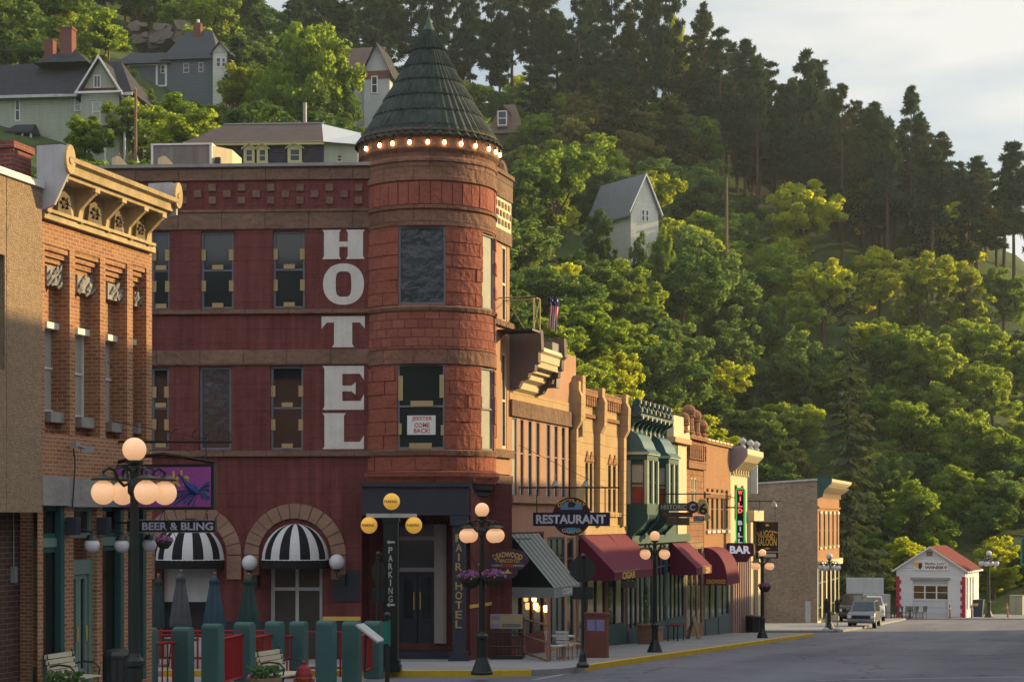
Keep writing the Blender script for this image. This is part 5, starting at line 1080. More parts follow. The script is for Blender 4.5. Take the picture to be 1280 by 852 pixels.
MB().box(-hw*.48,hw*.48,-.165,-.14,-hh*.95,hh*.93).build('panel', drk, t)
for k, ch in enumerate('WILD BILL'):
    if ch == ' ': continue
    text(ch, t, rd if k < 4 else wht, 0, hh*.82-k*hh*.212, -.172, h=hh*.155, w=hw*(.66 if ch != 'I' else .18), off=.04)
x0_, z1 = loc(908, 678); x1_, z0 = loc(943, 695); zm = (z0+z1)/2
MB().prism([(x0_,z0+.1),(x0_+.12,z0),(-.5,z0-.02),(-.35,z0-.3),(.35,z0-.3),(.5,z0-.02),(x1_-.12,z0),(x1_,z0+.1),(x1_,z1-.1),(x1_-.12,z1),(x0_+.12,z1),(x0_,z1-.1)], -.19, .19, ax='y').build('bar_board', mk('sign_plum', (.07,.018,.035), .55, .12, 3), t)
text('BAR', t, wht, 0, zm, -.2, w=(x1_-x0_)*.74, h=(z1-z0)*.58, off=.04)
MB().tube([(-hw-1.2,0,hh*.3),(-hw*.5,0,hh*.3)], .04, 6).tube([(-hw-1.2,0,hh*.9),(-hw*.5,0,hh*.6)], .02, 5).build('bracket', M.black, t)
S6 = signfr(943)
t, hw, hh, loc = sign('hanging_sign', 'dark square NUGGET SALOON sign with gold letters beyond the neon bar sign', S6, 945.5, 973, 652, 688.5)
MB().box(-hw,hw,-.06,.06,-hh,hh).build('board', mk('sign_dark_brown', (.028,.02,.018), .6, .15, 3), t)
text('NUGGET', t, M.gold, 0, hh*.18, -.068, w=hw*1.7, h=hh*.52, off=.02, arc=hw*2.4); text('SALOON', t, M.gold, 0, -hh*.36, -.068, w=hw*1.7, h=hh*.52, off=.02)
MB().prism([(-.2,-hh*.82),(0,-hh*.74),(.2,-hh*.82),(0,-hh*.88)], -.066, -.058, ax='y').prism([(-.14,hh*.76),(0,hh*.7),(.14,hh*.76),(0,hh*.88)], -.066, -.058, ax='y').build('emblem', M.gold, t)
_, q = rb_(945, 973, 690, 697.5, -.04, .04, drk, 'lower_board'); text('OPEN', t, M.dwhite, q[0], q[1], -.047, w=q[2]*.7, h=q[3]*.6, off=.02) if False else MB().box(q[0]-q[2]*.4,q[0]+q[2]*.4,-.047,-.038,q[1]-.1,q[1]+.1).build('plate', M.dwhite, t)
r0, r1 = loc(932, 626), loc(976, 626); MB().tube([(r0[0],0,r0[1]),(r1[0],0,r1[1])], .035, 6).tube([(-hw*.7,0,r0[1]),(-hw*.7,0,hh)], .015, 5).tube([(hw*.7,0,r0[1]),(hw*.7,0,hh)], .015, 5).tube([(r0[0],0,r0[1]-2.2),(r0[0],0,r0[1]+.3)], .04, 5).build('bracket', M.black, t)
q = loc(968, 630); MB().lathe([(.05,.2),(.14,.05),(.2,-.12),(.0,-.12)], 10, (q[0],-.2,q[1])).build('sign_light', M.grey, t)
# signs on the brick corner shop (they stick out towards the street)
S7 = Fr(148, lrow(148), LPERP, 0)
t, hw, hh, loc = sign('hanging_sign', 'purple bar sign with a blue peacock above the beer and bling board', S7, 141, 269, 580, 637)
MB().box(-hw,hw,-.07,.07,-hh,hh).build('frame', M.black, t); MB().box(-hw+.06,hw-.06,-.082,-.07,-hh+.06,hh-.06).build('board', mk('sign_magenta', (.30,.075,.30), .55, .22, 3), t)
text("Peacock's", t, M.gold, loc(239,600)[0]-hw*.62, loc(200,598)[1], -.09, w=hw*1.24, h=hh*.70, off=.03)
b = MB(); pb = [mk('peacock_blue', (.03,.05,.2), .5, .2, 4), mk('peacock_teal', (.03,.12,.2), .5, .2, 4)]
b.tube([(hw*.36,-.088,hh*.62),(hw*.34,-.09,hh*.52),(hw*.42,-.09,hh*.38),(hw*.5,-.09,hh*.1),(hw*.62,-.09,-hh*.1),(hw*.7,-.09,-hh*.3)], [.015,.03,.03,.06,.10,.03], 6)
for k in range(16):
    a = -2.7+k*.20; ln = .28+.05*(k%4); c0 = (hw*.66, -hh*.28); e = (c0[0]+ln*1.25*math.cos(a)-(.2 if k < 8 else 0), c0[1]+ln*.9*math.sin(a)+.12); e = (min(e[0], hw*.92), max(e[1], -hh*.86))
    b.tube([(c0[0],-.088,c0[1]),((c0[0]+e[0])/2+.04,-.088,(c0[1]+e[1])/2+.05),(e[0],-.088,e[1])], [.012,.012,.026], 5, m=k%2)
b.build('peacock', pb, t)
r0, r1 = loc(128, 552), loc(291, 552); pts = [(r0[0],0,r0[1]),(r1[0],0,r1[1])]
bk = MB().tube(pts, .028, 6).tube([(-hw+.1,0,r0[1]),(-hw+.1,0,hh)], .012, 5).tube([(hw-.2,0,r0[1]),(hw-.2,0,hh)], .012, 5).tube([(r0[0],0,r0[1]+.45),(r1[0]*.85,0,r1[1])], .008, 4).tube([(-hw,0,hh+.03),(-hw*.4,0,hh+.16),(0,0,hh+.20),(hw*.4,0,hh+.14),(hw,0,hh+.03)], .04, 6)
for px in (249, 280, 222): q = loc(px, 552); bk.tube([(q[0]+.14*math.cos(a*.5),0,q[1]+.12+.14*math.sin(a*.5)) for a in range(-2,8)], .010, 5)
bk.build('bracket', M.black, t)
S8 = Fr(150, lrow(150), LPERP, 0)
t, hw, hh, loc = sign('hanging_sign', 'narrow black BEER & BLING board below the purple peacock sign', S8, 160, 270, 649, 665.5)
MB().box(-hw,hw,-.045,.045,-hh,hh).build('board', M.black, t); text('& BEER & BLING', t, mk('lilac_lettering', (.42,.40,.52), .5, .05), .03, 0, -.052, w=hw*1.86, h=hh*1.2, off=.03)
b = MB()
for za in (-hh, hh-.015): b.box(-hw,hw,-.05,-.045,za,za+.015)
b.build('trim', M.grey, t); MB().tube([(-hw-.3,0,hh*.5),(-hw,0,hh*.5)], .02, 5).tube([(-hw*.6,0,hh),(-hw*.6,0,hh+.12)], .012, 5).tube([(hw*.8,0,hh),(hw*.8,0,hh+.12)], .012, 5).build('bracket', M.black, t)
# ------------------------------------------------------------------ posts, bins, parking sign
d = 45.0; g0 = G(d)+.15; P0 = gnd(489, d)
t = thing('parking_post', 'green PARKING post with three yellow globes in front of the hotel doors', 'sign post', (P0.x, d, g0), -2)
zz = lambda py: ZC+(YH-py)*d/F-g0; hw = 9*d/F
MB().box(-hw,hw,-.16,.16,.28,zz(648)).box(-hw-.07,hw+.07,-.23,.23,0,.16).box(-hw-.04,hw+.04,-.2,.2,.16,.28).box(-hw-.03,hw+.03,-.19,.19,zz(652),zz(647)).build('post', M.dgreen, t)
MB().box((458-489)*d/F,(521-489)*d/F,-.06,.06,zz(646.5),zz(641.5)).build('crossbar', M.dwhite, t)
mu = mk('yellow_globe', (.62,.36,.05), .35, .05, 3, emit=(1,.5,.08), es=.22); ink = mk('black_lettering', (.015,.015,.015), .6, .05)
for px, py in ((489.5,626.5),(461.2,656),(517.3,656)):
    c = ((px-489)*d/F, 0, zz(py)); g_ = MB().sphere(c, .215, 20).build('globe', mu, t, smooth=True); text('PARKING', g_, ink, c[0], c[2], -.222, w=.32, h=.075, off=.02)
    MB().lathe([(.05,0),(.05,.06)], 8, (c[0],0,zz(640 if py < 640 else 643.5)-.03)).build('collar', M.dgreen, t)
for k, ch in enumerate('PARKING'): text(ch, t, M.dwhite, .0, zz(687+10.1*k), -.166, h=.165, w=.105 if ch != 'I' else .03, off=.015)
for yy, sgn_ in ((677, -1), (755, -1)): MB().prism([(-.10,zz(yy)),(-.03,zz(yy)+.06),(-.03,zz(yy)+.025),(.11,zz(yy)+.025),(.11,zz(yy)-.025),(-.03,zz(yy)-.025),(-.03,zz(yy)-.06)], -.168, -.16, ax='y').build('arrow', M.dwhite, t)
def backsign(px, d, lab, ptop, plates, r=.045, base=True, zo=.15):
    g0 = G(d)+zo; zz = lambda py: ZC+(YH-py)*d/F-g0
    t = thing('traffic_sign', lab, 'traffic sign', ((px-640)/F*d, d, g0)); tp = zz(ptop)
    MB().lathe([(.17,0),(.17,.08),(.11,.16),(.09,.36),(.07,.42),(r,.5),(r,tp-.2),(r+.03,tp-.19),(r+.03,tp-.15),(.02,tp-.14)] if base else [(r,0),(r,tp-.2),(r+.03,tp-.19),(r+.03,tp-.15),(.02,tp-.14)], 12).sphere((0,0,tp-.08), .07, 10).build('post', M.black, t)
    for kind, ya, yb, w_ in plates:
        za, zb_ = zz(yb), zz(ya); zc = (za+zb_)/2; h = (zb_-za)/2
        if kind == 'o': MB().prism([(w_*math.cos(R_(22.5+45*k))*1.05, zc+h*math.sin(R_(22.5+45*k))*1.08) for k in range(8)], .05, .07, ax='y').build('plate', M.black, t)
        else: MB().box(-w_, w_, .05, .07, za, zb_).build('plate', M.black, t)
    return t
backsign(728.5, 47.6, 'black back of an octagonal stop sign on a black post by the yellow kerb', 691, [('o',695,727,.36),('b',733,748.5,.28)])
backsign(473, 44.6, 'dark back of a road sign with two plates beside the parking post', 688, [('o',701,727,.17),('b',735,752,.16)], .05)
d = 38.5; g0 = G(d); zz = lambda py: ZC+(YH-py)*d/F-g0
t = thing('street_post', 'short black post with a green street name plate in front of the parking post', 'sign post', ((484-640)/F*d, d, g0))
MB().lathe([(.06,0),(.05,.1),(.05,zz(770)),(.0,zz(769))], 10).sphere((0,0,zz(768.5)), .075, 10).build('post', M.black, t); MB().box(-.075,.035,-.09,-.06,zz(804),zz(776)).box(.04,.06,-.09,.12,zz(807),zz(775)).build('plate', mk('sign_teal', (.02,.16,.13), .5, .1, 4), t)
def bin_(px, py, h, r, lab, zo=.15, mat=None):
    d = (2-zo)*F/(py-748) if zo else 2*F/(py-748); t = thing('trash_can', lab, 'trash can', ((px-640)/F*d, d, G(d)+zo))
    b = MB(); n = 14; b.lathe([(r*.9,0),(r,.05),(r,h*.85),(r*1.06,h*.86),(r*1.06,h*.92)], n); b.build('body', mat or M.black, t); MB().lathe([(r*1.04,h*.92),(r*.9,h*.99),(r*.4,h*1.02),(.01,h*1.02)], n).build('lid', M.black, t)
    b = MB()
    for k in range(n): a = 2*math.pi*k/n; b.tube([(r*1.02*math.cos(a),r*1.02*math.sin(a),.05),(r*1.02*math.cos(a),r*1.02*math.sin(a),h*.85)], .012, 4)
    b.build('slats', mat or M.black, t); return t
bin_(742, 815, 1.05, .27, 'black slatted trash can behind the stop sign post'); bin_(941.5, 789.5, .95, .42, 'black trash can beside the lamp in front of the neon bar sign')
t = bin_(146, 900, .98, .24, 'black trash can at the foot of the nearest lamp, beside the brick shop'); d = 30.; t.location = ((147-640)/F*d, d, G(d)+.15)
# ------------------------------------------------------------------ benches, hydrant, fence and umbrellas in front of the hotel
def bench(px, d, ang, lab):
    t = thing('park_bench', lab, 'bench', ((px-640)/F*d, d, G(d)+.1), ang, 'cream slatted benches by the hotel'); w_ = .52
    b = MB()
    for k in range(4): b.box(-w_,w_,-.42+.115*k,-.33+.115*k,.42,.45)
    b.build('seat', M.slat, t); b = MB()
    for k in range(4): b.box(-w_,w_,.06+.03*k,.09+.03*k,.50+.10*k,.585+.10*k)
    b.build('backrest', M.slat, t)
    for x in (-w_+.05, w_-.05):
        MB().tube([(x,-.42,.0),(x,-.38,.42),(x,.05,.40),(x,.17,.92)], .022, 6).tube([(x,.16,0),(x,.05,.4)], .022, 6).tube([(x,.10,.66),(x,-.1,.70),(x,-.32,.68),(x,-.42,.58),(x,-.40,.45)], .02, 6).build('leg_frame', M.black, t)
    return t
bench(84, 33.0, LANG, 'cream slatted bench in front of the brick shop door'); bench(345, 34.5, 70, 'cream slatted bench in front of the red railing, beside the hydrant')
def pot(px, d, r, h, mat, lab, plants=True):
    t = thing('planter', lab, 'planter', ((px-640)/F*d, d, G(d)+.1)); MB().lathe([(r*.8,0),(r*.95,h*.8),(r,h*.82),(r,h),(r*.85,h),(0,h*.9)], 14).build('tub', mat, t)
    b = MB(); rn = random.Random(int(px))
    for k in range(260):
        a = rn.random()*6.28; q_ = r*.9*math.sqrt(rn.random()); c = Vector((q_*math.cos(a), q_*math.sin(a), h+rn.random()*.22)); u = Vector((rn.gauss(0,1),rn.gauss(0,1),rn.gauss(0,1))).normalized()*.03; v_ = u.orthogonal(); b.face([c+u,c+v_,c-u,c-v_], rn.choice((2,2,2,1)) if k % 9 == 0 else 2)
    b.build('plants', FLM, t); return t
pot(330, 33.2, .34, .42, M.wood, 'brown wooden tub planter beside the bench by the red railing'); pot(82, 31.0, .42, .4, mk('dark_tub', (.06,.05,.045), .9, .2, 3), 'dark planter of low plants below the bench by the shop door')
d = 33.6; t = thing('fire_hydrant', 'red and orange fire hydrant in front of the green post fence', 'fire hydrant', ((380-640)/F*d, d, G(d)+.0))
hy = mk('hydrant_red', (.22,.025,.03), .5, .12, 4)
MB().lathe([(.17,0),(.17,.06),(.12,.08),(.12,.46),(.16,.48),(.16,.53)], 14).build('barrel', mk('hydrant_orange', (.30,.09,.035), .5, .12, 4), t); MB().lathe([(.165,.53),(.16,.58),(.12,.68),(.05,.75),(.05,.80),(.0,.81)], 14).build('bonnet', hy, t)
for a in (0, 90, 180): c, s = math.cos(R_(a-180)), math.sin(R_(a-180)); MB().tube([(.1*c,.1*s,.42),(.2*c,.2*s,.42)], .06, 10).build('nozzle', hy, t)
FE_ = thing('patio_fence', 'fence of thick teal rounded posts and red railings around the hotel patio', 'fence', (*gnd(320, 42)[:2], G(42)))
fo = FE_.location
POSTS = [(266,24,779,40.0),(306,23,777,42.5),(408,22,775,41.0),(440,21,776,42.0),(189.5,10,784,41.0),(229,23,783,41.5),(343.5,21,776,44.0),(373.5,20,776,44.5),(467,21,775.5,44.2)]
PP = {}
for px, w_, yt, d in POSTS:
    x, hw, zt = (px-640)/F*d, w_/2/F*d, ZC+(YH-yt)*d/F; z0 = G(d); n = 6; ln = .16
    PP[px] = (x, d, zt, z0)
    poly = [(-.17,z0),(.17,z0),(.17,zt-.14)]+[(.17-.12+.12*math.cos(math.pi/2*k/n), zt-.12+.12*math.sin(math.pi/2*k/n)) for k in range(n+1)]+[(-.17+.12-.12*math.sin(math.pi/2*k/n), zt-.12+.12*math.cos(math.pi/2*k/n)) for k in range(n+1)]+[(-.17,zt-.14)]
    b = MB().prism([(a, c-z0) for a, c in poly], -hw, hw); o = b.build('post', M.fpost, FE_, loc=(x-fo.x, d-fo.y, z0-fo.z), bevel=.03); o.rotation_euler = (0,0,R_(-16))
def rail(p, q, yt, yb, lab=None):
    (x0,d0,_,g0), (x1,d1,_,g1) = PP[p], PP[q]; b = MB(); n = max(3, int(math.hypot(x1-x0, d1-d0)/.12))
    z = lambda d, py: ZC+(YH-py)*d/F-fo.z
    A = Vector((x0-fo.x, d0-fo.y, 0)); Bq = Vector((x1-fo.x, d1-fo.y, 0)); zt0 = ZC+(YH-yt)*(d0+d1)/2/F-fo.z; zb0 = ZC+(YH-yb)*(d0+d1)/2/F-fo.z
    b.tube([A+Vector((0,0,zt0)), Bq+Vector((0,0,zt0))], .035, 6).tube([A+Vector((0,0,zb0)), Bq+Vector((0,0,zb0))], .03, 6)
    for k in range(1, n): c = A.lerp(Bq, k/n); b.tube([c+Vector((0,0,zb0)), c+Vector((0,0,zt0))], .02, 5)
    b.build('railing', M.red, FE_)
rail(189.5, 229, 803, 862); rail(266, 306, 796, 850); rail(306, 343.5, 795, 848); rail(343.5, 373.5, 795, 846); rail(440, 467, 793, 838)
def longrail(xa, xb, d, ys, ups, yb):
    b = MB(); z = lambda py: ZC+(YH-py)*d/F-fo.z; X = lambda px: (px-640)/F*d-fo.x
    for py in ys: b.tube([(X(xa),d-fo.y,z(py)),(X(xb),d-fo.y,z(py))], .03, 6)
    for px in ups: b.tube([(X(px),d-fo.y,z(ys[0])),(X(px),d-fo.y,z(yb))], .03, 6)
    b.build('railing', M.red, FE_)
longrail(373, 440, 45.0, (789.5, 834), (395.5, 425.5), 846); longrail(196, 345, 46.5, (788, 793), (215, 247, 330), 835)
ub = [('grey_umbrella_canvas',(.085,.095,.11)),('blue_umbrella_canvas',(.045,.085,.125)),('green_umbrella_canvas',(.03,.065,.06)),('teal_umbrella_canvas',(.035,.06,.065))]
for px, yt, yb, hwp, mi, lab in ((226,714,782,13,0,'folded grey patio umbrella, second from the brick shop'),(268,717,783,12.5,1,'folded blue patio umbrella between the grey and green ones'),(311,718,784,12.5,2,'folded dark green patio umbrella in front of the wall between the arches'),(198,719,783,9.5,3,'folded dark teal patio umbrella beside the brick shop corner')):
    d = 48.0; g0 = G(d)+.15; zz = lambda py: ZC+(YH-py)*d/F-g0; r = hwp*d/F; t = thing('patio_umbrella', lab, 'umbrella', ((px-640)/F*d, d, g0), random.random()*60, 'folded umbrellas on the hotel patio')
    h0, h1 = zz(yb), zz(yt+3)
    MB().lathe([(r*.95,h0),(r*1.0,h0+.1),(r*.72,h0+(h1-h0)*.45),(r*.45,h0+(h1-h0)*.8),(r*.42,h1-.16),(r*.5,h1-.15),(r*.16,h1),(.0,h1+.02)], 32, rf=lambda i, z: 1+(.17*math.cos(i*math.pi/2)+.06*math.sin(i*1.3)) if z < h1-.05 else 1).build('canopy', mk(ub[mi][0], ub[mi][1], .9, .14, 3, streak=.2), t, smooth=True)
    MB().tube([(0,0,0),(0,0,h1+.05)], .025, 8).lathe([(.25,0),(.25,.06),(.04,.1)], 14).sphere((0,0,h1+.08), .045, 8).build('pole', M.wood, t)
    if px in (226, 311):
        tb = thing('patio_table', 'black patio table under the folded %s umbrella' % ('grey' if px == 226 else 'dark green'), 'table', ((px-640)/F*d, d, g0)); MB().lathe([(.0,.72),(.5,.72),(.5,.75),(.0,.75)], 20).build('tabletop', M.black, tb)
        for a in (45,135,225,315): MB().tube([(.4*math.cos(R_(a)),.4*math.sin(R_(a)),0),(.3*math.cos(R_(a)),.3*math.sin(R_(a)),.72)], .018, 5).build('leg', M.black, tb)
d = 41.2; t = thing('info_board', 'small slanted information board on the teal fence beside the parking post', 'sign', W(463, 792, d), -16); b = MB()
b.prism([(-.28,.20),(.26,-.19),(.28,-.15),(-.26,.24)], -.25, .25, ax='y'); b.build('panel', mk('board_pale', (.42,.45,.46), .5, .1, 3), t); MB().tube([(-.1,0,.1),(-.14,0,-.9)], .03, 6).build('leg', M.black, t)
# railing, menu board, chairs by the smoke shop
d = 54.0; fr = Fr(613, d, -6, G(d)+.15); t = thing('menu_stand', 'tan notice board on a black iron railing in front of the smoke shop', 'notice board', fr.o, fr.ang)
xb = fr.x(653); z = lambda py: fr.z(py, xb/2); MB().box(.0,xb,-.04,.03,z(785),z(767)).build('board', mk('board_tan', (.30,.25,.17), .7, .15, 3), t)
for xa_, xc_, ya, yb, mt in ((.04,.3,769,773.5,'p'),(.04,.3,779,783,'p'),(.36,.95,779,783,'q')): MB().box(xa_,xc_,-.048,-.04,z(yb),z(ya)).build('notice', mk('paper_blue' if mt == 'p' else 'paper_grey', (.20,.19,.36) if mt == 'p' else (.14,.12,.11), .7, .2, 6), t)
b = MB(); 
for py in (790, 808): b.tube([(0,0,z(py)),(xb,0,z(py))], .025, 5)
for k in range(9): b.tube([(xb*k/8,0,0),(xb*k/8,0,z(786))], .018, 5)
b.box(-.02,xb+.02,-.12,.12,-.02,.12); b.build('railing', M.black, t)
pa_, pb_ = W(655, 778, 55.2), W(686, 778, 52.0); vec = pb_-pa_; a_ = math.degrees(math.atan2(vec.y, vec.x)); t = thing('wooden_railing', 'weathered three rail wooden fence with a tall post beside the smoke shop chairs', 'fence', (pa_.x, pa_.y, G(54)+.15), a_); Lw = math.hypot(vec.x, vec.y)
zt_ = ZC+(YH-778)*53.5/F-(G(54)+.15)
for k, zf in enumerate((1., .55, .09)): MB().tube([(0,0,zt_*zf+.02),(Lw/3,.02,zt_*zf),(Lw*.7,-.02,zt_*zf+.02),(Lw,0,zt_*zf)], .035, 6).build('rail', M.wood, t)
MB().tube([(Lw,0,-.1),(Lw+.01,0,1.0),(Lw,0,1.95)], .055, 7).tube([(0,0,-.05),(0,0,zt_+.1)], .045, 7).build('post', mk('reddish_post', (.26,.12,.09), .85, .2, 3), t)
def chair(px, d, ang, lab, grp, sm, fmm, zo=.15):
    t = thing('chair', lab, 'chair', ((px-640)/F*d, d, G(d)+zo), ang, grp); b = MB()
    for k in range(4): b.box(-.2,.2,-.22+.11*k,-.13+.11*k,.43,.46)
    b.build('seat', sm, t); b = MB()
    for k in range(4): b.box(-.2,.2,.21+.015*k,.235+.015*k,.52+.10*k,.59+.10*k)
    b.build('backrest', sm, t)
    for x in (-.18,.18):
        for y in (-.2,.2): MB().tube([(x,y,0),(x,y,.43)]+([(x,y+.06,.92)] if y > 0 else []), .016, 5).build('leg', fmm, t)
    return t
ck = 'slatted chairs outside the smoke shop'
chair(694, 52.6, 70, 'slatted chair beside the tall wooden post outside the smoke shop', ck, M.dwhite, M.wood); chair(716, 55.5, -75, 'slatted chair on the far side of the little table, nearer the trash can', ck, M.dwhite, M.wood); chair(706, 53.4, 160, 'low slatted chair in the middle of the group outside the smoke shop', ck, M.dwhite, M.wood)
d = 54.5; t = thing('patio_table', 'small wooden table between the slatted chairs outside the smoke shop', 'table', ((704-640)/F*d, d, G(d)+.15)); MB().lathe([(0,.68),(.36,.68),(.36,.72),(0,.72)], 16).build('tabletop', M.dwhite, t); MB().tube([(0,0,0),(0,0,.68)], .04, 8).lathe([(.22,0),(.2,.04),(.04,.06)], 12).build('pedestal', M.wood, t)
fr = Fr(731, 55.5, 60, G(55.5)+.15); t = thing('menu_cabinet', 'reddish wooden notice cabinet behind the black trash can', 'notice board', fr.o, PERP); MB().box(0,.72,-.0,.25,.0,1.35).box(-.04,.76,-.04,.28,1.35,1.42).build('cabinet', mk('red_brown_wood', (.16,.06,.045), .7, .2, 3), t)
for k in range(2): MB().box(.08+.3*k,.34+.3*k,-.012,.0,.85,1.2).build('notice', mk('paper_blue', (.2,.19,.36)), t)
fr = FB; x = FB.x(789, .6); t = thing('brick_planter', 'square brick planter with a pale plant between the awnings and the second lamp', 'planter', FC.w(.4, -.75, 0), ROWANG)
MB().box(-.45,.45,-.3,.3,0,.72).box(-.5,.5,-.35,.35,.72,.8).build('box', mk('planter_brick', (.26,.12,.085), .85, .15, 1, brick=(.2,.07,.01,(.22,.1,.07),(.32,.26,.2),.5)), t)
b = MB(); rn = random.Random(2)
for k in range(160):
    zq = rn.random(); c = Vector((rn.gauss(0,.10)*(1-zq*.6), rn.gauss(0,.10)*(1-zq*.6), .8+zq*1.5)); u = Vector((rn.gauss(0,.4),rn.gauss(0,.4),1)).normalized()*.07; v_ = u.orthogonal().normalized()*.025; b.face([c+u,c+v_,c-u,c-v_])
b.build('plant', mk('pale_green_leaves', (.25,.3,.12), .8, .3, 4), t)
for px, lab in ((826.5,'low reddish planter box behind the second lamp'),):
    x = FC.x(820, .5); t = thing('planter_box', lab, 'planter', FC.w(x, -.5, -.1), ROWANG); MB().box(-.5,.5,-.2,.25,0,.55).box(-.54,.54,-.24,.29,.55,.6).build('box', mk('planter_brick', (.26,.12,.085)), t)
ck = 'furniture outside the blue green shopfront'
x = FC.x(842, .7); t = thing('sidewalk_table', 'dark red sidewalk table with white tops outside the blue green shopfront', 'table', FC.w(x, -.8, -.25), ROWANG, ck); MB().box(-.7,.7,-.3,.3,.70,.74).build('tabletop', M.burg, t)
for xx in (-.6,.6):
    for yy in (-.22,.22): MB().tube([(xx,yy,0),(xx,yy,.7)], .03, 5).build('leg', M.black, t)
x = FC.x(857, .7); t = thing('sandwich_board', 'dark wooden sandwich board on the pavement near the stone doorway', 'sign', FC.w(x+.8, -.9, -.45), ROWANG); MB().prism([(-.3,0),(-.26,0),(.02,1.1),(-.02,1.1)], -.35, .35).prism([(.3,0),(.26,0),(-.02,1.1),(.02,1.1)], -.35, .35).build('board', M.wood, t)
for px, py, d_, lab in ((667,747,58.,'lit lantern inside the smoke shop front, the upper one'),(669,757,58.2,'lit lantern inside the smoke shop front, the lower one'),(681.5,760,59.5,'small lit lantern at the doorway beside the smoke shop')):
    q = FA.q(px, py, .06); t = thing('lantern', lab, 'lantern', FA.w(q[0], -.08, q[1]), ROWANG, 'lanterns at the smoke shop'); MB().lathe([(.03,-.13),(.075,-.10),(.085,.08),(.03,.13)], 10).build('glass', mk('lantern_glow', (.9,.6,.25), .4, .02, 2, emit=(1,.62,.2), es=3.), t); MB().lathe([(.10,.12),(.02,.2)], 10).tube([(0,0,.18),(0,.06,.26)], .015, 5).build('cap', M.black, t)
# ------------------------------------------------------------------ balcony and flag over the stepped cornice
d = 56.0; fr = Fr(630, d, PERP, 0); t = thing('iron_balcony', 'thin iron balcony railing above the stepped brownstone cornice, beside the flag', 'balcony', fr.w(0,0,fr.z(412,0)), fr.ang)
L_ = fr.x(667); hb = fr.z(372,0)-fr.z(412,0); Lp = fr.x(706)
MB().box(-.2,L_,-.15,.75,-.06,0).build('platform', M.black, t)
b = MB().tube([(-.3,0,hb),(L_,0,hb)], .02, 5).tube([(L_,0,0),(L_,0,hb)], .02, 5).tube([(L_,.7,0),(L_,.7,hb)], .02, 5).tube([(L_,0,hb),(L_,.7,hb)], .02, 5).tube([(L_,0,0),(L_,.7,hb)], .014, 5).tube([(L_,.7,0),(L_,0,hb)], .014, 5).tube([(.0,0,0),(L_*.6,0,hb*.9)], .012, 5).tube([(L_*.7,0,0),(.1,0,hb*.9)], .012, 5).tube([(L_,.7,hb),(-.3,.7,hb)], .02, 5); b.build('railing', mk('worn_brass_paint', (.30,.25,.12), .5, .2, 4), t)
t = thing('flag', 'limp american flag hanging from a thin horizontal pole over the street', 'flag', fr.w(0,-.02,fr.z(371.5,L_)), fr.ang); MB().tube([(L_*.6,0,0),(Lp,0,.02)], .018, 6).sphere((Lp+.02,0,.02), .035, 8).build('pole', M.black, t)
xa, xb = fr.x(684.5), fr.x(699); hf = fr.z(371,L_)-fr.z(411,L_); ns, nh = 13, 14; b = MB(); fm_ = [mk('flag_red', (.42,.03,.04), .8, .08), mk('flag_white', (.62,.6,.58), .8, .06), mk('flag_blue', (.025,.03,.10), .8, .08)]
def fp(i, j):
    u = i/ns; v_ = j/nh; w_ = (xb-xa)*(1-.25*math.sin(v_*2.6)*.9); return ((xa+xb)/2+(u-.5)*w_+.03*math.sin(v_*5), .06*math.sin(u*13+v_*3), -.02-hf*v_*(1-.08*math.sin(u*5)))
for i in range(ns):
    for j in range(nh): b.face([fp(i,j),fp(i+1,j),fp(i+1,j+1),fp(i,j+1)], (2 if (j < 4 and (i+j) % 3) else (1 if j < 4 and i % 2 else (2 if j < 4 else i % 2))))
b.build('cloth', fm_, t, smooth=True)
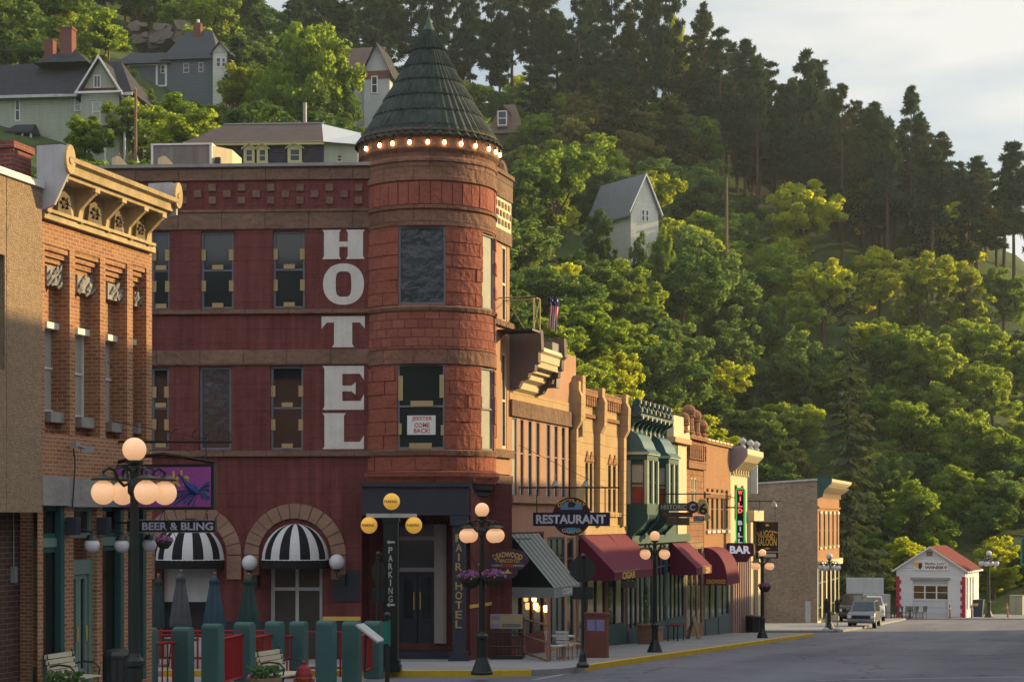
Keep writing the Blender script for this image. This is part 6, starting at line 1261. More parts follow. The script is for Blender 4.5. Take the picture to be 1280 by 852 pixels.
# ------------------------------------------------------------------ vehicles
def car(px, d, lab, paint, hs=1., yaw=0, zo=0., dark=False, truck=False):
    t = thing('parked_truck' if truck else 'parked_car', lab, 'truck' if truck else 'car', ((px-640)/F*d, d, G(d)+zo), PERP+yaw); w_ = .92
    prof = [(.02,.42),(.0,.62),(.06,.82),(.18,.98),(.6,1.06),(1.35,1.12),(4.55,1.14),(4.62,.9),(4.6,.45),(4.2,.36),(.4,.34)]
    MB().prism([(y, z*hs) for y, z in prof], -w_, w_).build('body', paint, t, bevel=.07)
    y0, y1, z0, z1 = (1.25, 2.1 if not truck else 1.9, 1.1*hs, 1.74*hs); yb0, yb1 = (4.5, 4.2) if not truck else (3.0, 2.9); wt = .70
    cab = MB(); V = [(-.86,y0,z0),(.86,y0,z0),(.86,yb0,z0),(-.86,yb0,z0),(-wt,y1,z1),(wt,y1,z1),(wt,yb1,z1),(-wt,yb1,z1)]
    for f_ in ((4,5,6,7),(0,1,5,4),(1,2,6,5),(2,3,7,6),(3,0,4,7)): cab.face([V[k] for k in f_])
    cab.build('cabin', paint, t, bevel=.05)
    def lerp(a, b_, u): return tuple(a[k]+(b_[k]-a[k])*u for k in range(3))
    def pane(a, b_, c, e, off, nm):
        i = [lerp(lerp(a,b_,u), lerp(e,c,u), v_) for u, v_ in ((.06,.08),(.94,.08),(.94,.90),(.06,.90))]; MB().face([tuple(p_[k]+off[k] for k in range(3)) for p_ in i]).build(nm, mk('car_glass', (.025,.035,.045), .05, .1, 2, spec=.9), t)
    pane(V[0],V[1],V[5],V[4],(0,-.02,.012),'windscreen'); pane(V[1],V[2],V[6],V[5],(.015,0,.005),'side_window'); pane(V[3],V[0],V[4],V[7],(-.015,0,.005),'side_window'); pane(V[2],V[3],V[7],V[6],(0,.015,.005),'rear_window')
    MB().box(-.62,.62,-.03,.03,.66*hs,.88*hs).box(-.5,.5,-.04,.0,.44*hs,.52*hs).build('grille', mk('car_trim_black', (.02,.02,.022), .5, .1), t, bevel=.01); MB().box(-.9,.9,-.06,.1,.40*hs,.60*hs).build('bumper', paint, t, bevel=.04)
    hl = mk('headlamp_glass', (.5,.52,.55), .15, .05, spec=.8)
    for x in (-.76,.76): MB().box(x-.13,x+.13,-.035,.12,.68*hs,.86*hs).build('headlight', hl, t, bevel=.02)
    MB().box(-.16,.16,-.075,-.06,.46*hs,.58*hs).build('licence_plate', mk('plate_blue', (.10,.13,.25), .5, .1), t)
    for x in (-1.0,1.0): MB().box(x-.11,x+.11,1.5,1.62,1.10*hs,1.26*hs).build('mirror', paint, t, bevel=.03)
    for y in (.95, 3.7):
        for x in (-.8,.8):
            wh = MB().tube([(x-.12,y,.36),(x+.12,y,.36)], .36, 18).build('wheel', mk('tyre_rubber', (.015,.015,.016), .9, .1), t); s = 1 if x > 0 else -1
            MB().tube([(x+s*.121,y,.36),(x+s*.135,y,.36)], .22, 14).build('rim', M.grey, wh)
    if truck: MB().box(-.8,.8,3.15,4.5,1.12*hs,1.15*hs).build('bed', M.black, t)
    return t
silver = mk('silver_car_paint', (.15,.155,.17), .28, .04, 1, metal=.55, spec=.6); whitep = mk('white_car_paint', (.62,.62,.60), .3, .03, 1, spec=.6); darkp = mk('dark_car_paint', (.03,.035,.04), .3, .03, 1, spec=.6)
car(1076, 117.5, 'silver sport utility vehicle parked facing the camera by the old brick block', silver, 1.02)
car(1091, 137, 'white pickup parked behind the silver vehicle', whitep, 1.08, 6, .1, truck=True)
car(1063, 133, 'dark van with a pale windscreen mostly hidden behind the silver vehicle', darkp, 1.15, 0, .15)
# ------------------------------------------------------------------ things around the white garage
d = 166; fr = Fr(1058, d, -10, ZC+(YH-772)*d/F); x1_ = fr.x(1113)
t = thing('retaining_wall', 'long pale stepped retaining wall between the brick block and the white garage', 'wall', fr.o, fr.ang); MB().box(0,x1_,0,.4,-.5,fr.z(742,2)).box(0,x1_*.85,.5,.9,-.5,fr.z(722,2)).build('wall', mk('pale_blue_concrete', (.46,.47,.5), .85, .12, 1, streak=.15), t)
k = 0
gc = 'black cafe chairs outside the white garage'
tb = [(1118,152.5),(1137,151.5)]
for px, d in tb:
    t = thing('cafe_table', 'round black cafe table %s' % ('nearer the red quoins of the white garage' if px < 1130 else 'in front of the grey garage door'), 'table', ((px-640)/F*d, d, ZC+(YH-772.5)*d/F), 0, 'cafe tables outside the white garage'); MB().lathe([(0,.72),(.42,.72),(.42,.75),(0,.75)], 16).build('tabletop', M.black, t); MB().tube([(0,0,0),(0,0,.72)], .04, 6).lathe([(.25,0),(.22,.03),(.04,.05)], 12).build('pedestal', M.black, t)
pc_ = None
for px, d, a in ((1111,152,90),(1116.5,150.8,180),(1124,152.8,-90),(1121,154.5,0),(1131,151.3,90),(1135,149.9,170),(1143,151.2,-80),(1140,153.6,10),(1148,151,60),(1153.5,151.5,-60)):
    if pc_ is None: pc_ = chair(px, d, a, 'black cafe chair at a small table in front of the white garage', gc, M.black, M.black); o = pc_
    else: o = copy_tree(pc_)
    o.location = ((px-640)/F*d, d, ZC+(YH-772.8)*d/F); o.rotation_euler = (0,0,R_(a)); o.scale = (1.12,1.12,1.2)
d = 160; fr = Fr(1208.5, d, -20, ZC+(YH-770.5)*d/F); t = thing('dumpster', 'dark blue dumpster beside the white garage', 'dumpster', fr.o, fr.ang); xw = fr.x(1229)
MB().prism([(0,0),(xw*.92,0),(xw,fr.z(750,0)),(0,fr.z(750,0))], 0, 1.4, ax='y').build('body', mk('dumpster_blue', (.035,.045,.085), .6, .15, 2), t, bevel=.04); MB().box(-.03,xw+.03,-.05,1.45,fr.z(750,0),fr.z(750,0)+.08).build('lid', M.black, t); MB().box(.55,1.0,-.012,.0,1.0,1.25).build('notice', M.gold, t)
for px, d, h, lab in ((1187.3,153.5,1.35,'slim red bollard at the right edge of the grey garage door'),(1214.5,154.5,1.3,'slim reddish bollard in front of the dark blue dumpster'),(1260.5,156,1.5,'leaning wooden bollard at the edge of the grass near the utility box')):
    t = thing('bollard', lab, 'bollard', ((px-640)/F*d, d, ZC+(YH-775)*d/F), 0, 'bollards near the white garage'); tl_ = .14 if px > 1250 else 0; MB().tube([(0,0,-.2),(-tl_,0,h)], .075, 10).tube([(-tl_,0,h),(-tl_,0,h+.06)], [.075,.02], 10).build('post', mk('bollard_rust', (.34,.12,.10), .7, .2, 3), t); MB().tube([(-tl_*.7,0,h*.72),(-tl_*.8,0,h*.84)], .079, 10).build('band', M.dwhite, t)
d = 163; fr = Fr(1262, d, -25, ZC+(YH-768)*d/F); t = thing('utility_box', 'green grey utility cabinet at the right edge beyond the far lamp', 'utility box', fr.o, fr.ang); xw = fr.x(1278); hz_ = fr.z(744.5,0); MB().box(0,xw,0,1.0,0,hz_).box(-.05,xw+.05,-.05,1.05,hz_,hz_+.08).build('cabinet', mk('cabinet_tan', (.24,.24,.19), .6, .12, 2), t); MB().box(xw*.5-.01,xw*.5+.01,-.012,0,.1,hz_-.1).build('seam', M.black, t)
d = 150; fr = Fr(1276, d, -5, 0); za, zb_ = fr.z(706,0), fr.z(671,0); t = thing('green_sign_board', 'teal framed sign board cut by the right edge', 'sign', fr.w(0,0,G(d)), fr.ang); zg_ = G(d); MB().box(0,1.6,0,.12,za-zg_,zb_-zg_).build('board', mk('sign_teal2', (.03,.2,.17), .5, .1, 3), t); MB().box(.12,1.48,-.02,.0,za-zg_+.15,zb_-zg_-.15).build('panel', M.navy, t); MB().tube([(.8,.06,-.3),(.8,.06,za-zg_)], .08, 8).build('post', M.black, t)
for px, d, lab in ((1046.5,104.5,'parking meter before the green shopfront, right of the unlit lamp'),(1032.5,104.0,'parking meter left of the unlit lamp by the brick block')):
    t = thing('parking_meter', lab, 'parking meter', ((px-640)/F*d, d, G(d)+.15), 0, 'parking meters by the brick block'); MB().tube([(0,0,0),(0,0,1.2)], .035, 6).build('post', M.grey, t); MB().box(-.13,.13,-.1,.1,1.05,1.75).lathe([(.13,1.75),(.10,1.86),(.0,1.9)], 10).build('head', M.black, t, bevel=.03)
    MB().lathe([(.2,0),(.18,.1),(.05,.16)], 8).build('base', M.dwhite, t)
fr = FG; t = thing('leaning_plank', 'wooden plank leaning on the old brick side wall', 'plank', FG.w(-.3, 4.2, 0), PERP); MB().box(-.12,.12,-.02,.04,-.1,2.2).build('board', M.wood, t).rotation_euler = (R_(-6), R_(8), 0)
# ------------------------------------------------------------------ houses on the hill
def roof2(b, x0, x1, y0, y1, ze, zr, m=0, th=.12, axis='y', over=.3):    # gable roof, ridge along axis
    if axis == 'y':
        xm = (x0+x1)/2; s = (zr-ze)/(xm-x0)
        for a in (x0-over, x1+over):
            zz_ = ze-over*s; b.face([(xm,y0-over,zr),(a,y0-over,zz_),(a,y1+over,zz_),(xm,y1+over,zr)], m); b.face([(xm,y0-over,zr-th),(a,y0-over,zz_-th),(a,y1+over,zz_-th),(xm,y1+over,zr-th)], m)
            b.face([(xm,y0-over,zr-th),(a,y0-over,zz_-th),(a,y0-over,zz_),(xm,y0-over,zr)], m); b.face([(a,y0-over,zz_-th),(a,y1+over,zz_-th),(a,y1+over,zz_),(a,y0-over,zz_)], m)
    else:
        ym = (y0+y1)/2; s = (zr-ze)/(ym-y0)
        for a in (y0-over, y1+over):
            zz_ = ze-over*s; b.face([(x0-over,ym,zr),(x1+over,ym,zr),(x1+over,a,zz_),(x0-over,a,zz_)], m); b.face([(x0-over,ym,zr-th),(x1+over,ym,zr-th),(x1+over,a,zz_-th),(x0-over,a,zz_-th)], m)
            b.face([(x0-over,a,zz_-th),(x1+over,a,zz_-th),(x1+over,a,zz_),(x0-over,a,zz_)], m)
            for x in (x0-over, x1+over): b.face([(x,ym,zr-th),(x,a,zz_-th),(x,a,zz_),(x,ym,zr)], m)
    return b
def hip(b, x0, x1, y0, y1, ze, zr, inset, over=.4, m=0):
    x0 -= over; x1 += over; y0 -= over; y1 += over; ym = (y0+y1)/2; A, Bq = (x0+inset, ym, zr), (x1-inset, ym, zr)
    b.face([(x0,y0,ze),(x1,y0,ze),Bq,A], m); b.face([(x1,y1,ze),(x0,y1,ze),A,Bq], m); b.face([(x1,y0,ze),(x1,y1,ze),Bq], m); b.face([(x0,y1,ze),(x0,y0,ze),A], m); b.face([(x0,y0,ze-.02),(x0,y1,ze-.02),(x1,y1,ze-.02),(x1,y0,ze-.02)], m)
    return b
# pale green Victorian at the upper left
d = 165.; fr = Fr(-50, d, -6, 0); q = fr.q; zb = W(80, 215, d).z-3
fr.o.z = zb; V = frthing('hillside_house', 'pale green victorian house with a dark roof and white trimmed gable at the upper left', 'house', fr)
X = fr.x; Z = lambda py: fr.z(py, 6)
xa, xb = X(-50), X(160); ze = Z(121)
ops = [fr.rect(18,25,124.5,151), fr.rect(-30,-20,125,150), fr.rect(137,144.5,131,160)]
b = MB().wall(xa, xb, -2, ze, ops, t=.15); b.shell(xa, xb, 8, -2, ze); b.build('wall', M.siding, V)
for o_ in ops: window(V, *o_, .08, M.white, M.glass, .10)
b = MB(); hip(b, xa, xb, 0, 8, ze, fr.z(80,6,-4), 2.6, .6); hip(b, X(35), X(98), 2, 7, fr.z(86,6,-4), fr.z(63,6,-4.5), 2.1, .2); b.build('roof', M.shing, V)
MB().box(xa-.6, xb+.6, -.66, -.52, ze-.25, ze+.02).build('fascia', M.dwhite, V)
MB().box(X(58),X(73),3.5,4.7,Z(70),fr.z(39,6,-4)).box(X(57),X(74),3.4,4.8,fr.z(39,6,-4),fr.z(36.5,6,-4)).build('chimney', M.chim, V); MB().box(X(33),X(44),4.5,5.5,Z(84),fr.z(51,6,-5)).build('chimney', M.chim, V)
ga, gb_ = X(101,1.), X(149,1.); wn_ = [fr.rect(92.5,102,122.5,138.5,1.)]
wn_ = [fr.rect(114.5,125.5,126.5,152,1.)]
b = MB().wall(ga, gb_, -2, ze, wn_, y=-1., t=.15); b.face([(ga,-1,ze),(gb_,-1,ze),((ga+gb_)/2,-1,Z(79))]); b.face([(ga,-1,-2),(ga,-1,ze),(ga,.1,ze),(ga,.1,-2)]); b.face([(gb_,-1,-2),(gb_,.1,-2),(gb_,.1,ze),(gb_,-1,ze)]); b.build('bay_wall', M.siding, V)
for o_ in wn_: wo = window(V, *o_, -.92, M.white, M.curtain, .10)
roof2(MB(), ga, gb_, -1.1, 4, ze, Z(79), over=.35).build('gable_roof', M.shing, V)
gx = (ga+gb_)/2; tm = MB()
for s in (-1, 1): tm.prism([(gx+s*(gx-ga+.45), ze-.40),(gx+s*(gx-ga+.45), ze-.15),(gx, Z(77)+.05),(gx, Z(77)-.25)], -1.52, -1.44, ax='y')
tm.box(ga-.4, gb_+.4, -1.5, -1.35, ze-.2, ze).build('gable_trim', M.white, V)
o_ = fr.rect(117,126,94,110,1.05); window(V, *o_, -1.06, M.white, M.glass, .08, (), (.5,))
mar = mk('maroon_trim', (.10,.03,.03), .7, .1); MB().box(ga+.2,gb_-.2,-1.08,-1.0,ze+.02,ze+.35).build('gable_band', mar, V)
for pa, pb in ((8,45),(108,186)):
    xa_, xb_ = X(pa,1.5), X(pb,1.5); zt_, zl_ = Z(156), Z(171)
    MB().face([(xa_,-2.4,zl_),(xb_,-2.4,zl_),(xb_-.6,-.0,zt_),(xa_+.3,-.0,zt_)]).face([(xa_,-2.4,zl_-.2),(xb_,-2.4,zl_-.2),(xb_,-2.4,zl_),(xa_,-2.4,zl_)]).face([(xb_,-2.4,zl_-.2),(xb_,0,zl_-.2),(xb_-.6,0,zt_),(xb_,-2.4,zl_)]).face([(xa_,-2.4,zl_-.2),(xa_,0,zl_-.2),(xa_+.3,0,zt_),(xa_,-2.4,zl_)]).build('porch_roof', M.shing, V)
    for k in range(4): xx = xa_+.2+(xb_-xa_-.4)*k/3; MB().box(xx-.08,xx+.08,-2.3,-2.14,-2,zl_-.2).build('porch_post', M.dwhite, V)
window(V, *fr.rect(92.5,101,122.8,139,0.1), -.06, M.white, M.curtain, .08)
# small house far left behind it
d = 205.; fr = Fr(-10, d, 5, W(20, 90, d).z-3); t = frthing('hillside_house', 'small house with a blue gable peeping over the dark roof at the far left', 'house', fr); X = fr.x; Z = lambda py: fr.z(py, 3)
MB().wall(0, X(36), -2, Z(66)).shell(0, X(36), 6, -2, Z(66)).build('wall', M.brickD, t); roof2(MB(), 0, X(36), 0, 6, Z(67), Z(60), axis='x', over=.5).build('roof', M.shingB, t); b = MB(); b.face([(X(-5,1),-1,Z(79)),(X(15,1),-1,Z(79)),(X(5,1),-1,Z(69))]); roof2(b, X(-5,1), X(15,1), -1, 1, Z(79), Z(69), over=.2); b.build('gable', mk('pale_blue_paint', (.32,.37,.44), .7, .1), t)
# grey house below the rocks
d = 228.; fr = Fr(146, d, -7, W(200, 135, d).z-2); t = frthing('hillside_house', 'grey house with a steep dark roof and brick chimney below the rock outcrop', 'house', fr); X = fr.x; Z = lambda py: fr.z(py, 6)
MB().wall(X(160), X(208), Z(107), Z(80)).shell(X(160), X(208), 5, Z(107), Z(80)).face([(X(160),0,Z(107)),(X(208),0,Z(107)),(X(208),5,Z(107)),(X(160),5,Z(107))]).build('upper_wall', M.sidingG, t)
b = MB()
for px in (160.5, 196, 207.5): b.box(X(px)-.13, X(px)+.13, -.06, .05, Z(107), Z(80))
b.box(X(160),X(208),-.08,.05,Z(108.5),Z(106.5)).box(X(160),X(208),-.08,.05,Z(81.5),Z(79.5)).build('trim', M.white, t); window(t, *fr.rect(201,206,82,92), -.04, M.white, M.glass, .08)
ops = [fr.rect(182,190,111,127,-.5), fr.rect(199,206,110,128,-.5)]
MB().wall(X(172), X(210), -6, Z(107), ops, y=.5).shell(X(172), X(210), 5, -6, Z(107), roof=0).build('lower_wall', M.sidingG, t)
for o_ in ops: window(t, *o_, .6, M.white, M.glass, .12)
ops = [fr.rect(229,236,79,91), fr.rect(248,254,78,90)]
MB().wall(X(208), X(268), -6, Z(76), ops).shell(X(208), X(268), 8, -6, Z(76)).build('wall', M.sidingG, t)
for o_ in ops: window(t, *o_, .08, M.white, M.glass, .08)
b = MB(); hip(b, X(206), X(270), 0, 8, Z(76), fr.z(40,6,-4), 2.2, .5); hip(b, X(146), X(210), -.2, 5, Z(80), fr.z(66,6,-2.5), 1.6, .5); b.build('roof', mk('slate_blue_shingle', (.055,.062,.075), .9, .15, 1.5, fine=.2), t)
MB().box(X(233),X(242),3,4,Z(50),fr.z(31,6,-3.5)).build('chimney', M.chim, t); MB().tube([(X(237.5),3.5,fr.z(31.5,6,-3.5)),(X(237.5),3.5,fr.z(26,6,-3.5))], .2, 8).build('chimney_pot', M.white, t)
ga, gb_ = X(266,.8), X(284,.8); b = MB(); b.wall(ga, gb_, -6, Z(68), [], y=-.8).face([(ga,-.8,Z(68)),(gb_,-.8,Z(68)),((ga+gb_)/2,-.8,Z(57))]); b.face([(ga,-.8,-6),(ga,-.8,Z(68)),(ga,4,Z(68)),(ga,4,-6)]).face([(gb_,-.8,-6),(gb_,-.8,Z(68)),(gb_,4,Z(68)),(gb_,4,-6)]); b.build('gable_wall', M.sidingW, t); roof2(MB(), ga, gb_, -.9, 5, Z(68), Z(57), over=.3).build('gable_roof', mk('slate_blue_shingle', (.055,.062,.075)), t); window(t, *fr.rect(270,276,72,84,.85), -.84, M.white, M.glass, .1); window(t, *fr.rect(277,282,72,84,.85), -.84, M.white, M.glass, .1)
# long white house with brick band, behind the trees left of the turret
d = 222.; fr = Fr(346, d, -10, W(420, 122, d).z-4); t = frthing('hillside_house', 'long white house with brown roof and end gables behind trees left of the turret', 'house', fr); X = fr.x; Z = lambda py: fr.z(py, 8)
MB().wall(0, X(486), -6, Z(92), [fr.rect(430,444,98,118), fr.rect(380,392,98,118)]).shell(0, X(486), 8, -6, Z(92), roof=0).build('wall', M.hwhite, t); window(t, *fr.rect(430,444,98,118), .1, M.white, M.glass, .12, (.5,), (.5,)); window(t, *fr.rect(380,392,98,118), .1, M.white, M.glass, .12, (.5,), (.5,))
roof2(MB(), X(348), X(470), -.2, 7.5, Z(93), fr.z(61,8,-3.7), axis='x', over=.3).build('roof', M.shingB, t)
for pa, pm, pb, ya in ((455,471,487,59),(345,361,377,57)):
    ga, gb_ = X(pa,1.2), X(pb,1.2); b = MB().wall(ga, gb_, -6, Z(93), [], y=-1.2).face([(ga,-1.2,Z(93)),(gb_,-1.2,Z(93)),((ga+gb_)/2,-1.2,Z(ya+2))]); b.face([(ga,-1.2,-6),(ga,-1.2,Z(93)),(ga,1,Z(93)),(ga,1,-6)]).face([(gb_,-1.2,-6),(gb_,-1.2,Z(93)),(gb_,1,Z(93)),(gb_,1,-6)]); b.build('gable_wall', M.hwhite, t)
    roof2(MB(), ga, gb_, -1.3, 5, Z(93), Z(ya), over=.5).build('gable_roof', M.shing, t); MB().box(ga,gb_,-1.26,-1.2,Z(104),Z(94)).build('brick_band', M.chim, t); window(t, *fr.rect(pa+9,pa+17,95,117,1.3), -1.28, M.white, M.glass, .12)
# mansard house right behind the hotel roof
d = 140.; fr = Fr(238, d, -3, W(340, 212, d).z-6); t = frthing('mansard_house', 'low house with yellow trimmed dormers and a brown mansard roof behind the hotel parapet', 'house', fr); X = fr.x; Z = lambda py: fr.z(py, 6)
xc = X(404); xe_ = X(447); ops = [fr.rect(420,428,192.5,202)]
MB().wall(0, xc, -4, Z(182)).face([(0,0,-4),(0,0,Z(182)),(0,9,Z(182)),(0,9,-4)]).build('slate_wall', mk('dark_purple_slate', (.06,.055,.075), .85, .25, 2, brick=(.3,.25,.012,(.045,.042,.06),(.03,.03,.04),.4)), t)
side = MB().wall(xc+.02, xe_, -4, Z(179), ops, y=.12).face([(xe_,.12,-4),(xe_,9,-4),(xe_,9,Z(179)),(xe_,.12,Z(179))]).build('siding_wall', M.siding, t); window(t, *ops[0], .2, M.cream, M.glass, .1)
MB().box(-.5,xc+.1,-.45,.1,Z(182.5),Z(178.5)).build('eave', mk('yellow_trim', (.45,.40,.20), .7, .1, 2), t)
b = MB(); zr_ = fr.z(155.5,6,-4); ze_ = Z(179.5); b.face([(-.6,-.5,ze_),(xc+.1,-.5,ze_),(X(392),4.,zr_),(X(268),4.,zr_)]); b.face([(-.6,-.5,ze_),(X(268),4.,zr_),(X(268),5.,zr_),(-.6,9.5,ze_)]); b.face([(X(268),4,zr_),(X(392),4,zr_),(X(392),5,zr_),(X(268),5,zr_)]); b.face([(-.6,9.5,ze_),(X(268),5,zr_),(X(392),5,zr_),(xc+.1,9.5,ze_)]); b.build('roof', M.shingB, t)
b = MB(); b.face([(xc+.1,-.5,ze_),(xe_+.3,-.3,Z(183)),(X(442),4.2,fr.z(167,6,-4)),(X(392),4.,zr_)]); b.face([(X(392),4.,zr_),(X(442),4.2,fr.z(167,6,-4)),(X(430),9,Z(172)),(X(392),9,zr_)]); b.build('metal_roof', mk('pale_metal_roof', (.50,.52,.55), .45, .06, 1, metal=.2), t)
MB().box(X(266),X(394),3.9,4.2,zr_,zr_+.12).build('ridge_cap', M.grey, t); MB().tube([(X(381,-5),5,zr_-.5),(X(381,-5),5,fr.z(129,6,-5))], .16, 8).build('flue_pipe', M.grey, t)
yt_ = mk('yellow_trim', (.45,.40,.20))
for pa, pb in ((303,320),(319.5,336.5),(358,379)):
    xa_, xb_ = X(pa,.3), X(pb,.3); dz = Z(183); o_ = (xa_+.26, xb_-.26, Z(203), Z(187.5))
    dm = MB().wall(xa_+.1, xb_-.1, Z(207), Z(185), [o_], y=-.35, t=.1).face([(xa_+.1,-.35,Z(185)),(xb_-.1,-.35,Z(185)),((xa_+xb_)/2,-.35,Z(180))]).box(xa_+.1,xb_-.1,-.25,.05,Z(207),Z(203)).build('dormer', yt_, t); roof2(MB(), xa_+.05, xb_-.05, -.4, .6, Z(185.5), Z(179.5), over=.12, th=.08).build('dormer_roof', yt_, dm); window(t, *o_, -.28, M.cream, M.glass, .07)
# shed and vents on the hotel roof
d = 60.; fr = Fr(190, d, -3, H.o.z+zt*0+0); zr_ = tz(205)*0
hz_ = H.z(205, -3)+H.o.z-.25
fr = Fr(190, d, -4, hz_); t = frthing('rooftop_shed', 'grey plywood shed with a sunlit end standing on the hotel roof', 'shed', fr); X = fr.x; xw = X(264); zt_ = fr.z(181.5, xw/2)
MB().box(0,xw,0,2.2,0,zt_).build('wall', mk('weathered_plywood', (.19,.17,.165), .9, .2, 2, streak=.35), t); MB().box(-.04,xw+.04,-.04,2.24,zt_,zt_+.06).box(-.03,.05,-.03,.05,0,zt_).box(xw-.05,xw+.03,-.03,.05,0,zt_).build('trim', M.white, t)
e_ = MB().prism([(xw,-.0),(xw+.55,.75),(xw+.55,2.2),(xw,2.2)], 0, zt_-.02, ax='z').build('end_wall', M.cream, t); MB().box(xw+.12,xw+.3,.05,.2,zt_*.45,zt_*.8).build('vent', M.black, t)  # sunlit tone of the end wall put into its colour with cream
for px, lab in ((145,'small sunlit metal vent on the hotel roof, the one behind the cornice end'),(203,'small sunlit metal vent on the hotel roof in front of the plywood shed')):
    d = 56.5; fr = Fr(px, d, 30, hz_); t = frthing('roof_vent', lab, 'vent', fr, 'metal vents on the hotel roof'); h_ = fr.z(195, 0); MB().prism([(0,0),(0,h_),(.12,h_),(.9,.3),(.9,0)], 0, .45, ax='y').build('cowl', M.cream, t); MB().tube([(.22,-.01,h_*.45),(.22,.02,h_*.45)], .06, 10).build('opening', M.black, t)
# white gabled house above the row
d = 226.; fr = Fr(788.5, d, 32, W(800, 335, d).z-1); t = frthing('hillside_house', 'white gabled house with a blue grey roof among the trees above the main street row', 'house', fr); X = fr.x; xw = X(823); Z = lambda py: fr.z(py, xw/2); ze_, zr_ = Z(263), Z(217); ln = 9.5
ops = [fr.rect(803.5,807,262,275)]; ops = [(xw/2-.55, xw/2+.0, Z(277), Z(262)), (xw/2+.1, xw/2+.65, Z(277), Z(262))]
b = MB().wall(0, xw, -6, ze_, ops[:0]).face([(0,0,ze_),(xw,0,ze_),(xw/2,0,zr_)]); b.face([(0,0,-6),(0,0,ze_),(0,ln,ze_),(0,ln,-6)]).face([(xw,0,-6),(xw,ln,-6),(xw,ln,ze_),(xw,0,ze_)]); b.build('wall', M.sidingW, t); roof2(MB(), 0, xw, 0, ln, ze_, zr_, over=.4, th=.2).build('roof', M.shingG, t)
for o_ in ops: window(t, *o_, -.05, M.white, M.glass, .1)
window(t, xw*.2, xw*.2+.8, Z(325), Z(305), -.05, M.white, M.glass, .1); MB().box(xw*.5,xw+2.,-2.2,-.2,-6,Z(332)).build('porch', M.dwhite, t); MB().face([(xw*.3,-2.4,Z(334)),(xw+2.3,-2.4,Z(334)),(xw+2.3,0,Z(322)),(xw*.3,0,Z(322))]).build('porch_roof', M.shingG, t)
tm = MB()
for s in (-1, 1): tm.prism([(xw/2+s*(xw/2+.42), ze_-.62),(xw/2+s*(xw/2+.42), ze_-.3),(xw/2, zr_+.04),(xw/2, zr_-.3)], -.47, -.41, ax='y')
tm.build('gable_trim', M.white, t)
# dormer house right of the turret
d = 268.; fr = Fr(612, d, -8, W(630, 178, d).z-3); t = frthing('hillside_house', 'brown roofed house with one small white dormer just right of the turret roof', 'house', fr); X = fr.x; xw = X(652); Z = lambda py: fr.z(py, xw/2)
MB().wall(0,xw,-5,Z(166)).shell(0,xw,6,-5,Z(166)).build('wall', M.brickD, t); hip(MB(), 0, xw, 0, 6, Z(167), fr.z(131,2,-3), 1.8, .4).build('roof', M.shingB, t); o_ = fr.rect(622,633.5,138.5,157,.4); dm = MB().box(o_[0]-.15,o_[1]+.15,-.35,2.5,o_[2]-.2,o_[3]+.1).build('dormer', M.wood, t); roof2(MB(), o_[0]-.2, o_[1]+.2, -.4, 2.5, o_[3]+.1, o_[3]+.9, over=.2, th=.1).build('dormer_roof', M.shingB, dm); window(t, *o_, -.38, M.white, M.glass, .14)
# rock outcrop, poles and wires
def rock(px, py, d, w_, h_, lab, seed):
    rn = random.Random(seed); t = W(px, py, d); b = MB()
    for k in range(30):
        c = (rn.uniform(-w_,w_), rn.uniform(-1.5,1.5), rn.uniform(-h_,h_*.7)); s = rn.uniform(.5,1.3); poly = [(c[0]+s*rn.uniform(.7,1.3)*math.cos(a), c[2]+s*.7*rn.uniform(.6,1.2)*math.sin(a)) for a in (.2,1.3,2.4,3.4,4.3,5.4)]; b.prism(poly, c[1]-1.6, c[1]+3, ax='y')
    o = b.build('rock_outcrop', M.rock, None, loc=t); tag(o, lab, 'rock')
rock(203, 46, 250, 3.6, 1.5, 'grey brown rock outcrop on the hillside above the grey house', 4); None
def pole(px, yt, yb, d, lab, arm=False):
    p = W(px, yb, d); h = (yb-yt)*d/F; t = thing('utility_pole', lab, 'utility pole', p); MB().tube([(0,0,-2),(0,0,h)], [.16,.11], 8).build('post', M.wood, t)
    MB().lathe([(.05,h-.02),(.07,h+.08),(.03,h+.16),(.0,h+.17)], 8).build('insulator', M.grey, t)
    if arm: MB().box(-.8,.8,-.06,.06,h-.5,h-.35).build('crossarm', M.wood, t)
pole(169.5, 112, 210, 150, 'wooden utility pole beside the green victorian house'); pole(136, 58, 100, 200, 'wooden utility pole behind the roof of the green victorian house'); pole(908.5, 224, 295, 205, 'lone wooden utility pole on the hillside right of the white gabled house'); pole(37.5, 20, 60, 215, 'dark pole rising behind the house at the far left')
def wire(pts, lab, sag=1.0):
    P = [W(*p_) for p_ in pts]; b = MB(); out = []
    for a, c in zip(P, P[1:]): out += [a.lerp(c, k/10)-Vector((0,0,sag*4*(k/10)*(1-k/10))) for k in range(10)]
    out.append(P[-1]); o = P[0].copy(); b.tube([p_-o for p_ in out], .022, 4); tag(b.build('overhead_wire', M.black, None, loc=o), lab, 'wire')
wire([(-60,58,170),(136,60,200),(300,64,215),(530,60,230)], 'long overhead wire crossing above the green and grey houses', .4); wire([(60,116,150),(169.5,113,150)], 'short overhead wire from the green house to its utility pole', .2); wire([(908,226,205),(1010,262,230)], 'overhead wire running right from the lone hillside pole', .5); wire([(870,545,190),(1060,548,190)], 'faint overhead wire above the neon bar roof', .3)
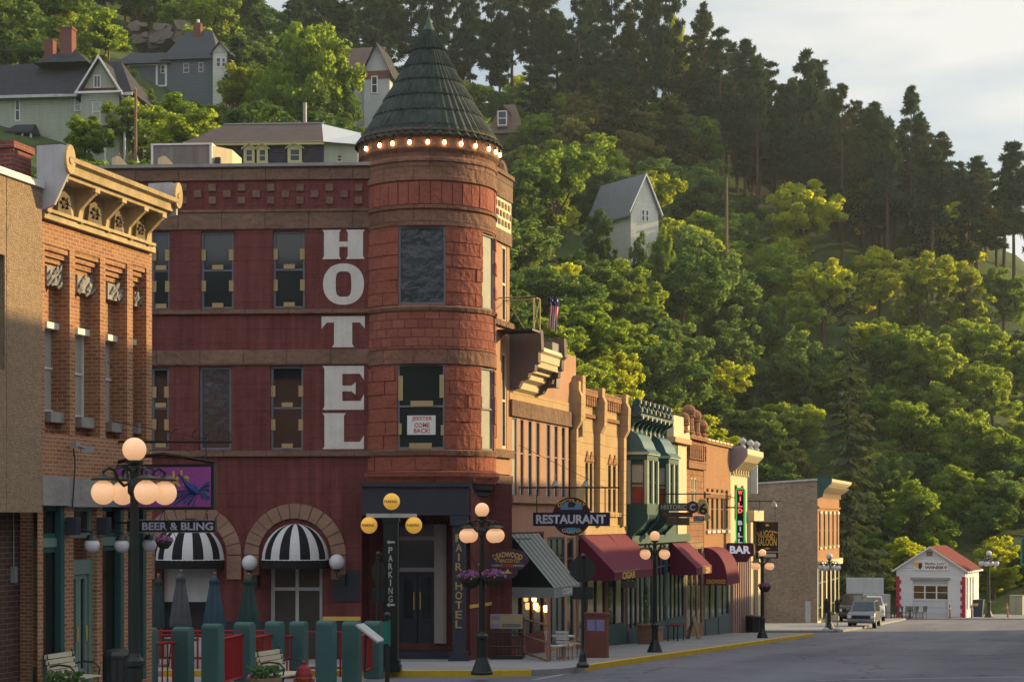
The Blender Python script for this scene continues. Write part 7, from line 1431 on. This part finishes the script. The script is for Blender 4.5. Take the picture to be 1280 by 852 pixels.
# ------------------------------------------------------------------ trees
def mesh_np(name, V, Fq, mats, mi=None, smooth=False):
    me = bpy.data.meshes.new(name); nv, nf = len(V), len(Fq); me.vertices.add(nv); me.vertices.foreach_set('co', np.asarray(V, dtype=np.float32).ravel()); me.loops.add(nf*4); me.loops.foreach_set('vertex_index', np.asarray(Fq, dtype=np.int32).ravel()); me.polygons.add(nf); me.polygons.foreach_set('loop_start', np.arange(0, nf*4, 4, dtype=np.int32)); me.polygons.foreach_set('loop_total', np.full(nf, 4, dtype=np.int32))
    for m_ in mats: me.materials.append(m_)
    me.update(calc_edges=True); return me
def quads(c, a, b_):       # diamond leaves: centre, half length vector, half width vector
    n = len(c); V = np.stack([c-a, c+b_, c+a, c-b_], 1).reshape(-1, 3); return V, np.arange(n*4).reshape(n, 4)
def unit(v): return v/np.maximum(np.linalg.norm(v, axis=1, keepdims=True), 1e-6)
def leaves(r, c, n, rad, flat, ln, wd):
    u = unit(r.normal(size=(n,3))); rr = rad*r.random((n,1))**.42; p = c+u*rr*np.array([1,1,flat]); nrm = unit(u*.7+r.normal(size=(n,3))*.7+np.array([0,0,.35])); t = unit(np.cross(nrm, r.normal(size=(n,3)))); s = np.cross(nrm, t); k = ln*(.65+.7*r.random((n,1))); return p, t*k, s*k*wd
def make_broad(seed, H=13., RX=5., low=.12, nc=118, per=170, ln=.205, lobes=8):
    r = np.random.default_rng(seed); rn = random.Random(seed); cs = []
    LB_ = []
    for k in range(lobes): a = 6.283*k/lobes+rn.uniform(-.4,.4); q_ = rn.uniform(.25,.62); LB_.append((RX*q_*math.cos(a), RX*q_*math.sin(a), H*rn.uniform(low+.16,.78), RX*rn.uniform(.36,.58)))
    LB_.append((rn.uniform(-.8,.8), rn.uniform(-.8,.8), H*.80, RX*.46)); LB_.append((rn.uniform(-.5,.5), rn.uniform(-.5,.5), H*.58, RX*.55))
    tot = sum(l[3]**2 for l in LB_); A = []
    for lx, ly, lz, lr in LB_:
        for k in range(max(5, int(nc*lr**2/tot))):
            u = unit(r.normal(size=(1,3)))[0]; c = np.array([lx,ly,lz])+u*lr*np.array([1,1,.92])*(r.random()**.25); c[2] = min(max(c[2], H*low*.8), H*.99); cs.append(c); A.append(leaves(r, c, int(per*rn.uniform(.6,1.3)), rn.uniform(.55,1.05)*RX/5, .7, ln, .55))
    p = np.concatenate([a[0] for a in A]); t = np.concatenate([a[1] for a in A]); s = np.concatenate([a[2] for a in A]); V, Fq = quads(p, t, s)
    b = MB(); top = (rn.uniform(-.3,.3), rn.uniform(-.3,.3), H*.72); b.tube([(0,0,-1.5),(.05,.05,H*.2),(top[0]*.6,top[1]*.6,H*.45),top], [.34,.27,.18,.06], 8)
    for lx, ly, lz, lr in LB_:
        z0_ = H*rn.uniform(.2,.42); b.tube([(0,0,z0_),(lx*.45,ly*.45,z0_+(lz-z0_)*.5),(lx,ly,lz)], [.15,.10,.03], 6)
        for k in range(4): b.tube([(lx*.6,ly*.6,z0_+(lz-z0_)*.65),(lx+rn.uniform(-1,1)*lr*.8,ly+rn.uniform(-1,1)*lr*.8,lz+rn.uniform(-.3,.9)*lr)], [.06,.015], 4)
    return V, Fq, b
def make_pine(seed, H=20., low=.3, RX=3.2, nw=24, ln=.36):
    r = np.random.default_rng(seed); rn = random.Random(seed); A = []; b = MB(); lean = rn.uniform(-.35,.35); b.tube([(0,0,-1.5),(lean*.4,0,H*.4),(lean,0,H*.98)], [.28,.2,.03], 7)
    for k in range(nw):
        f = min(1, max(0, (k+rn.uniform(-.5,.5))/(nw-1))); z = H*(low+(.97-low)*f**.95); R = RX*((1-f)**.6*.95+.16)*rn.uniform(.55,1.15)*(1 if f > .12 else .8); m_ = rn.randint(2,4) if f < .9 else 2
        for j in range(m_):
            a = rn.uniform(0,6.283); L_ = R*rn.uniform(.5,1.1); dz = L_*rn.uniform(-.05,.55)-.25*(1-f); b.tube([(lean*z/H,0,z),(L_*.5*math.cos(a)+lean*z/H,L_*.5*math.sin(a),z+dz*.3),(L_*math.cos(a)*.95+lean*z/H,L_*math.sin(a)*.95,z+dz)], [.055,.035,.015], 4)
            for q_ in (.4,.7,1.):
                if q_ < .5 and rn.random() < .5: continue
                pr = rn.uniform(.32,.78)*(1-.3*f); n = int(135*pr*rn.uniform(.8,1.2)); c = np.array([L_*q_*math.cos(a)+lean*z/H+rn.uniform(-.2,.2), L_*q_*math.sin(a)+rn.uniform(-.2,.2), z+dz*q_*q_+.15]); u = unit(r.normal(size=(n,3))+np.array([math.cos(a)*.35,math.sin(a)*.35,.5])); p = c+u*pr*r.random((n,1))**.5*np.array([1.05,1.05,.85]); s = unit(np.cross(u, r.normal(size=(n,3)))); kk = ln*(.6+.6*r.random((n,1))); A.append((p, u*kk, s*kk*.24))
    n = 90; c = np.array([lean,0,H*.985]); u = unit(r.normal(size=(n,3))+np.array([0,0,.8])); A.append((c+u*.5*r.random((n,1))*np.array([.8,.8,1.5])-np.array([0,0,.4]), u*ln, unit(np.cross(u, r.normal(size=(n,3))))*ln*.3))
    V, Fq = quads(*[np.concatenate([a[i] for a in A]) for i in range(3)]); return V, Fq, b
def make_spruce(seed, H=19., RX=4.6, nl=30):
    r = np.random.default_rng(seed); rn = random.Random(seed); A = []; b = MB(); b.tube([(0,0,-1),(0,0,H*.97)], [.26,.02], 7)
    for k in range(nl):
        f = k/(nl-1); z = H*(.06+.92*f); R = RX*(1-f)**.85+.15
        for j in range(8 if f < .6 else 6):
            a = rn.uniform(0,6.283); L_ = R*rn.uniform(.7,1.12); n = max(6, int(26*L_/2)); t_ = r.random((n,1)); ca = np.array([math.cos(a),math.sin(a),0]); sd = np.array([-math.sin(a),math.cos(a),0])
            dz = -L_*(.28*t_+.10*t_**2)+.25*L_*t_**3; p = ca*t_*L_+sd*(r.random((n,1))-.5)*(.5+.55*(1-t_))*L_*.42+np.array([0,0,1])*(z+dz-.08*r.random((n,1))); u = unit(ca+sd*r.normal(size=(n,1))*.5+np.array([0,0,-.35])+r.normal(size=(n,3))*.18); s = unit(np.cross(u, r.normal(size=(n,3))*.5+np.array([0,0,1]))); kk = .34*(.7+.6*r.random((n,1))); A.append((p, u*kk, s*kk*.32)); b.tube([(0,0,z),tuple(ca*L_*.8+np.array([0,0,z-L_*.3]))], [.035,.01], 4)
    V, Fq = quads(*[np.concatenate([a[i] for a in A]) for i in range(3)]); return V, Fq, b
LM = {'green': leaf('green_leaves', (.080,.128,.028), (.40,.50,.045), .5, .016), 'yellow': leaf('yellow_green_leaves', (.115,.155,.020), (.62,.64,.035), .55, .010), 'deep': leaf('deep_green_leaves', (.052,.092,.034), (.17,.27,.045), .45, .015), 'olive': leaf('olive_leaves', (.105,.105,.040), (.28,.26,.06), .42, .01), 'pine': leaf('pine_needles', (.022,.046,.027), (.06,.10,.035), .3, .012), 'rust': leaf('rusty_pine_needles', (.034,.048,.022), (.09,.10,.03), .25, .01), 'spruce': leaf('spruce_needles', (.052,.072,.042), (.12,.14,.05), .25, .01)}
PROTO = {}
for k in range(6): PROTO['broad', k] = make_broad(100+k, 13., 5.+.3*(k%3), lobes=6+k%3)
for k in range(4): PROTO['pine', k] = make_pine(200+k, low=(.28,.4,.2,.46)[k], RX=(3.3,2.9,3.6,2.8)[k])
PROTO['bushy', 0] = make_broad(300, 5., 3.2, .05, 50, 95, .2, 6); PROTO['bushy', 1] = make_broad(301, 5., 3.4, .05, 50, 95, .2, 5)
PROTO['spruce', 0] = make_spruce(400); PROTO['spruce', 1] = make_spruce(401, RX=3.6)
PH = {'broad': 13., 'pine': 20., 'bushy': 5., 'spruce': 19.}; PRX = {'broad': 5.6, 'pine': 3.5, 'bushy': 3.8, 'spruce': 4.6}; NV = {'broad': 6, 'pine': 4, 'bushy': 2, 'spruce': 2}
MESH = {}; TR = random.Random(11)
def tree_mesh(shape, var, lm):
    if (shape, var, lm) not in MESH:
        V, Fq, b = PROTO[shape, var]; me = mesh_np('crown', V, Fq, [LM[lm]]); tm_ = MESH.get((shape, var))
        if tm_ is None: o = b.build('trunk', M.bark); tm_ = o.data; bpy.data.objects.remove(o); MESH[shape, var] = tm_
        MESH[shape, var, lm] = (me, tm_)
    return MESH[shape, var, lm]
SP = []
def tree(shape, lm, px, d, ytop, hwp, lab, grp, var=None, zb=None, name=None):
    var = TR.randrange(NV[shape]) if var is None else var; x = (px-640)/F*d; z0 = terr(px, d)-.1 if zb is None else zb; top = ZC+(YH-ytop)*d/F; h = max(2.0, top-z0); s = h/PH[shape]; sx = (hwp/F*d)/PRX[shape] if hwp else s*TR.uniform(1.05,1.35)
    nm = name or {'broad': 'broadleaf_tree', 'pine': 'pine_tree', 'bushy': 'shrub', 'spruce': 'spruce_tree'}[shape]
    t = thing(nm, lab, 'shrub' if shape == 'bushy' else 'tree', (x, d, z0), TR.uniform(0,360), grp); t.scale = (sx, sx, s); me, tm_ = tree_mesh(shape, var, lm)
    for n_, m_ in (('crown', me), ('trunk', tm_)): o = bpy.data.objects.new(n_, m_); C.objects.link(o); o.parent = t
    SP.append((x, d, sx*PRX[shape])); return t
HERO = [
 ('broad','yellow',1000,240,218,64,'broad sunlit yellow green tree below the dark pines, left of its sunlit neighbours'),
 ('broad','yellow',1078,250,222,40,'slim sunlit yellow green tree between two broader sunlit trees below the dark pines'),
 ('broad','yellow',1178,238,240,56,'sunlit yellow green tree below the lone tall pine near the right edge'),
 ('broad','green',1120,205,395,50,'sunlit tree just right of the big drooping spruce'),
 ('broad','green',1205,188,500,58,'broad sunlit tree behind and above the white garage roof'),
 ('broad','green',1150,178,592,62,'leafy tree directly behind the white garage'),
 ('broad','deep',1245,176,585,50,'dark leafy tree right of the white garage behind the far lamp'),
 ('broad','green',1240,215,455,40,'small sunlit tree on the grassy slope near the right edge'),
 ('broad','deep',1085,174,605,42,'dark leafy tree behind the pale retaining wall'),
 ('broad','green',690,158,172,72,'tall bright green tree right behind the turret of the hotel'),
 ('broad','olive',748,178,122,46,'olive brown tree left of the white gabled house'),
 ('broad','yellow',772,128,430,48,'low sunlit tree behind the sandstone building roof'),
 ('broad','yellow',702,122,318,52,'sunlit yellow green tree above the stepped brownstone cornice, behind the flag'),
 ('broad','deep',872,182,270,76,'large dark green tree right of the white gabled house'),
 ('broad','deep',930,200,335,66,'dark green tree below the lone utility pole'),
 ('broad','deep',848,150,395,66,'dark leafy tree rising behind the green victorian building'),
 ('broad','olive',985,158,552,44,'olive bush like tree above the old brick block roof'),
 ('spruce','spruce',1060,175,338,60,'tall drooping spruce behind the old brick block'),
 ('broad','green',105,122,138,44,'bright green tree in front of the pale green victorian house'),
 ('broad','deep',440,207,96,34,'dark tree in front of the brown roof of the long white house'),
 ('broad','green',330,203,84,32,'green tree hiding the left gable of the long white house'),
 ('broad','deep',178,188,104,24,'dark green tree between the green victorian house and the grey house'),
 ('broad','deep',150,238,62,26,'dark green tree directly behind the white trimmed gable of the green house'),
 ('broad','green',385,208,2,74,'huge green tree above the mansard house, left of the turret'),
 ('broad','yellow',308,172,72,52,'sunlit tree right of the grey house'),
 ('broad','green',222,160,112,58,'leafy green tree below the grey house, behind the plywood shed'),
 ('broad','yellow',443,138,150,26,'small sunlit tree between the mansard house and the turret'),
 ('broad','deep',400,180,105,60,'dark green tree behind the flue pipe of the mansard house'),
 ('broad','green',118,262,2,62,'green tree high on the hill behind the green victorian house'),
 ('broad','yellow',848,262,8,30,'tall sunlit tree against the dark pines at the top of the hill'),
 ('broad','green',88,190,50,18,'bright green bush beside the brick chimney of the green victorian house'),
 ('broad','green',650,112,352,34,'green tree between the hotel corner and the flag'),
 ('broad','deep',750,214,256,30,'dark green tree covering the side wall of the white gabled house'),
 ('broad','deep',800,215,287,17,'small dark tree in front of the gable wall of the white gabled house'),
 ('broad','green',830,219,270,22,'green tree at the right hand corner of the white gabled house'),
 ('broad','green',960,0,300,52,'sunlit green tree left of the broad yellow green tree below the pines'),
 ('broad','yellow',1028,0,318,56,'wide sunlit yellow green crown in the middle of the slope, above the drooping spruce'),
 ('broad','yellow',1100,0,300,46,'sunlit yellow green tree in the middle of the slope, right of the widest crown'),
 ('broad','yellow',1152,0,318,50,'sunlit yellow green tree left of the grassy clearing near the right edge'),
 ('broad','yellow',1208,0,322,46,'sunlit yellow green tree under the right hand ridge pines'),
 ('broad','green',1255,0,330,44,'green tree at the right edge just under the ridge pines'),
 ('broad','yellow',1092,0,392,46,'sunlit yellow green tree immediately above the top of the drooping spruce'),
 ('broad','green',1165,0,405,52,'broad green tree in the middle of the right hand slope'),
 ('broad','green',1222,0,400,46,'green tree above the small sunlit tree near the right edge'),
 ('broad','deep',1000,0,420,56,'dark green tree left of the drooping spruce'),
 ('broad','deep',945,0,430,56,'dark green tree behind the neon bar building'),
 ('broad','deep',905,0,395,58,'dark green tree behind the orange brick building'),
 ('broad','green',1140,0,490,52,'green tree right of the drooping spruce, at the height of its middle'),
 ('broad','green',1182,0,470,48,'green tree above and left of the broad tree over the garage'),
 ('broad','green',1285,0,420,46,'green tree cut by the right edge at mid slope'),
 ('broad','deep',1108,0,560,46,'dark green tree between the drooping spruce and the white garage'),
 ('broad','green',1190,0,575,46,'green tree directly over the red roof of the white garage'),
 ('broad','green',1248,0,530,50,'green tree above the dark tree behind the far lamp'),
 ('broad','deep',1290,0,560,52,'dark green tree cut by the right edge above the utility cabinet'),
 ('pine','pine',1138,268,108,34,'lone tall dark pine standing above the ridge line on the right'),
 ('pine','pine',1268,262,178,34,'tall dark pine at the right edge of the ridge'),
]
for sh, lm, px, d, yt, hw_, lab in HERO:
    if sh == 'broad' and px not in (385,440,330,178,150,750,800,830): d = max(hill_d0(px)+3, solve_d(px, min(yt+2.15*hw_, 735)))
    tree(sh, lm, px, d, yt, hw_, lab, None)
for i, (px, yt) in enumerate([(588,-40),(613,-30),(640,-45),(560,-30),(541,-50),(512,-45),(487,-30),(662,-40),(578,35),(625,15)]):
    d = 300+7*(i%4); tree('pine', 'pine', px, d, yt, 24+4*(i%3), 'tall thin dark pine with a bare trunk against the sky by the turret roof', 'tall pines behind the turret', var=(3,1)[i%2])
RP = [(680,-35),(700,10),(722,-40),(742,-15),(765,-45),(785,5),(803,-50),(822,-20),(838,-40),(872,18),(884,2),(898,40),(915,52),(934,46),(950,70),(968,82),(985,96),(1003,68),(1020,80),(1038,108),(1056,104),(1074,122),(1092,126),(1108,150),(1124,160),(1152,150),(1165,182),(1182,205),(1200,200),(1214,218),(1228,214),(1244,240),(1290,190),(1256,230)]
for i, (px, yt) in enumerate(RP):
    d = hill_dr(px)-6-10*(i%3); tree('pine', 'pine' if i % 5 else 'rust', px+TR.uniform(-4,4), d, yt+TR.uniform(-5,5), TR.uniform(26,38), 'dark pine in the close rank along the hilltop right of the turret', 'pines along the ridge')
for i in range(44):
    px = TR.uniform(660, 1230); d = hill_dr(px)-TR.uniform(8, 50 if px < 860 else 20); base = YH-(terr(px,d)-ZC)*F/d; tree('pine', 'rust' if TR.random() < .3 else 'pine', px, d, base-TR.uniform(95,140), TR.uniform(26,40), 'dark pine on the upper slope below the hilltop rank', 'pines on the upper slope')
for i in range(34):
    px = TR.uniform(-20, 520); d = TR.uniform(262, 335); base = YH-(terr(px,d)-ZC)*F/d; tree('pine', 'pine', px, d, base-TR.uniform(110,170), TR.uniform(26,40), 'dark pine in the shaded forest above the hillside houses', 'pines above the houses')
KEEP = [(-10,168,200,163),(143,292,122,224),(340,378,100,218),(425,492,118,218),(740,828,312,222),(236,452,206,139),(612,654,170,264),(1112,1222,770,158),(180,236,55,246),(900,916,285,203)]
def fill(n, lo, hi, px0, px1, hr, shapes, lab, grp, minsp, tries=6000):
    k = 0
    for _ in range(tries):
        if k >= n: break
        px = TR.uniform(px0, px1); d0, dr = hill_d0(px), hill_dr(px); d = d0+(dr-d0)*TR.uniform(lo, hi); x = (px-640)/F*d; sh, lm = TR.choice(shapes); h = TR.uniform(*hr)
        if any((x-a)**2+(d-c)**2 < (minsp*(.75+.5*min(1., e/6)))**2 for a, c, e in SP): continue
        z0 = terr(px, d); yt = YH-(z0+h-ZC)*F/d; r = h/PH[sh]*PRX[sh]*F/d; bad = False
        for a, c, yl, hd in KEEP:
            if d < hd+16 and px+r > a and px-r < c and yt < yl:
                if -9 < d-hd < 16 and a-4 < px < c+4: bad = True
                if d < hd: yt = max(yt, yl+4); h = z0*0+(ZC+(YH-yt)*d/F-z0); 
        if bad or h < 3: continue
        tree(sh, lm, px, d, yt, 0, lab, grp); k += 1
fill(40, .02, .35, -40, 560, (8,13), [('broad','green'),('broad','deep'),('broad','green')], 'green broadleaf tree on the lower slope among the hillside houses', 'trees among the hillside houses', 5.4)
fill(60, .35, .92, -40, 640, (9,15), [('broad','deep'),('broad','green'),('broad','deep'),('pine','pine')], 'green broadleaf tree on the wooded slope above the hillside houses', 'trees above the hillside houses', 5.6)
fill(70, .02, .6, 620, 990, (7,12), [('broad','deep'),('broad','green'),('broad','deep'),('broad','green'),('broad','yellow')], 'leafy tree in the dense wood behind the main street row', 'wood behind the main street row', 5.0)
fill(34, .55, .86, 640, 1000, (8,13), [('broad','deep'),('broad','green'),('broad','olive')], 'leafy tree high on the slope under the pines behind the row', 'trees under the pines behind the row', 5.8)
fill(64, .01, .55, 985, 1330, (5,8.5), [('broad','deep'),('broad','green'),('broad','green'),('broad','yellow')], 'leafy tree in the wood around and above the white garage', 'wood above the white garage', 5.0)
fill(30, .5, .85, 985, 1330, (4.5,7), [('broad','deep'),('broad','green'),('broad','green')], 'leafy tree high on the slope under the pines on the right', 'trees under the pines on the right', 5.6)
fill(22, .86, 1.0, 640, 960, (7,11), [('broad','deep'),('broad','deep'),('broad','green')], 'dark leafy tree between the pine trunks at the top of the hill', 'leafy trees among the ridge pines', 4.6)
fill(60, .0, .7, -20, 1330, (2.6,4.6), [('bushy','green'),('bushy','deep'),('bushy','deep')], 'low green shrub filling a gap between the hillside trees', 'shrubs on the hillside', 4.0)
print('TREES', {k: sum(1 for o in bpy.data.objects if o.name.split('.')[0] == k) for k in ('broadleaf_tree','pine_tree','shrub','spruce_tree')})
# ------------------------------------------------------------------ morning haze over the valley
hz = MB().box(-900, 900, -350, 850, -24, 160).build('haze', [], None)
hm = bpy.data.materials.new('haze_air'); hm.use_nodes = True; N = hm.node_tree.nodes; N.remove(N['Principled BSDF'])
pv = N.new('ShaderNodeVolumePrincipled'); pv.inputs['Color'].default_value = (.80,.91,1.0,1); pv.inputs['Density'].default_value = .00014; pv.inputs['Anisotropy'].default_value = .35
hm.node_tree.links.new(pv.outputs[0], N['Material Output'].inputs['Volume']); hz.data.materials.append(hm); tag(hz, kind='stuff')
